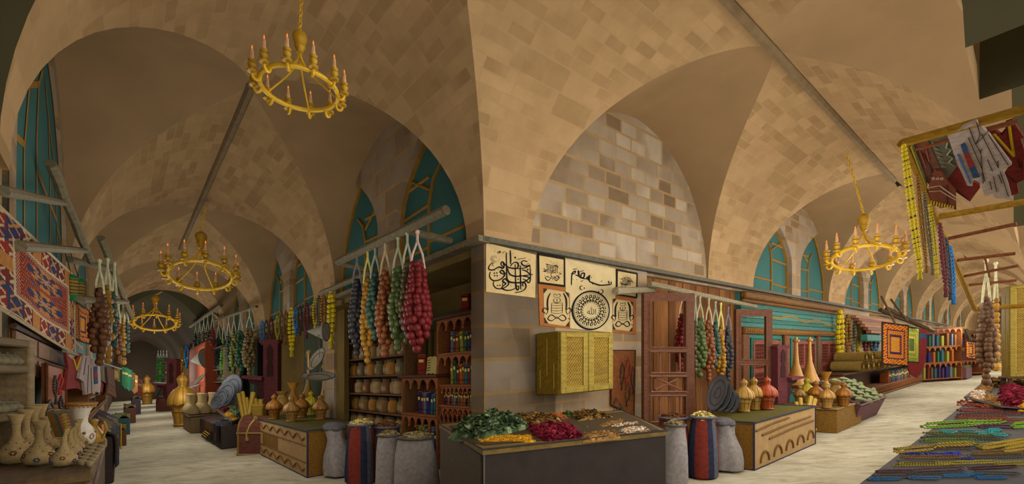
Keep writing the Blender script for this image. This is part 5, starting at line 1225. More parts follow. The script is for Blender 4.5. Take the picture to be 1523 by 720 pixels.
# ---- plank wall, doors
bp0, bp1 = 3.37, bA(1100, .22); mb = MB(); nb = 16; rn = random.Random(2)
for i in range(nb):
    x0 = bp0+(bp1-bp0)*i/nb; x1 = bp0+(bp1-bp0)*(i+1)/nb-.012; c = rn.choice([(120, 76, 38), (104, 64, 32), (132, 86, 44), (112, 70, 36)])
    V = [P2(u, v, h) for h in (0, 2.94) for u, v in ((x0, .20+.01*(i % 2)), (x1, .20+.01*(i % 2)), (x1, .29), (x0, .29))]; mb.add(V, [(0,3,2,1),(4,5,6,7),(0,1,5,4),(1,2,6,5),(2,3,7,6),(3,0,4,7)], c)
o = mb.obj('wall_planks', paint('plank_wood', .8, 0, .34, 3.2, .1, (9, 9, .7)), smooth=False); o['kind'] = 'structure'
DW = (94, 57, 38)
def door_leaf(label, f, x0, x1, ytop, h_bot, opens, extra=None):
    """glazed door leaf seen from the lane: opens = pane spans (y0, y1 at mid)"""
    o = f(x0, ytop); a = W(*AB(o)[:2], 0); r = thing('glazed_door', label, 'door', a); th = -f.n*.06
    def Rr(mb, xa, ya, xb, yb, near=0.0, col=DW, t=None): plate(mb, [f(xa, yb, near), f(xb, yb, near), f(xb, ya, near), f(xa, ya, near)], t or th, col)
    xm0, xm1 = x0+(x1-x0)*.12, x1-(x1-x0)*.16; yb = 690
    for nm, xa, xb in (('stile', x0, xm0), ('stile', xm1, x1)):
        pts = [f(xa, ytop), f(xb, ytop)]; bot = [W(*AB(p)[:2], h_bot) for p in pts]; m = MB(); plate(m, [bot[0], bot[1], pts[1], pts[0]], th, DW); rel(m, a).obj(nm, M_WOOD, r, smooth=False)
    ys = [ytop]+[v for p in opens for v in p]
    for i in range(0, len(ys)-1, 2): m = MB(); Rr(m, xm0, ys[i], xm1, ys[i+1]); rel(m, a).obj('rail', M_WOOD, r, smooth=False)
    for (ya, yb2) in opens:
        m = MB(); m.tube([f(xm0, ya, .006), f(xm1, ya, .006), f(xm1, yb2, .006), f(xm0, yb2, .006)], .016, 4, (120, 82, 62), True); rel(m, a).obj('pane_moulding', M_WOOD, r)
    pts = [f(xm0, ys[-1]), f(xm1, ys[-1])]; bot = [W(*AB(p)[:2], h_bot) for p in pts]; m = MB(); plate(m, [bot[0], bot[1], pts[1], pts[0]], th, DW); rel(m, a).obj('bottom_rail', M_WOOD, r, smooth=False)
    if extra: 
        m = MB()
        for pts, w in extra: m.tube([f(x, y, -.03) for x, y in pts], w, 5, (120, 76, 54))
        rel(m, a).obj('inner_slats', M_WOOD, r)
    return r
f1 = VP(958, 6.75, 1033, 7.25)
door_leaf('brown glazed door leaf with four openings in front of the plank wall', f1, 958, 1033, 436, .03, [(447, 517), (523, 555), (560, 583), (589, 628)], [([(974, 580), (1012, 562)], .02), ([(974, 562), (1012, 580)], .02), ([(981, 524), (981, 554)], .016), ([(995, 524), (995, 554)], .016), ([(1011, 524), (1011, 554)], .016), ([(981, 590), (981, 627)], .016), ([(995, 590), (995, 627)], .016), ([(1011, 590), (1011, 627)], .016)])
f2 = VP(1095, 8.9, 1150, 9.3)
door_leaf('brown glazed door leaf beside the teal shop front', f2, 1095, 1149, 460, .03, [(470, 535), (543, 592), (598, 622)])
# ---- pole and fruit strings before the plank wall
ap = -0.25
pole('pale pole under the eave that carries the fruit strings before the plank wall', onA(966, 422, ap), onA(1124, 456, ap), .045, (132, 120, 92))
pole('short bracket pole jutting out over the emblem panel by the door', onA(915, 433, -.5), onA(972, 431, -.05), .05, (132, 120, 92))
for px, y0, y1, y2, w, c, nm, cc in [(1015, 432, 464, 553, 25, (136, 34, 34), 'deep red', (206, 176, 160)), (1034, 438, 474, 548, 10, (102, 86, 54), 'khaki', (160, 160, 140)), (1041, 439, 470, 556, 23, (92, 110, 52), 'leaf green', (170, 176, 140)), (1054, 443, 474, 561, 22, (148, 80, 34), 'rust orange', (190, 170, 130)), (1064, 448, 476, 541, 18, (58, 92, 74), 'teal green', (150, 160, 140)), (1072, 450, 482, 568, 18, (182, 128, 26), 'mustard yellow', (206, 196, 110)), (1083, 456, 483, 559, 18, (58, 57, 60), 'charcoal black', (120, 116, 120))]:
    p = onA(px, y0+2, ap); t = p.y; fruit_string('%s fruit string before the plank wall between the two door leaves' % nm, p, (y2-y1)*t/FPX, w/2*t/FPX, c, cc, (y1-y0)*t/FPX, .043, w < 12, 'fruit strings before the plank wall')
# ---- sacks and painted chest beside the counter
sk(sack, 'grey open sack of grain against the spice counter, plank wall side', 1004, 720, 632, 38, [GS], ((138, 122, 82), 'leaf'))
sk(sack, 'striped sack of brown grain behind the grey sack, before the glazed door', 1001, 706, 621, 50, [(60, 58, 70), (122, 56, 46), (86, 86, 96)], ((104, 66, 40), 'grain'), stripes=True, lumps=.02, rot=1.0)
sk(sack, 'navy and red striped sack of yellow pasta, before the plank wall', 1045, 710, 620, 44, [(46, 48, 66), (114, 48, 38), (88, 88, 96)], ((196, 176, 104), 'leaf'), stripes=True, lumps=.02, rot=.2)
sk(tied_sack, 'plump grey tied sack leaning on the chest with arches', 1082, 700, 622, 46, GS, -.10)
pn = AB(onH(1120, 700, 0)); Hn = (700-629)*onH(1120, 700, 0).y/FPX
Fq = chest('painted chest with arches and slanting lines, carrying three lanterns and plates', pn[1]+1.22, pn[0], 2.44, 1.0, Hn, ROT_R, 'arches', P=lambda u, v, h: W(v, u, h))
for px, y0, y1, c, nm in [(1106, 612.5, 563, (184, 140, 58), 'tan gold lantern at the plate end'), (1121, 609.5, 561, (176, 130, 50), 'gold lantern in the middle, set back'), (1140.5, 609, 560, (176, 74, 26), 'orange red lantern')]:
    p = onH(px, y0, Hn+.004); lantern(nm+' on the chest with arches', p, (y0-y1)*p.y/FPX, c, wide=1.0)
for i, (px, py, R) in enumerate([(1069, 585, .26), (1077, 590, .22), (1085, 596, .165), (1093, 600, .13)]):
    t = 7.3; dish('grey metal plate, %s from the door of four leaning on the chest with arches' % ordn(i), at(px, py, t-.12*i), R*1.15, (-.93, -.05, .27), (124, 126, 132))
# ---- teal shop front
bs0, bs1 = bA(1100, .1), bA(1247, .1); Fs2 = Frame(W(.1, (bs0+bs1)/2, 0), ROT_R); wsf = bs1-bs0; SH = ROT_R
TEAL = (56, 108, 96); GB = (108, 72, 30)
r = thing('painted_shopfront', 'teal painted wooden shop front with gold brown cornice and red lattice windows', 'shop front', Fs2.o, ROT_R)
mb = MB(); mb.box(-wsf/2, wsf/2, 0, .1, 0, 2.93, TEAL); mb.obj('wall_board', M_WOOD, r, shear=SH)
mb = MB(); mb.rbox(-wsf/2, wsf/2, -.14, 0, 2.78, 2.93, GB, .03); mb.rbox(-wsf/2, wsf/2, -.08, 0, 2.70, 2.78, (100, 64, 26), .02); mb.obj('cornice', M_WOOD, r, shear=SH)
mb = MB()
for i in range(5): mb.rbox(-wsf/2, wsf/2, -.03, 0, 2.16+i*.105, 2.16+i*.105+.098, [(58, 112, 100), (48, 96, 86), (66, 118, 104)][i % 3], .008)
mb.obj('frieze_board', M_WOOD, r, shear=SH)
mb = MB(); mb.slab([[(-wsf*.44+wsf*.9*i/40, -.036, 2.46-.10*i/40+.05*sin(i*.5)+d) for i in range(41)] for d in (0, .055+.0)], (0, .004, 0), col=(128, 104, 46)); mb.obj('painted_scroll', M_PAINT, r, shear=SH)
mb = MB(); mb.rbox(-wsf/2, wsf/2, -.10, 0, 2.0, 2.15, GB, .02)
for i in range(60): x = -wsf/2+wsf*(i+.5)/60; mb.ball((x, -.1, 2.075), .04, (146, 100, 42), 6, 4)
mb.obj('carved_band', M_WOOD, r, shear=SH)
xs = lambda px: bA(px, .1)-(bs0+bs1)/2
for pa, pb in ((1100, 1110), (1163, 1170), (1212, 1216), (1243, 1247)):
    mb = MB(); mb.rbox(xs(pa), xs(pb), -.08, 0, 0, 2.0, (110, 66, 32), .02); mb.obj('pilaster', M_WOOD, r, shear=SH)
for pa, pb in ((1117, 1158), (1176, 1210), (1218, 1242)):
    x0, x1 = xs(pa), xs(pb); z0, z1 = .55, 1.86; RD = (126, 62, 44); m = MB()
    for q in ((x0, x0+.09, z0, z1), (x1-.09, x1, z0, z1), (x0+.09, x1-.09, z0, z0+.1), (x0+.09, x1-.09, z1-.1, z1)): m.rbox(q[0], q[1], -.06, 0, q[2], q[3], RD, .01)
    wdw = m.obj('lattice_window', M_WOOD, r, shear=SH); m = MB(); m.box(x0+.09, x1-.09, -.012, -.004, z0+.1, z1-.1, (92, 46, 36)); n = max(6, int((x1-x0)/.1))
    for k in range(1, n): xx = x0+(x1-x0)*k/n; m.tube([(xx, -.022, z0+.1), (xx, -.022, z1-.1)], .012, 4, (112, 56, 42))
    for k in range(1, 13): zz = z0+.1+(z1-z0-.2)*k/13; m.tube([(x0+.09, -.026, zz), (x1-.09, -.026, zz)], .011, 4, (118, 60, 44))
    m.rbox((x0+x1)/2-.06, (x0+x1)/2+.06, -.05, -.01, z0+.1, z1-.1, RD, .01); m.rbox(x0+.09, x1-.09, -.05, -.01, z0+.55, z0+.66, RD, .01); m.obj('lattice', M_WOOD, wdw, shear=SH)
    m = MB(); m.tube([(x0-.04, -.03, z0-.04), (x1+.04, -.03, z0-.04), (x1+.04, -.03, z1+.05), (x0-.04, -.03, z1+.05)], .03, 4, (60, 128, 112), True); m.obj('teal_surround', M_WOOD, wdw, shear=SH)
# ---- maroon bracket, lantern table, flasks, brass goods
p = at(1157, 601, 9.1); bracket('maroon carved wooden bracket with ledge before the teal shop front', p, 88*p.y/FPX, .25, 1)
pt = AB(onH(1245, 645, 0)); tt = onH(1245, 645, 0).y; Ht = .46
Ft2 = Frame(W(pt[0], pt[1]+.85, 0), ROT_R); r = thing('lantern_table', 'ochre box table carrying the lantern group, next to the purple basin', 'table', Ft2.o, ROT_R)
mb = MB(); mb.rbox(-.85, .85, 0, 1.05, 0, Ht-.03, (126, 92, 36), .01); mb.obj('body', M_WOOD, r, shear=SH); mb = MB(); mb.rbox(-.88, .88, -.02, 1.08, Ht-.03, Ht, (140, 112, 66), .01); mb.obj('top', M_WOOD, r, shear=SH)
for px, y0, y1, c, nm, h in [(1189, 600, 573, (178, 132, 62), 'tan lantern nearest the maroon bracket', 0), (1200, 598, 562, (188, 170, 36), 'lemon yellow lantern', 0), (1213.5, 602, 566, (168, 106, 24), 'amber lantern behind the tan ones', 0), (1230, 607, 571, (186, 138, 64), 'tan lantern at the front edge', 0), (1255, 604, 568, (160, 100, 22), 'dark amber lantern nearest the purple basin', 0)]:
    p = onH(px, y0, Ht+.004); lantern(nm+' on the ochre box table', p, (y0-y1)*p.y/FPX, c)
p = onH(1228, 596, Ht); fish_flask('brass flask with a flared mouth at the back of the ochre box table', p, 43*p.y/FPX)
p = onH(1243, 603, Ht); urn('brass urn beside the dark amber lantern on the ochre box table', p, 36*p.y/FPX)
tb = thing('side_stand', 'low dark stand for the tall flasks at the foot of the teal shop front', 'stand', W(-.55, AB(onA(1194, 570, -.55))[1], 0), ROT_R); hB = AB(onA(1194, 571, -.55))[2]
mb = MB(); mb.rbox(-.8, .8, -.3, .3, hB-.06, hB, (96, 60, 36), .01); mb.obj('top', M_WOOD, tb, shear=SH)
for x in (-.7, .7):
    for y in (-.22, .22): mb = MB(); mb.rbox(x-.04, x+.04, y-.04, y+.04, 0, hB-.06, (84, 52, 32), .008); mb.obj('leg', M_WOOD, tb, shear=SH)
for px, y1, nm in ((1184, 504, 'nearer the bracket'), (1204, 506, 'nearer the lattice window')):
    p = onA(px, 570, -.55); p.z = hB+SLOPE*p.x; r = lathe_thing('bell_flask', 'tall brass flask with a bell foot at the teal shop front, %s' % nm, 'flask', p, [('bell', [(.24, 0), (.22, .03), (.13, .25), (.06, .5), (.045, .7)], BR, M_BRASS), ('neck', [(.045, .69), (.03, 1.1), (.028, (571-y1-4)*p.y/FPX), (.07, (571-y1-3)*p.y/FPX), (.075, (571-y1)*p.y/FPX)], BR, M_BRASS)])
for i, (x0, y0, x1, y1, rr) in enumerate([(1189, 636, 1184, 598, .035), (1194, 634, 1190, 592, .035), (1199, 622, 1206, 590, .04), (1205, 622, 1212, 594, .04), (1193, 620, 1183, 606, .035)]):
    roll('brass roll, %s from the chest in the bundle beside the ochre box table' % ordn(i), at(x0, y0, 8.0), at(x1, y1, 8.15), rr)
r = thing('small_casket', 'small maroon casket under the brass rolls beside the ochre box table', 'casket', W(*AB(onH(1203, 645, 0))[:2], 0), .4); mb = MB(); mb.rbox(-.12, .12, 0, .2, 0, .2, (92, 50, 52), .01); mb.obj('box', M_WOOD, r); mb = MB(); mb.rbox(-.13, .13, -.01, .21, .2, .27, (104, 58, 60), .02); mb.obj('lid', M_WOOD, r)
for i, px in enumerate((1194, 1205)):
    p = W(*AB(onH(px, 648+i, 0))[:2], 0); lathe_thing('brass_cup', 'small brass cup on the ground, %s from the chest, by the casket' % ordn(i), 'cup', p, [('bowl', [(.07, 0), (.085, .02), (.09, .1), (.1, .13), (.09, .13), (.08, .1)], (170, 132, 36), M_BRASS), ('rim', [(.1, .125), (.105, .135), (.1, .145)], (186, 150, 48), M_BRASS)])
r = thing('brass_mill', 'boxy brass mill on the ground between the chest with arches and the brass rolls', 'mill', W(*AB(onH(1185, 640, 0))[:2], 0), .5); mb = MB(); mb.rbox(-.1, .1, -.08, .08, 0, .34, (150, 118, 40), .02); mb.obj('case', M_BRASS, r); mb = MB(); mb.rbox(-.15, .08, -.05, .05, .34, .42, (164, 130, 46), .01); mb.obj('hopper', M_BRASS, r); mb = MB(); mb.tube([(.1, 0, .25), (.2, -.05, .12)], .02, 6, (140, 108, 36)); mb.obj('crank', M_BRASS, r)
# ---- purple basin with dried herbs
pb = AB(onH(1303, 619, 0)); tb_ = onH(1303, 619, 0).y; r = thing('herb_basin', 'purple tapered wooden basin of dried herb sprigs beside the ochre box table', 'basin', W(pb[0], pb[1], 0), ROT_R)
Pb, Pl = (74, 50, 52), (98, 66, 68); xa, xb, ya, yb_ = -1.9, .35, -.02, .75; zt0, zt1 = .42, .86
mb = MB(); V = [(xa+.2, ya+.06, 0), (xb-.1, ya+.06, 0), (xb-.1, yb_, 0), (xa+.2, yb_, 0), (xa, ya-.1, zt0), (xb, ya-.1, zt0), (xb, yb_, zt1), (xa, yb_, zt1)]
mb.add(V, [(0,3,2,1),(0,1,5,4),(1,2,6,5),(2,3,7,6),(3,0,4,7)], Pl); mb.obj('tub', M_WOOD, r, shear=SH, smooth=False)
mb = MB(); mb.add([(xa, ya-.1, zt0-.03), (xb, ya-.1, zt0-.03), (xb, yb_, zt1-.03), (xa, yb_, zt1-.03)], [(0, 1, 2, 3)], (56, 38, 40)); mb.obj('bed', M_WOOD, r, shear=SH, smooth=False)
mb = MB(); mb.tube(V[4:], .02, 5, (110, 76, 78), True); mb.obj('rim', M_WOOD, r, shear=SH)
Fb = Frame(W(pb[0], pb[1], 0), ROT_R)
def sprig(label, loc, L, rot, group):
    r = thing('herb_sprig', label, 'dried herb', loc, rot, group); mb = MB(); mb.lathe([(.01, 0), (.035*L, .08*L), (.07*L, .3*L), (.06*L, .55*L), (.035*L, .8*L), (.012*L, L)], 8, (122, 126, 90), fn=lambda t, z: 1+.25*sin(4*t+z*40)); mb.xf(Matrix.Rotation(radians(97), 4, 'Y')); mb.obj('leafy_spike', M_GRAIN, r); mb = MB(); mb.lathe([(.10*L, 0), (.02*L, .14*L)], 6, (122, 124, 88)); mb.xf(Matrix.Translation((L*.98, 0, -L*.12)) @ Matrix.Rotation(radians(-83), 4, 'Y')); mb.obj('tip', M_GRAIN, r); return r
s0 = None
for i in range(18):
    row, k = divmod(i, 3); x = xa+.05+k*.66+.05*row; y = -.02+row*.13; z = zt0+(zt1-zt0)*(y+.1)/.85+.09; lab = 'dried herb sprig, %s along %s row of the purple basin by the ochre table' % (ordn(k), ordn(row)); 
    if s0 is None: s0 = sprig(lab, Fb(x, y, z), .72, ROT_R-.12, 'herb sprigs in the near purple basin')
    else: copy_tree(s0, Fb(x, y, z), ROT_R-.12+rnd.uniform(-.1, .1), lab)
# ---- low book counter with rolled goods, pilaster necklaces
slabwall('wall_pilaster_right', P2, bs1+.02, bA(1292, .1), .08, .3, 0, 2.94, M_STONE)
ac = -.75; b0, b1 = bA(1252, ac), bA(1376, ac); hcn = AB(onA(1300, 549, ac))[2]; Fk = Frame(W(ac, (b0+b1)/2, 0), ROT_R); wk = b1-b0
bookcase('long low book counter with rolled goods on top, behind the purple basin', Fk, wk, hcn-.05, .6, [.08, .34], False, (118, 72, 36), (80, 52, 32), lattice=[(.12, .3)], name='book_counter')
book_row(Fk, -wk*.05, wk/2-.1, .05, .34, hcn-.5, .25, 'the upper shelf of the low book counter', random.Random(21), gap=1.1, group='books in the low book counter')
def cloth_roll(label, loc, L, r_, rot, group):
    r = thing('rolled_cloth', label, 'cloth roll', loc, rot, group); mb = MB(); mb.tube([(0, -L/2, r_), (0, L/2, r_)], r_, 12, (158, 130, 66)); mb.obj('roll', M_CLOTH, r); mb = MB()
    for k in (.9, .55): mb.tube([(r_*k*cos(q), -L/2-.004, r_+r_*k*sin(q)) for q in [i*pi/8 for i in range(16)]], r_*.09, 4, (84, 62, 30), True)
    mb.obj('wound_end', M_CLOTH, r); return r
s0 = None
for i, (px, z) in enumerate([(1264, 0), (1272, 0), (1280, 0), (1288, 0), (1269, 1), (1278, 1), (1297, 0), (1304, 0), (1311, 0), (1300, 1), (1307, 1)]):
    b = AB(onA(px, 547, ac+.2))[1]; loc = W(ac+.25, b, hcn+z*.26); lab = 'tan cloth roll, %s along the %s layer on the low book counter' % (ordn(i), ('bottom', 'top')[z])
    if s0 is None: s0 = cloth_roll(lab, loc, .8, .15, 0.5, 'cloth rolls on the book counter')
    else: copy_tree(s0, loc, 0.5, lab)
for px, y0, y1, c, rr, nm in [(1249, 464, 540, (196, 172, 30), .08, 'large bright yellow'), (1261, 470, 526, (130, 92, 34), .06, 'amber'), (1269, 473, 522, (120, 112, 96), .055, 'pale grey'), (1276, 478, 522, (170, 150, 30), .06, 'yellow'), (1288, 483, 530, (104, 46, 44), .06, 'maroon'), (1297, 487, 526, (58, 62, 70), .06, 'dark grey'), (1303, 489, 526, (40, 98, 140), .06, 'blue')]:
    p = onA(px, y0, -.12); t = p.y; necklace('%s necklace under the eave beside the teal shop front' % nm, p, 8*t/FPX, (y1-y0)*t/FPX*.88, rr, c, ROT_R*.3, True, 'necklaces beside the teal shop front')
# ---- hanging rugs on poles
def rugcols(kind):
    base = {'gold': [(150, 58, 26), (190, 130, 40), (60, 40, 60), (168, 84, 30)], 'green': [(128, 126, 40), (90, 110, 50), (160, 140, 50), (60, 70, 40)], 'red': [(140, 46, 34), (178, 118, 52), (54, 58, 88), (170, 150, 110)]}[kind]
    def f(i, j, n, m):
        u, v = (j+.5)/m, (i+.5)/n; e = min(u*1.0, 1-u, v*1.0, 1-v)
        if e < .04: return (34, 32, 34)
        if e < .15: return base[0] if (i*3+j*5) % 7 < 4 else base[1]
        if e < .19: return base[2]
        if e < .27: return base[1] if (i+j) % 2 else base[0]
        if e < .31: return base[2]
        if kind == 'gold' and abs(u-.5) < .16 and abs(v-.5) < .28: return (178, 122, 42)
        return base[3] if (i+j) % 3 else base[1] if kind != 'gold' else base[0]
    return f
def rug(name, label, f, quad, kind, near=0.0, nx=26, ny=34, th=.02, cf=None, group=None, bind=(50, 42, 36)):
    P = [f(x, y, near) for x, y in quad]; r = thing(name, label, 'rug', P[0], 0, group); g = quadgrid(P[3], P[2], P[1], P[0], nx, ny, lambda u, v: f.n*(.02*sin(u*9)*(1-v*.6))); k = cf or rugcols(kind)
    mb = MB(); mb.slab(g, -f.n*th, cf=lambda i, j: k(i, j, ny, nx), col=(110, 80, 50)); rel(mb, P[0]).obj('pile', M_CLOTH, r, smooth=False)
    mb = MB(); mb.tube([f(x, y, near+.004) for x, y in quad], .014, 4, bind, True); rel(mb, P[0]).obj('binding', M_CLOTH, r); return r
fr_ = VP(1311, 11.6, 1380, 12.6)
rug('hanging_rug', 'orange and gold prayer rug hanging from a pole over the book counter', fr_, [(1312, 479), (1351, 484), (1350, 545), (1312, 542)], 'gold')
rug('hanging_rug', 'olive green rug hanging behind the orange and gold prayer rug', fr_, [(1345, 485), (1367, 488), (1366, 540), (1345, 538)], 'green', -.3)
clothing('hanging_cloth', 'dark red gathered cloth hanging behind the green rug over the book counter', 'cloth', fr_, [(1344, 490), (1378, 488), (1378, 528), (1372, 552), (1364, 562), (1354, 556), (1346, 535)], (96, 32, 30), [('trim_band', ([(1362, 497), (1377, 495), (1377, 503), (1362, 505)], (40, 60, 80)))], near=-.7)
for i, (a, b) in enumerate([((1311, 441, 11.9), (1332, 482, 11.3)), ((1318, 458, 12.2), (1380, 489, 12.2)), ((1309, 461, 12.6), (1388, 492, 12.8)), ((1325, 445, 12.4), (1350, 478, 12.0))]):
    pole('crooked dark pole, %s of four above the orange and gold prayer rug' % ordn(i), at(*a), at(*b), (.025, .05, .06, .025)[i], (84, 66, 46))
# ---- bookcases farther along, second set of wares
rb2 = random.Random(31)
for i, (px0, px1, ytop, a_, nl) in enumerate([(1383, 1406, 489, -1.2, 3), (1405, 1430, 497, -1.3, 3), (1432, 1446, 505, -1.3, 3)]):
    b0, b1 = bA(px0, a_), bA(px1, a_); H = AB(onA((px0+px1)/2, ytop, a_))[2]; Fz = Frame(W(a_, (b0+b1)/2, 0), ROT_R-.5); wz = (b1-b0)*.62; lv = [.15+(H-.2)*k/nl for k in range(nl)]
    bookcase('orange wooden bookcase, %s beyond the hanging rugs' % ordn(i), Fz, wz, H, .5, lv, i < 2)
    for k, z in enumerate(lv): book_row(Fz, -wz/2+.3, wz/2-.2, .06, z, (H-.2)/nl*.82, .3, 'the %s shelf of the %s bookcase beyond the rugs' % (ordn(k), ordn(i)), rb2, gap=2.1, parts=False, group='books beyond the hanging rugs', n=12)
def tiled_awning(label, px0, px1, ytop, ybot, a_):
    b0, b1 = bA(px0, a_), bA(px1, a_); h0 = AB(onA((px0+px1)/2, ybot, a_))[2]; h1 = AB(onA((px0+px1)/2, ytop, a_))[2]; F = Frame(W(a_, (b0+b1)/2, 0), ROT_R); w_ = b1-b0; r = thing('shop_awning', label, 'awning', F.o, ROT_R); mb = MB()
    for k in range(6): y0 = .08*k; z0 = h0+(h1-h0)*k/6; mb.rbox(-w_/2, w_/2, y0, y0+.14, z0, z0+(h1-h0)/6*.9, [(128, 82, 52), (112, 70, 46), (140, 96, 62)][k % 3], .01)
    mb.obj('boards', M_WOOD, r, shear=ROT_R); mb = MB(); mb.rbox(-w_/2, w_/2, .1, .3, h0-.25, h0-.02, TEAL, .02); mb.obj('teal_fascia', M_WOOD, r, shear=ROT_R); return r
tiled_awning('boarded awning with a teal fascia above the orange and gold prayer rug', 1296, 1345, 470, 497, -.62)
tiled_awning('boarded awning with a teal fascia farther on, over the orange bookcases', 1380, 1432, 490, 500, -.66)
for px, y0, y1, c, nm in [(1412, 496, 521, (180, 160, 40), 'yellow'), (1418, 499, 523, (120, 96, 60), 'brown'), (1424, 502, 526, (140, 120, 50), 'mustard'), (1431, 505, 528, (90, 60, 60), 'maroon')]:
    p = onA(px, y0, -.6); t = p.y; necklace('far %s necklace beyond the orange bookcases' % nm, p, .25, (y1-y0)*t/FPX*.85, .09, c, 0, True, 'necklaces beyond the bookcases', n=5)
f3 = VP(1436, 20, 1460, 23)
rug('hanging_rug', 'small far orange rug hanging at the far end of the brighter lane', f3, [(1437, 507), (1450, 508), (1450, 535), (1437, 533)], 'gold', nx=12, ny=16)
clothing('hanging_cloth', 'small far dark red cloth behind the far orange rug', 'cloth', f3, [(1449, 509), (1459, 509), (1459, 533), (1454, 541), (1449, 534)], (100, 34, 32), near=-.6)
for i, (a, b) in enumerate([((1436, 490, 22), (1444, 506, 22)), ((1433, 498, 23), (1462, 512, 23))]): pole('thin far pole, %s of two above the far orange rug' % ordn(i), at(*a), at(*b), .07, (84, 66, 46))
p = AB(onH(1440, 562, 0)); r = thing('herb_basin', 'small far purple basin at the foot of the far bookcases', 'basin', W(p[0], p[1], 0), ROT_R); mb = MB(); mb.prism([(-2, -.1), (.3, -.1), (.3, .9), (-2, .9)], 0, .5, Pl); mb.obj('tub', M_WOOD, r, smooth=False); mb = MB(); mb.slab([[(-2+2.3*i/8, -.1+j/3, .5+.12*sin(i*2+j)) for i in range(9)] for j in range(4)], (0, 0, -.03), col=(104, 108, 76)); mb.obj('herbs', M_GRAIN, r)
for i, px in enumerate((1384, 1392, 1401)):
    p = onH(px, 563-i*2, 0); r = thing('open_crate', 'open wooden tray on the ground, %s from the book counter before the bookcases' % ordn(i), 'tray', W(*AB(p)[:2], 0), ROT_R); mb = MB(); mb.rbox(-.5, .5, 0, .5, 0, .18, (132, 92, 46), .01); mb.obj('box', M_WOOD, r); mb = MB(); mb.rbox(-.45, .45, .05, .45, .18, .2, (84, 62, 36), .01); mb.obj('inside', M_WOOD, r)
# ================================================================== RIGHT-HAND STALL (bead table, rack, cabinet)
TBH = .42; ta0, ta1 = -4.42, -3.27; tbz0, tbz1 = -1.7, 12.9
Fw = Frame(W(ta1, (tbz0+tbz1)/2, 0), ROT_R+pi); wt_ = tbz1-tbz0; SW = ROT_R+pi
r = thing('bead_table', 'long low dark table spread with bead necklaces beside the brighter lane', 'table', Fw.o, SW)
mb = MB(); mb.rbox(-wt_/2, wt_/2, 0, ta1-ta0, TBH-.04, TBH, (62, 56, 53), .008); mb.obj('top', M_PAINT, r, shear=SW)
mb = MB(); mb.box(-wt_/2+.03, wt_/2-.03, .03, ta1-ta0-.03, 0, TBH-.04, (58, 52, 50)); mb.obj('apron', M_PAINT, r, shear=SW)
c6 = lambda x, y: (1285+x/5.14, 580+y/5.14)
LN = [((0xb8, 70, 24), 'orange', [(700, 112, 1060, 118, 22), (860, 128, 1110, 128, 14)], 'nearest the spice trays', 3), ((148, 44, 24), 'brick red', [(715, 160, 1100, 152, 16), (1000, 168, 1250, 172, 20)], 'just below the orange ones', 2), ((104, 60, 54), 'brown maroon', [(700, 197, 1230, 190, 14)], 'between the red and the reddish ones', 2), ((158, 66, 24), 'rust', [(685, 220, 1120, 226, 16), (960, 236, 1250, 240, 16)], 'just above the lime ones', 2), ((126, 170, 24), 'lime green', [(440, 288, 900, 262, 26), (760, 258, 1080, 250, 16), (1130, 290, 1260, 280, 24)], 'in the middle of the table', 3), ((92, 46, 70), 'plum', [(610, 272, 1000, 270, 16), (860, 284, 1180, 286, 16)], 'under the lime ones', 2),
      ((40, 176, 176), 'turquoise', [(582, 322, 705, 326, 12), (730, 322, 860, 328, 12), (855, 332, 978, 330, 12), (935, 318, 1050, 316, 12), (975, 346, 1098, 354, 12)], 'in the middle of the table', 2), ((112, 124, 36), 'olive', [(455, 332, 1120, 344, 12)], 'below the turquoise ones', 2), ((72, 84, 50), 'dark green', [(440, 370, 1060, 384, 14)], 'between two olive ones', 2), ((118, 146, 30), 'yellow green', [(428, 398, 860, 394, 16), (760, 418, 1010, 420, 14)], 'above the yellow ones', 2),
      ((178, 146, 24), 'golden yellow', [(220, 470, 560, 442, 24), (520, 438, 850, 424, 16), (870, 450, 1250, 392, 22), (960, 440, 1260, 408, 20), (1060, 470, 1270, 440, 20)], 'across the near half of the table', 3), ((92, 72, 50), 'brown', [(350, 444, 860, 450, 18)], 'inside the golden yellow ones', 2), ((34, 50, 180), 'royal blue', [(322, 496, 445, 502, 12), (468, 490, 600, 500, 12), (590, 500, 720, 500, 12), (672, 492, 740, 490, 10), (715, 520, 838, 530, 12)], 'in the near half of the table', 2), ((146, 98, 26), 'amber', [(272, 518, 800, 512, 14), (820, 496, 1260, 478, 16)], 'below the royal blue ones', 2), ((92, 86, 58), 'taupe', [(245, 558, 760, 548, 14), (700, 520, 1250, 512, 18)], 'above the lemon ones', 2), ((176, 156, 26), 'lemon yellow', [(222, 582, 680, 574, 16), (540, 570, 1040, 556, 14), (1000, 576, 1260, 566, 16)], 'in the near half of the table', 2),
      ((96, 56, 54), 'dusty maroon', [(80, 634, 420, 632, 14), (380, 624, 760, 604, 16), (790, 612, 1180, 594, 14)], 'near the lane end of the table', 2), ((72, 74, 78), 'dark grey', [(60, 664, 380, 666, 14), (330, 650, 780, 632, 16), (840, 640, 1200, 650, 14)], 'near the lane end of the table', 2), ((30, 112, 168), 'sky blue', [(26, 690, 285, 688, 12), (325, 676, 580, 682, 12), (582, 672, 830, 664, 12), (752, 656, 905, 650, 10), (838, 680, 1095, 680, 12)], 'along the near end of the table', 2)]
LN = [(tint(c, .82), *q) for c, *q in LN]
ZB = 0
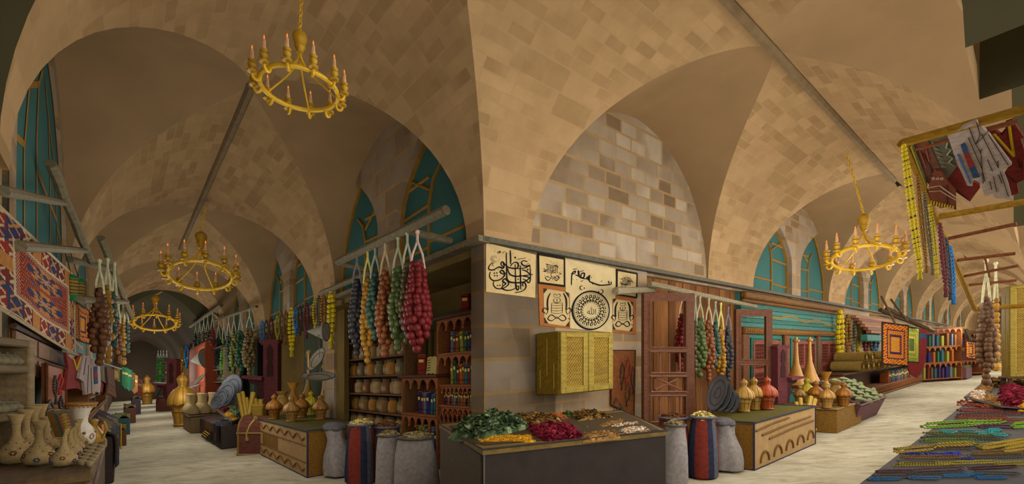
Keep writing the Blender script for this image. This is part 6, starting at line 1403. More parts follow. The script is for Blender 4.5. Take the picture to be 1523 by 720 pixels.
for col, nm, segs, where, sz in LN:
    for i, (x0, y0, x1, y1, w) in enumerate(segs):
        for q in range(2):
            if q: dy = w*.85*(1 if (i+len(nm)) % 2 else -1); x0, x1, y0, y1 = x0+(x1-x0)*.07, x1-(x1-x0)*.05, y0+dy*.5, y1+dy*.5
            P0, P1_ = onH(*c6(x0, y0), TBH), onH(*c6(x1, y1), TBH); m0 = onH(*c6((x0+x1)/2, (y0+y1)/2-w/2), TBH); m1 = onH(*c6((x0+x1)/2, (y0+y1)/2+w/2), TBH); wv = (m0-m1)*.62; ctr = (P0+P1_)/2; t = ctr.y; rr = sz*1.55*t/FPX/5.14*1.75; ZB = (ZB+1) % 7
            lab = '%s bead necklace, %s from the lane edge %s' % (nm, ordn(2*i+q), where)
            r = thing('bead_necklace', lab, 'necklace', ctr, 0, 'necklaces laid on the bead table'); ax = (P1_-P0)/2; per = 2*(P1_-P0).length; n = min(200, max(12, int(per/(rr*3.5)))); pts = []
            for k in range(n):
                a = 2*pi*k/n; u = (k/n*4) % 4; c = (1-u if u < 2 else u-3); s = sqrt(max(0, 1-abs(c)**6))*(1 if u < 2 else -1); pts.append(ax*c+wv*s+Vector((0, 0, rr*.9+.0015*ZB)))
            mb = MB(); mb.tube(pts, rr*.35, 4, INK, True)
            for k, p in enumerate(pts):
                d = (pts[(k+1) % n]-pts[k-1]).normalized(); side = d.cross(Vector((0, 0, 1))); dd = (d+side*.35).normalized(); mb.tube([p-dd*rr*1.35, p-dd*rr*.7, p+dd*rr*.7, p+dd*rr*1.35], [rr*.35, rr*.9, rr*.9, rr*.35], 6, col)
            mb.obj('bead_chain', M_BEAD, r); mb = MB(); e = pts[n//2]; mb.ball(e, rr*1.5, tuple(int(v*.8) for v in col), 6, 4); mb.obj('clasp', M_BEAD, r)
# ---- spice counter at the end of the bead table
HS2 = .47; q2 = [onH(1436, 592, HS2), onH(1492, 607, HS2), onH(1556, 612, HS2), onH(1546, 566, HS2), onH(1462, 571, HS2)]
C2 = W(*AB(q2[0])[:2], TBH); ct2 = thing('spice_tray', 'dark spice tray on the far end of the bead table, under the brown string', 'tray', C2)
q2g = [Vector((p.x, p.y, 0)) for p in q2]
mb = MB(); poly(mb, q2g, TBH+.002, HS2, (64, 58, 54)); rel(mb, C2).obj('board', M_WOOD, ct2, smooth=False); mb = MB(); mb.tube(up(q2g, HS2+.01), .03, 5, (72, 64, 58), True); rel(mb, C2).obj('rim', M_WOOD, ct2)
def ch2(label, px, bump, cols, style, dens=90, sz=.03): return heap(label, [onH(x, y, HS2+.006) for x, y in px], bump*1.9, cols, style, int(dens*1.3), size=sz*1.35)
ch2('white garlic heap at the lane end of the far spice tray', [(1440, 594), (1464, 596), (1464, 582), (1446, 582)], .06, WHT, 'grain', 90, .04)
ch2('tan root heap beside the garlic on the far spice tray', [(1463, 600), (1490, 605), (1488, 591), (1465, 588)], .06, TAN, 'grain', 50, .04)
ch2('light brown root heap behind the garlic on the far spice tray', [(1452, 580), (1474, 584), (1478, 575), (1460, 571)], .07, TAN, 'grain', 50, .04)
ch2('golden brown herb heap at the back of the far spice tray', [(1464, 577), (1494, 578), (1492, 569), (1470, 570)], .14, BRN, 'leaf', 200, .05)
ch2('crimson dried pepper heap on the far spice tray, below the mustard cabinet', [(1491, 604), (1521, 606), (1520, 580), (1490, 583)], .16, RED, 'pod', 260, .06)
ch2('orange spice patch on the far spice tray before the mustard cabinet', [(1492, 579), (1500, 578), (1507, 569), (1497, 569)], .05, ORA, 'grain', 40, .03)
ch2('brown herb heap under the mustard cabinet on the far spice tray', [(1504, 578), (1530, 577), (1530, 567), (1508, 569)], .12, BRN, 'leaf', 160, .05)
ch2('yellow powder heap at the near edge of the far spice tray', [(1514, 609), (1545, 610), (1540, 594), (1516, 596)], .05, YEL, 'grain', 90, .03)
ch2('grey folded paper patch between the roots and peppers of the far spice tray', [(1478, 590), (1492, 590), (1490, 579), (1480, 579)], .05, GRY, 'grain', 20, .03)
tc = 10.5; pcab = at(1501, 560, tc); zc = HS2+SLOPE*pcab.x; topc = at(1501, 424, tc).z
zc = pcab.z; Fcab = Frame(Vector((pcab.x+.55*cos(-.5), pcab.y+.55*sin(-.5), zc)), -.5); lattice_cabinet('tall mustard cabinet with two lattice doors behind the far spice tray', Fcab, 1.1, topc-zc, .40)
r = thing('cabinet_stand', 'dark stand under the tall mustard cabinet behind the far spice tray', 'stand', W(*AB(Fcab.o)[:2], 0), -.5); hst = zc-r.location.z; mb = MB(); mb.rbox(-.6, .6, -.03, .42, hst-.06, hst-.002, (80, 58, 36), .01); mb.obj('top', M_WOOD, r)
for x in (-.52, .52):
    for y in (.04, .36): mb = MB(); mb.rbox(x-.04, x+.04, y-.04, y+.04, 0, hst-.06, (70, 50, 32), .008); mb.obj('leg', M_WOOD, r)
p = at(1471, 386, 6.2); fruit_string('brown fruit string hanging beside the tall mustard cabinet', at(1467, 388, 6.2), 122*6.2/FPX, 13*6.2/FPX, (112, 72, 36), (206, 200, 160), 54*6.2/FPX, .040)
fruit_string('mustard fruit string half hidden between the brown string and the tall cabinet', at(1481, 392, 6.7), 105*6.7/FPX, 6*6.7/FPX, (182, 128, 26), (206, 200, 160), 50*6.7/FPX, .05, True)
# ---- sloping rack with clothes and chains
A_, B_, C_ = at(1342, 213, 3.69), at(1450, 460, 7.5), at(1540, 158, 3.19)
D_ = C_+(B_-A_); rk = thing('hanging_rack', 'golden brown sloping rack frame with clothes hung on it, high beside the brighter lane', 'rack', A_)
RC = (138, 100, 22); RB = (116, 66, 36)
def rail(p, q, rr, col, nm):
    mb = MB(); mb.tube([p-A_, lerp(p, q, .5)-A_, q-A_], rr, 8, col); mb.obj(nm, M_WOOD, rk)
rail(A_, B_, .035, RC, 'side_rail'); rail(A_, C_, .035, RC, 'top_bar'); rail(C_, D_, .035, RC, 'side_rail'); rail(B_, D_, .035, RC, 'end_bar')
rail(lerp(A_, C_, .1)+Vector((.05, .16, -.02)), C_+Vector((.05, .16, -.02)), .02, RB, 'under_bar')
vr = VP(1342, 3.69, 1450, 7.5)
def onrail(py_px): return vr(*py_px)
n3 = (B_-A_).cross(C_-A_).normalized(); n3 = -n3 if n3.dot(Vector((0, 1, 0))) > 0 else n3
class PL3:
    n = n3; rot = 0
    def __call__(s, px, py, near=0.0):
        rr, k = ray(px, py); d = Vector((rr, 1, k)); o = Vector((0, 0, 1.5)); t = (A_+n3*near-o).dot(n3)/d.dot(n3); return o+d*t
f3d = PL3()
for (x0, y0), (x1, y1), rr, c, nm in [((1394, 323), (1530, 299), .03, RC, 'cross_bar'), ((1410, 355), (1512, 333), .02, RB, 'rung'), ((1424, 387), (1510, 377), .02, RB, 'rung'), ((1433, 411), (1515, 395), .018, RB, 'rung'), ((1441, 424), (1512, 417), .018, RB, 'rung')]: rail(f3d(x0, y0), f3d(x1, y1), rr, c, nm)
rail(f3d(1465, 384), f3d(1472, 412), .012, RB, 'hook')
c7 = lambda *p: [(1340+x/4, 150+y/4) for x, y in p]
KR, KW, KG, KB = (112, 46, 42), (150, 134, 126), (90, 84, 70), (98, 62, 50)
ln = lambda pts, w=.0024, c=INK: ('line', (c7(*pts), w, c))
clothing('kaftan', 'dark red kaftan with a yellow V neckline on the sloping rack', 'kaftan', f3d, c7((520, 187), (550, 165), (600, 207), (622, 180), (625, 135), (665, 122), (732, 218), (712, 225), (732, 290), (732, 470), (690, 490), (702, 550), (650, 568), (600, 470), (655, 380), (580, 280)), KR, [ln([(550, 195), (672, 330), (655, 230), (642, 138)], .009, (186, 150, 40)), ln([(698, 345), (708, 400)]), ln([(715, 360), (722, 410)]), ln([(610, 420), (690, 490)])], near=-.03)
clothing('robe', 'dark red garment hem peeping out under the white robe on the sloping rack', 'garment', f3d, c7((335, 388), (395, 470), (470, 500), (470, 518), (410, 600), (330, 545), (272, 482)), KR, [ln([(300, 500), (400, 590)])], near=-.015)
clothing('scarf', 'grey green scarf with a pale wavy pattern on the sloping rack, beside the white robe', 'scarf', f3d, c7((165, 235), (270, 200), (325, 330), (335, 388), (272, 475), (245, 440), (200, 330)), KG, [ln([(255, 245), (280, 240), (270, 280), (300, 290), (275, 320), (310, 340), (285, 365), (315, 385)], .007, (124, 128, 100))]+[ln([(185+k*12, 250+k*28), (215+k*10, 262+k*26)], .005, (124, 128, 100)) for k in range(6)], near=-.005)
clothing('scarf', 'plain brown red scarf on the sloping rack, between the green strip and the patterned scarf', 'scarf', f3d, c7((75, 265), (160, 235), (200, 330), (250, 440), (190, 430), (165, 500), (120, 400)), KB, [ln([(130, 310), (180, 400), (185, 450)]), ln([(150, 290), (165, 360)], .004, (140, 70, 54)), ln([(110, 300), (150, 400)], .004, (140, 70, 54))], near=0)
clothing('scarf', 'narrow sage green cloth strip at the lane end of the sloping rack', 'scarf', f3d, c7((45, 262), (75, 268), (120, 390), (158, 500), (150, 548), (100, 450)), (96, 108, 78), [ln([(58, 268), (150, 520)], .006, (150, 130, 40))], near=.01)
clothing('scarf', 'brown shawl with circles and a yellow fringe on the sloping rack', 'shawl', f3d, c7((205, 415), (240, 420), (275, 480), (328, 540), (330, 650), (275, 630), (240, 640), (155, 605), (170, 500)), (104, 58, 42), [ln([(170, 515), (230, 505), (285, 545), (328, 575)], .006, (160, 130, 110)), ln([(165, 540), (235, 535), (290, 570), (328, 590)], .005, (160, 130, 110))]+[ln([(195+q*24+7*cos(k), 462+7*sin(k)) for k in range(7)], .005, (160, 130, 110)) for q in range(3)]+[ln([(165+k*16, 590+k*4), (163+k*16, 612+k*4)], .007, (168, 134, 50)) for k in range(10)]+[ln([(275, 500), (278, 630)])], near=.02)
clothing('robe', 'white robe with a blue and red patch and many folds on the sloping rack', 'robe', f3d, c7((275, 202), (450, 125), (525, 200), (600, 300), (660, 380), (605, 412), (640, 500), (660, 590), (612, 582), (565, 580), (540, 555), (500, 570), (470, 490), (432, 460), (425, 508), (395, 505), (330, 360)), KW, [('blue_patch', (c7((355, 266), (378, 254), (392, 275), (403, 310), (372, 314)), (44, 62, 88))), ('red_patch', (c7((372, 314), (403, 310), (440, 385), (405, 400)), (118, 44, 40))), ('blue_patch', (c7((405, 400), (438, 385), (470, 455), (430, 462)), (44, 62, 88))), ln([(450, 128), (470, 200), (445, 260), (520, 180)]), ln([(405, 160), (440, 250), (475, 310), (490, 490)]), ln([(480, 200), (580, 400), (575, 360)]), ln([(520, 200), (640, 385)]), ln([(400, 220), (480, 400), (500, 480)]), ln([(340, 320), (415, 490)], .006, (60, 84, 130)), ln([(515, 350), (545, 420)]), ln([(550, 450), (570, 540)]), ln([(590, 420), (640, 570)]), ln([(580, 440), (600, 490)]), ln([(530, 480), (540, 530)]), ln([(480, 290), (470, 310)])], near=.03)
for px, py, x1, y1, c, sz, nm in [(1344, 217, 1376, 411, (196, 172, 30), .018, 'thick bright yellow'), (1364, 262, 1382, 402, (130, 92, 34), .013, 'amber'), (1374, 288, 1391, 405, (104, 92, 66), .012, 'grey brown'), (1383, 305, 1397, 409, (176, 156, 30), .012, 'thin yellow'), (1398, 334, 1410, 433, (104, 50, 50), .016, 'wine red'), (1407, 356, 1416, 437, (66, 66, 70), .015, 'dark grey'), (1413, 368, 1420, 442, (30, 112, 176), .016, 'bright blue')]:
    p = vr(px, py, .03); t = p.y; necklace('%s bead chain hanging from the rail of the sloping rack' % nm, p, (8 if sz > .017 else 5)*t/FPX, (y1-py)*t/FPX*.93, sz*t/3.8, c, .2, True, 'bead chains on the sloping rack', lean=(-(x1-px)/(y1-py), 0))
# ================================================================== LEFT WALL OF LANE ONE
LT = 1.10; WD2 = (92, 72, 46)
tp = [onH(139, 701, LT), onH(165, 666, LT)]; l0 = AB(tp[0]); l1 = AB(tp[1]); zb = l0[1]
Fv = Frame(W((l0[0]+l1[0])/2, zb, 0), ROT_W); lw = l1[0]-l0[0]; SLW = ROT_W
r = thing('vase_counter', 'brown wooden counter crowded with painted bottle vases, at the very edge of the darker lane', 'counter', Fv.o, ROT_W)
mb = MB(); mb.rbox(-lw/2+.02, lw/2-.02, .02, .46, 0, LT-.05, (104, 82, 54), .01); mb.obj('body', M_WOOD, r, shear=SLW); mb = MB(); mb.rbox(-lw/2-.01, lw/2+.01, 0, .48, LT-.05, LT, WD2, .012); mb.obj('top', M_WOOD, r, shear=SLW)
mb = MB(); mb.rbox(-lw/2+.1, lw/2-.12, 0, .03, .1, LT-.12, (80, 60, 40), .01); mb.obj('side_panel', M_WOOD, r, shear=SLW)
V = [(24, 692, 619), (58, 694, 628), (95, 696, 640), (38, 684, 612), (69, 680, 622), (50, 676, 607), (104, 684, 633), (61, 668, 604), (82, 672, 617), (110, 678, 632), (116, 672, 626), (90, 664, 612)]
v0 = None
for i, (px, yb, yt) in enumerate(V):
    p = onH(px, yb-3, LT+.002); lab = 'painted bottle vase, %s from the frame edge on the brown counter, front row first' % ordn(i); s = (yb-yt)*p.y/FPX
    if v0 is None: v0 = bottle_vase(lab, p, 1.0, 0, 'painted bottle vases on the brown counter'); v0.scale = (s, s, s)
    else: copy_tree(v0, p, i*.9, lab, scale=s)
c0 = None
for k in range(2):
    for i in range(6):
        p = onH(121+k*12+i*3.6, 692+k*2-i*4.8, LT+.002); lab = 'tiny clay cup, %s from the front of the %s row beside the bottle vases' % (ordn(i), ('inner', 'outer')[k]); s = 8.5*p.y/FPX
        if c0 is None:
            c0 = lathe_thing('clay_cup', lab, 'cup', p, [('bowl', [(.25, 0), (.3, .05), (.5, .4), (.62, .8), (.66, 1.0), (.58, .98), (.45, .5)], (140, 122, 90), M_CLAY), ('foot', [(.32, 0), (.34, .06), (.26, .12)], (120, 102, 72), M_CLAY)], 'tiny cups beside the bottle vases'); c0.scale = (s, s, s)
        else: copy_tree(c0, p, i*.7, lab, scale=s)
# open shelf with pots behind
f4 = VP(-30, 2.5, 52, 3.0); pA, pB = f4(-30, 560), f4(52, 560); hA = AB(f4(52, 507))[2]; org = AB((pA+pB)/2); wS = (pB-pA).length; rotS = atan2(pB.y-pA.y, pB.x-pA.x)
Fp = Frame(W(org[0], org[1], 0), rotS); hL = [AB(f4(30, y))[2] for y in (612, 543)]
r = thing('pot_shelf', 'open wooden shelf of clay pots behind the bottle vases', 'shelf', Fp.o, rotS); SH2 = (98, 82, 56)
for x, w_ in ((wS/2-.03, .035), (-wS/2+.03, .035)): mb = MB(); mb.rbox(x-w_, x+w_, 0, .16, 0, hA, (118, 98, 68), .008); mb.obj('side_panel', M_WOOD, r, shear=rotS)
for z in hL+[hA]: mb = MB(); mb.rbox(-wS/2+.06, wS/2-.06, 0, .16, z-.05, z, SH2, .01); mb.obj('board', M_WOOD, r, shear=rotS)
mb = MB(); mb.box(wS/2-.55, wS/2-.06, .14, .158, hL[1]-.02, hA-.06, (86, 70, 46)); mb.box(-wS/2+.06, wS/2-.06, .14, .158, .02, hL[0]-.06, (86, 70, 46)); mb.obj('back_panel', M_WOOD, r, shear=rotS)
p0 = None
for s, z in enumerate(hL):
    for k in range(5):
        for row in range(2):
            lab = 'lidded clay pot, %s along the %s row, %s board of the shelf behind the vases' % (ordn(k), ('front', 'back')[row], ('lower', 'upper')[s]); pos = Fp(-wS/2+.11+k*(wS-.25)/4+.03*row, .04+.06*row, z)
            if p0 is None: p0 = pot(lab, pos, .085, 0, (112, 104, 80), 'clay pots on the shelf behind the vases')
            else: copy_tree(p0, pos, k*.6, lab)
# big hanging carpet
fc_ = VP(-25, 2.35, 110, 5.6)
def kilim(i, j, n, m):
    u, v = (j+.5)/m, (i+.5)/n; R_, B_l, O_, C_l, D_k = (124, 44, 34), (50, 54, 82), (158, 108, 58), (170, 152, 122), (100, 42, 36)
    e = min(u, 1-u, v*.75, (1-v)*.75)
    if e < .012: return C_l
    if e < .15:
        k = int(u*9) if min(v, 1-v)*.75 < .15 else int(v*7); x, y = (u*9) % 1-.5, (v*7) % 1-.5; base = (R_, B_l, D_k, O_)[k % 4]
        if abs(abs(x)-abs(y)) < .1 and abs(x) < .38: return C_l if k % 2 == 0 else O_
        if abs(x)+abs(y) < .18: return C_l
        return base
    if e < .165: return C_l
    if e < .20: return R_ if (i+j) % 3 else C_l
    cu, cv = (u-.2)/.6, (v-.24)/.52
    for cy_ in (.26, .76):
        x, y = abs(cu-.5)*2, abs(cv-cy_)*3.6; d = x+y
        if d < .22: return R_ if (i+j) % 2 else C_l
        if d < .95 and max(x, y) < .78:
            a = int((atan2(y, x)/(pi/2))*4+ (0 if d < .55 else 1)); return B_l if a % 2 else O_
        if max(x, y) < .92 and d < 1.35: return O_ if (i*2+j) % 5 == 0 else B_l if d > 1.2 else R_
    return R_ if (i*7+j*3) % 6 else O_
rug('hanging_carpet', 'large red, blue and orange kilim carpet hanging at the edge of the darker lane', fc_, [(-25, 285), (110, 411), (110, 527), (-25, 442)], 'red', nx=120, ny=80, cf=kilim, th=.025, bind=(176, 158, 126))
fc2 = VP(110, 5.6, 135, 8.0)
rug('hanging_rug', 'small orange and black bordered rug hanging behind the green lanterns', fc2, [(111, 448), (132, 462), (132, 512), (111, 504)], 'gold')
# cupboards on the wall, bead board
f5 = VP(18, 3.12, 102, 6.1); P = [f5(x, y) for x, y in ((20, 560), (102, 574), (102, 524), (20, 484))]
r = thing('wall_cupboard', 'brown panelled wooden cupboard under the kilim carpet', 'cupboard', P[0]); mb = MB(); plate(mb, P, -f5.n*.03, (92, 64, 42)); rel(mb, P[0]).obj('carcass', M_WOOD, r, smooth=False)
for q in ([(24, 492), (55, 507), (55, 530), (24, 520)], [(58, 509), (100, 527), (100, 546), (58, 531)], [(24, 526), (55, 535), (55, 560), (24, 554)], [(58, 537), (100, 549), (100, 569), (58, 562)]):
    mb = MB(); plate(mb, [f5(x, y, .015) for x, y in q[::-1]], -f5.n*.02, (108, 76, 50)); rel(mb, P[0]).obj('door', M_WOOD, r, smooth=False)
mb = MB(); mb.tube([f5(x, y, .02) for x, y in ((20, 484), (102, 524))], .02, 5, (62, 44, 30)); rel(mb, P[0]).obj('cornice', M_WOOD, r)
f6 = VP(66, 3.9, 100, 4.9)
bead_board('reddish wooden board hung with prayer beads, between the pot shelf and the red kaftan', f6, [(69, 540), (98, 549), (98, 640), (69, 632)], [('grey prayer beads at the top of the board beside the pot shelf', [(82, 560), (85, 570), (83, 590), (80, 580), (80, 568)], (60, 54, 48)), ('red prayer beads at the top of the board beside the red kaftan', [(90, 558), (93, 566), (90, 576), (88, 586), (86, 572)], (140, 34, 24)), ('large grey loop of prayer beads low on the board beside the pot shelf', [(75, 596), (79, 604), (81, 612), (76, 609), (70, 612), (71, 602)], (72, 68, 60)), ('black prayer beads low on the board beside the red kaftan', [(91, 590), (93, 600), (94, 610), (89, 606), (88, 598)], (48, 42, 38))], (116, 62, 28))
# poles
for lab, a, b, rr in [('long slanting pole over the kilim carpet, before the tall window', (75, 243, 4.3), (135, 388, 5.6), .045), ('short pole reaching from the tall window to the long slanting pole', (4, 284, 2.7), (95, 302, 4.5), .032), ('short pole across the kilim carpet, fixed to the long slanting pole', (30, 366, 2.9), (126, 373, 5.3), .034), ('second slanting pole above the hanging fruit strings of the darker lane', (150, 354, 6.2), (196, 473, 8.0), .045), ('short pole joining the second slanting pole near its top', (103, 386, 5.6), (166, 400, 6.8), .04), ('short pole joining the second slanting pole near its foot, above the brown string', (120, 446, 5.4), (188, 449, 7.6), .045)]:
    pole(lab, at(*a), at(*b), rr)
# green paper lanterns
def paper_lantern(label, top, H, W_):
    r = thing('folded_lantern', label, 'lantern', top); mb = MB(); GR = (30, 108, 62); mb.lathe([(.02*H, -.02*H), (.25*W_, -.03*H), (.5*W_, -.16*H), (.48*W_, -.18*H)][::-1], 8, GR); mb.obj('cap', M_PAINT, r); mb = MB(); prof = []
    for k in range(5): prof += [(.40*W_, -(.18+.12*k)*H), (.47*W_, -(.24+.12*k)*H)]
    prof.append((.40*W_, -.78*H)); mb.lathe(prof[::-1], 8, (128, 106, 52)); mb.obj('pleated_body', M_PAPER, r); mb = MB(); mb.lathe([(.46*W_, -.78*H), (.5*W_, -.8*H), (.3*W_, -.93*H), (.03*W_, -1.0*H)][::-1], 8, GR); mb.obj('bottom_cap', M_PAINT, r)
    mb = MB()
    for k in range(5): mb.tube([(.48*W_*cos(q), .48*W_*sin(q), -(.24+.12*k)*H) for q in [i*pi/4 for i in range(8)]], .006*H+.002, 4, INK, True)
    mb.tube([(0, 0, -.02*H), (0, 0, .06*H), (.02*H, 0, .08*H)], .01*H, 4, INK); mb.obj('wires', M_PAINT, r); return r
PLN = []; PLN += [paper_lantern('green capped folded lantern hanging before the edge of the kilim carpet', at(105, 407, 5.2), 41*5.2/FPX, 19*5.2/FPX)]
PLN += [paper_lantern('green capped folded lantern hanging behind the other one, nearer the fruit strings', at(116, 413, 5.7), 40*5.7/FPX, 19*5.7/FPX)]
for px0, y0, px1, y1, t in ((97, 376, 105, 405, 5.3), (105, 376, 116, 411, 5.8)):
    mb = MB(); p = at(px0, y0, t); mb.tube([(0, 0, 0), at(px1, y1, t)-p], .006, 4, INK); o = mb.obj('hanging_cord', M_CLOTH, None, p); o.parent = PLN[0 if px0 < 100 else 1]; o.location = p-PLN[0 if px0 < 100 else 1].location
# fruit strings of the left side
for px, y0, y1, y2, w, c, nm, t, ind in [(148, 388, 428, 536, 30, (112, 70, 36), 'large brown', 5.9, True), (160, 386, 424, 532, 18, (176, 126, 28), 'mustard yellow', 6.3, True), (170, 392, 432, 508, 14, (72, 100, 84), 'teal', 6.7, False), (176, 452, 474, 540, 13, (120, 74, 36), 'small brown', 7.6, False), (183, 452, 472, 538, 10, (170, 122, 30), 'small yellow', 7.9, False), (189, 455, 474, 520, 8, (72, 100, 84), 'small teal', 8.2, False)]:
    fruit_string('%s fruit string under the second slanting pole of the darker lane' % nm, at(px, y0, t), (y2-y1)*t/FPX, w/2*t/FPX, c, (196, 196, 160), (y1-y0)*t/FPX, .043 if ind else .042, not ind, 'fruit strings under the second slanting pole')
# clothes line
f7 = VP(95, 4.4, 178, 10.0)
c8 = lambda *p: [(x/2.768, 460+y/2.768) for x, y in p]
l8 = lambda pts, w=.003, c=INK: ('line', (c8(*pts), w, c))
clothing('kaftan', 'dark red kaftan with a yellow V neckline on the clothes line', 'kaftan', f7, c8((272, 178), (290, 200), (310, 215), (328, 180), (342, 185), (335, 230), (342, 290), (352, 345), (318, 325), (272, 330), (282, 240)), KR, [l8([(302, 205), (314, 250), (330, 198)], .01, (186, 150, 40)), l8([(330, 270), (350, 340)])], near=.0)
clothing('robe', 'dark red garment hem behind the white robe on the clothes line', 'garment', f7, c8((405, 250), (425, 280), (442, 335), (425, 352), (398, 320)), KR, near=-.06)
clothing('robe', 'white robe with a blue and red patch on the clothes line of the darker lane', 'robe', f7, c8((345, 190), (370, 195), (395, 215), (412, 225), (416, 300), (412, 345), (395, 340), (388, 350), (378, 345), (352, 352), (345, 300), (326, 285)), KW, [('blue_patch', (c8((388, 236), (402, 234), (402, 256), (388, 256)), (44, 62, 88))), ('red_patch', (c8((388, 256), (402, 256), (403, 280), (389, 280)), (118, 44, 40))), ('blue_patch', (c8((389, 280), (403, 280), (404, 306), (390, 308)), (44, 62, 88))), l8([(355, 200), (345, 270)]), l8([(365, 230), (360, 345)]), l8([(375, 240), (378, 345)])], near=.03)
clothing('scarf', 'grey green scarf beside the white robe on the clothes line', 'scarf', f7, c8((415, 225), (440, 236), (444, 312), (418, 292)), KG, [l8([(422, 240), (425, 285)], .006, (124, 128, 100))], near=-.03)
clothing('scarf', 'brown shawl at the far end of the clothes line of the darker lane', 'shawl', f7, c8((440, 238), (466, 248), (472, 292), (479, 365), (440, 348), (446, 310)), KB, [l8([(448, 300), (474, 320)], .006, (160, 130, 110)), l8([(446, 340), (476, 356)], .008, (168, 134, 50))], near=.0)
clothing('scarf', 'ochre framed cloth at the far end past the brown shawl', 'cloth', f7, c8((470, 240), (494, 250), (494, 300), (472, 288)), (124, 96, 46), [l8([(475, 248), (490, 256), (490, 292), (476, 284)], .012, (80, 90, 60))], near=-.05)
pole('thin rod that carries the clothes under the fruit strings of the darker lane', f7(96, 522, -.02), f7(180, 549, -.02), .018)
# bookcase along the wall
ax0, ax1 = 4.2, 13.5; Fb2 = Frame(W((ax0+ax1)/2, -3.55, 1.02), ROT_W); wb = ax1-ax0
bookcase('long wooden book shelf along the wall under the clothes line', Fb2, wb, .62, .22, [.04, .33], False, (116, 74, 40), (70, 50, 34), lattice=[(.33, .38), (.04, .09)])
for k, z in enumerate([.04, .33]): book_row(Fb2, -wb/2+.1, wb/2-.3, .05, z, .25, .16, 'the %s shelf of the long low bookcase under the clothes' % ordn(k), random.Random(50+k), gap=1.5, parts=False, group='books under the clothes line', n=45)
# second counter with white vase, tablet, brass lamp
LT2 = .88; pA = AB(at(100, 660, 4.6)); F2 = Frame(W(1.3, -3.34, 0), ROT_W)
r = thing('side_counter', 'low brown counter behind the bottle vases carrying the white vase', 'counter', F2.o, ROT_W); mb = MB(); mb.rbox(-1.5, 1.5, .02, .40, 0, LT2-.04, (84, 64, 44), .01); mb.obj('body', M_WOOD, r, shear=ROT_W); mb = MB(); mb.rbox(-1.52, 1.52, 0, .42, LT2-.04, LT2, WD2, .01); mb.obj('top', M_WOOD, r, shear=ROT_W)
t = 4.4; p = onH(119, 664, LT2); t = p.y; H = (664-599)*t/FPX
r = thing('flared_vase', 'large white vase with gold scrolls and a fringed gold rim, behind the bottle vases', 'vase', p); mb = MB(); mb.lathe([(x*H, z*H) for x, z in [(.17, 0), (.22, .04), (.27, .16), (.27, .3), (.21, .44), (.14, .54), (.135, .62), (.17, .78), (.24, .93), (.255, .95)]], 24, (196, 186, 168)); mb.obj('body', M_CLAY, r)
mb = MB(); mb.lathe([(x*H, z*H) for x, z in [(.25, .93), (.30, .96), (.31, 1.0), (.27, 1.0), (.21, .97)]], 24, (160, 118, 50)); 
for k in range(22): a = 2*pi*k/22; mb.tube([(.275*H*cos(a), .275*H*sin(a), .95*H), (.262*H*cos(a), .262*H*sin(a), .89*H)], .014*H, 5, (160, 118, 50))
mb.obj('fringed_rim', M_BRASS, r); mb = MB()
for k in range(6):
    a = 2*pi*k/6; mb.tube([((.275)*H*cos(a+.16*cos(q)), .275*H*sin(a+.16*cos(q)), (.22+.09*sin(q)*(1-q/9))*H) for q in [i*.7 for i in range(11)]], .012*H, 5, (150, 104, 40)); mb.ball((.26*H*cos(a+.5), .26*H*sin(a+.5), .32*H), .035*H, (120, 80, 36), 6, 4)
mb.obj('gold_scroll', M_BRASS, r)
f8 = VP(78, 2.2, 116, 2.45); q = [(81, 614), (104, 609), (113, 633), (94, 650)]; P = [f8(x, y) for x, y in q]
r = thing('decorated_tablet', 'tilted dark red tablet with gold motif and green border, before the white vase', 'tablet', P[0]); mb = MB(); plate(mb, P, -f8.n*.03, (96, 70, 30)); rel(mb, P[0]).obj('frame', M_WOOD, r, smooth=False)
for nm, k, c, nr in (('green_border', .88, (30, 74, 62), .004), ('red_field', .74, (98, 50, 38), .008)):
    mb = MB(); cx_, cy_ = sum(x for x, y in q)/4, sum(y for x, y in q)/4; plate(mb, [f8(cx_+(x-cx_)*k, cy_+(y-cy_)*k, nr) for x, y in q], -f8.n*.006, c); rel(mb, P[0]).obj(nm, M_PAINT, r, smooth=False)
mb = MB(); mb.tube([f8(94, 615, .012), f8(101, 642, .012)], .008, 4, (128, 100, 40))
for k in range(5):
    for s in (-1, 1): mb.tube([f8(95+k*1.4, 618+k*4.6, .012), f8(95+k*1.4+s*4, 618+k*4.6-s*1.2, .012)], .007, 4, (128, 100, 40))
rel(mb, P[0]).obj('gold_motif', M_PAINT, r)
# carpet stall with brass lamp
LH = .92; F9 = Frame(W(7.2, -3.30, 0), ROT_W)
r = thing('carpet_stall', 'stall heaped with dark striped carpets in the darker lane, below the clothes line', 'stall', F9.o, ROT_W); mb = MB(); mb.rbox(-2.2, 2.2, 0, .45, 0, LH-.2, DARKB, .02); mb.obj('counter', M_WOOD, r, shear=ROT_W)
pts = []
for i in range(15):
    row = []
    for j in range(31):
        x = -2.25+4.5*j/30; s = i/14; 
        if s < .35: y, z = -.03-.03*sin(j*.8), .25+s/.35*(LH-.45)
        else: y, z = -.02+(s-.35)*.72, LH-.18+.22*sin((s-.35)*2.4)*(1+.25*sin(j*.9))
        row.append((x, y, z))
    pts.append(row)
mb = MB(); mb.slab(pts, (0, .02, -.02), cf=stripes(CARP+[(104, 90, 60)], 15), col=(60, 48, 44)); mb.obj('carpet_heap', M_CLOTH, r, shear=ROT_W); mb = MB()
for k in range(3): mb.tube([(-.2+.5*k, -.08, .3+.1*k), (.2+.5*k, -.08, .55+.06*k)], .012, 4, (176, 150, 60))
mb.obj('yellow_trim', M_CLOTH, r, shear=ROT_W)
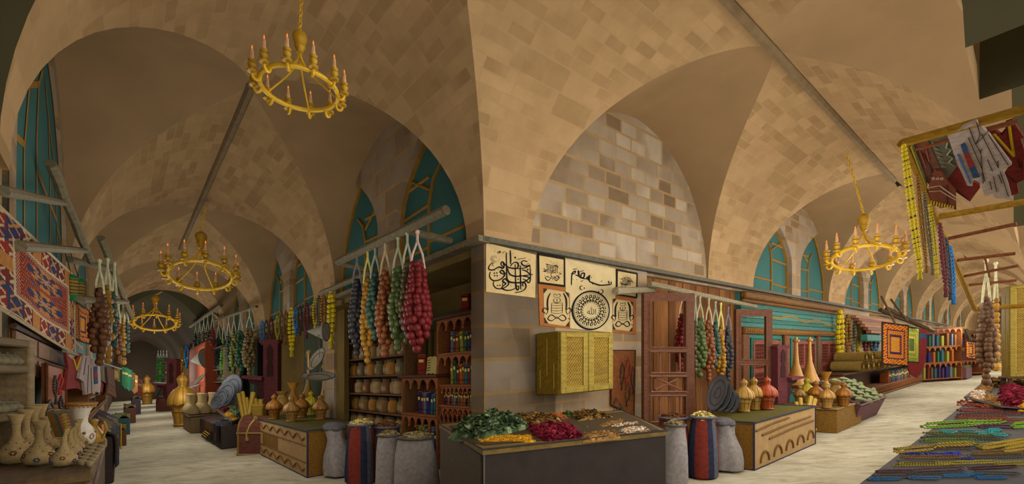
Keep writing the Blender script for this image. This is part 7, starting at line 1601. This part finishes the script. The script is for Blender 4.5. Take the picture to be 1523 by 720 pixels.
p = onH(152, 662, LT2+.0); p = at(152, 662, 5.2); lathe_thing('brass_pepper_mill', 'slim brass mill standing before the dark carpet stall', 'mill', p, [('foot', [(.04, -.02), (.045, .02), (.032, .05), (.035, .08)], BR, M_BRASS), ('shaft', [(.02, .08), (.016, .13), (.02, .18), (.014, .22), (.004, .24)], (180, 110, 50), M_BRASS)])
r = thing('brass_ewer', 'curly brass ewer on the low counter beside the slim brass mill', 'ewer', at(139, 660, 5.0)); mb = MB(); mb.lathe([(.05, 0), (.09, .02), (.1, .08), (.06, .15), (.03, .2), (.045, .25), (.02, .27)], 14, (160, 122, 44)); mb.obj('body', M_BRASS, r); mb = MB(); mb.tube([(.05, 0, .2), (.12, 0, .24), (.15, 0, .16), (.09, 0, .06)], .012, 6, (160, 122, 44)); mb.obj('handle', M_BRASS, r); mb = MB(); mb.tube([(-.08, 0, .08), (-.15, 0, .14), (-.14, 0, .22), (-.19, 0, .25)], .014, 6, (160, 122, 44)); mb.obj('spout', M_BRASS, r)
# far stalls on this side
pq = AB(at(176, 640, 11.0)); F10 = Frame(W(10.6, -3.28, 0), ROT_W)
r = thing('herb_basin', 'purple basin of dried herbs past the dark carpet stall', 'basin', F10.o, ROT_W); mb = MB(); mb.prism([(-.9, 0), (.9, 0), (.9, .5), (-.9, .5)], 0, .62, (74, 52, 56)); mb.obj('tub', M_WOOD, r, shear=ROT_W, smooth=False); mb = MB(); mb.slab([[(-.9+1.8*i/12, j*.1, .62+.10*sin(i*1.3+j)+.05*(j % 2)) for i in range(13)] for j in range(6)], (0, 0, -.04), cf=lambda i, j: GREEN[(i+j) % 4], col=(84, 92, 66)); mb.obj('herbs', M_GRAIN, r, shear=ROT_W)
for i, (px, y0, y1, t, c, nm) in enumerate([(186, 545, 575, 12, (40, 96, 60), 'green'), (192, 548, 578, 13, (52, 110, 84), 'teal'), (200, 556, 582, 16, (130, 90, 60), 'tan'), (207, 562, 586, 19, (150, 70, 50), 'coral'), (196, 552, 576, 14, (150, 130, 50), 'mustard')]):
    f = VP(px-8, t, px+8, t+1.5); clothing('hanging_cloth', 'small %s cloth hanging far down the dark side of the lane' % nm, 'cloth', f, [(px-5, y0), (px+5, y0+3), (px+5, y1), (px, y1+4), (px-5, y1-2)], c, [('trim_band', ([(px-4, y0+8), (px+4, y0+10), (px+4, y0+13), (px-4, y0+11)], (180, 160, 90)))])
for i, (px, py, t, c, w, h, nm) in enumerate([(190, 625, 14, (50, 84, 88), .5, .5, 'teal'), (184, 640, 11.5, (96, 62, 40), .45, .4, 'brown'), (199, 612, 18, (90, 60, 50), .6, .6, 'russet'), (207, 603, 23, (70, 56, 66), .7, .8, 'plum')]):
    pa = AB(at(px, py, t)); r = thing('goods_crate', 'small %s crate of goods far down the dark side of the lane' % nm, 'crate', W(pa[0], pa[1]+.05, 0), ROT_W); mb = MB(); mb.rbox(-w, w, 0, .36, 0, h, c, .02); mb.obj('box', M_WOOD, r); mb = MB(); mb.slab([[(-w+2*w*a/8, b*.088, h+.12*abs(sin(a*1.7+b))) for a in range(9)] for b in range(5)], (0, 0, -.03), cf=lambda i, j: GREEN[(i*2+j) % 4] if (i+j) % 3 else BRN[j % 4], col=(96, 90, 60)); mb.obj('goods', M_GRAIN, r)
WORLD, EXPOSURE = 2.3, 0.05
FILLS = [('unseen_fill', a, -2.0, 1.95, e*1.22) for a, e in ((1.6, 45), (5.2, 52), (9.0, 62), (13.0, 75), (17.5, 80), (23, 100), (29, 105), (36, 115), (42, 130), (47, 110))]  # unseen point lights added along both lanes for even fill
FILLS += [('unseen_fill', -2.2, b, 2.4, e) for b, e in ((1.5, 95), (5.2, 125), (9.4, 140), (14, 150), (19, 160), (25, 170), (32, 180), (40, 180), (49, 180))] + [('unseen_fill', -2.8, -1.4, 2.6, 50)]
# ================================================================== LIGHT AND CAMERA
w = bpy.data.worlds.new('daylight'); SC.world = w; w.use_nodes = True
w.node_tree.nodes['Background'].inputs[0].default_value = (1.0, 0.96, 0.89, 1); w.node_tree.nodes['Background'].inputs[1].default_value = WORLD
def lamp(name, kind, loc, e, size=0.5, rot=None, col=(1.0, 0.96, 0.89)):
    d = bpy.data.lights.new(name, kind); d.energy = e; d.color = col
    if kind == 'POINT': d.shadow_soft_size = size
    if kind == 'SUN': d.angle = size
    o = bpy.data.objects.new(name, d); COL.objects.link(o); o.location = loc
    if rot: o.rotation_euler = rot
    return o
for nm, a, b, h, e in FILLS: lamp(nm, 'POINT', W(a, b, h), e, 0.6)
cd = bpy.data.cameras.new('camera'); cam = bpy.data.objects.new('camera', cd); COL.objects.link(cam)
cam.location = (0, 0, 1.5); cam.rotation_euler = (pi/2, 0, 0)
cd.sensor_width = 36; cd.lens = FPX/1523*36; cd.shift_y = (HY-360)/1523; cd.clip_start = 0.05; cd.clip_end = 300
SC.camera = cam
vs = SC.view_settings; vs.view_transform = 'Standard'; vs.look = 'None'; vs.gamma = 1; vs.use_curve_mapping = False; vs.exposure = EXPOSURE
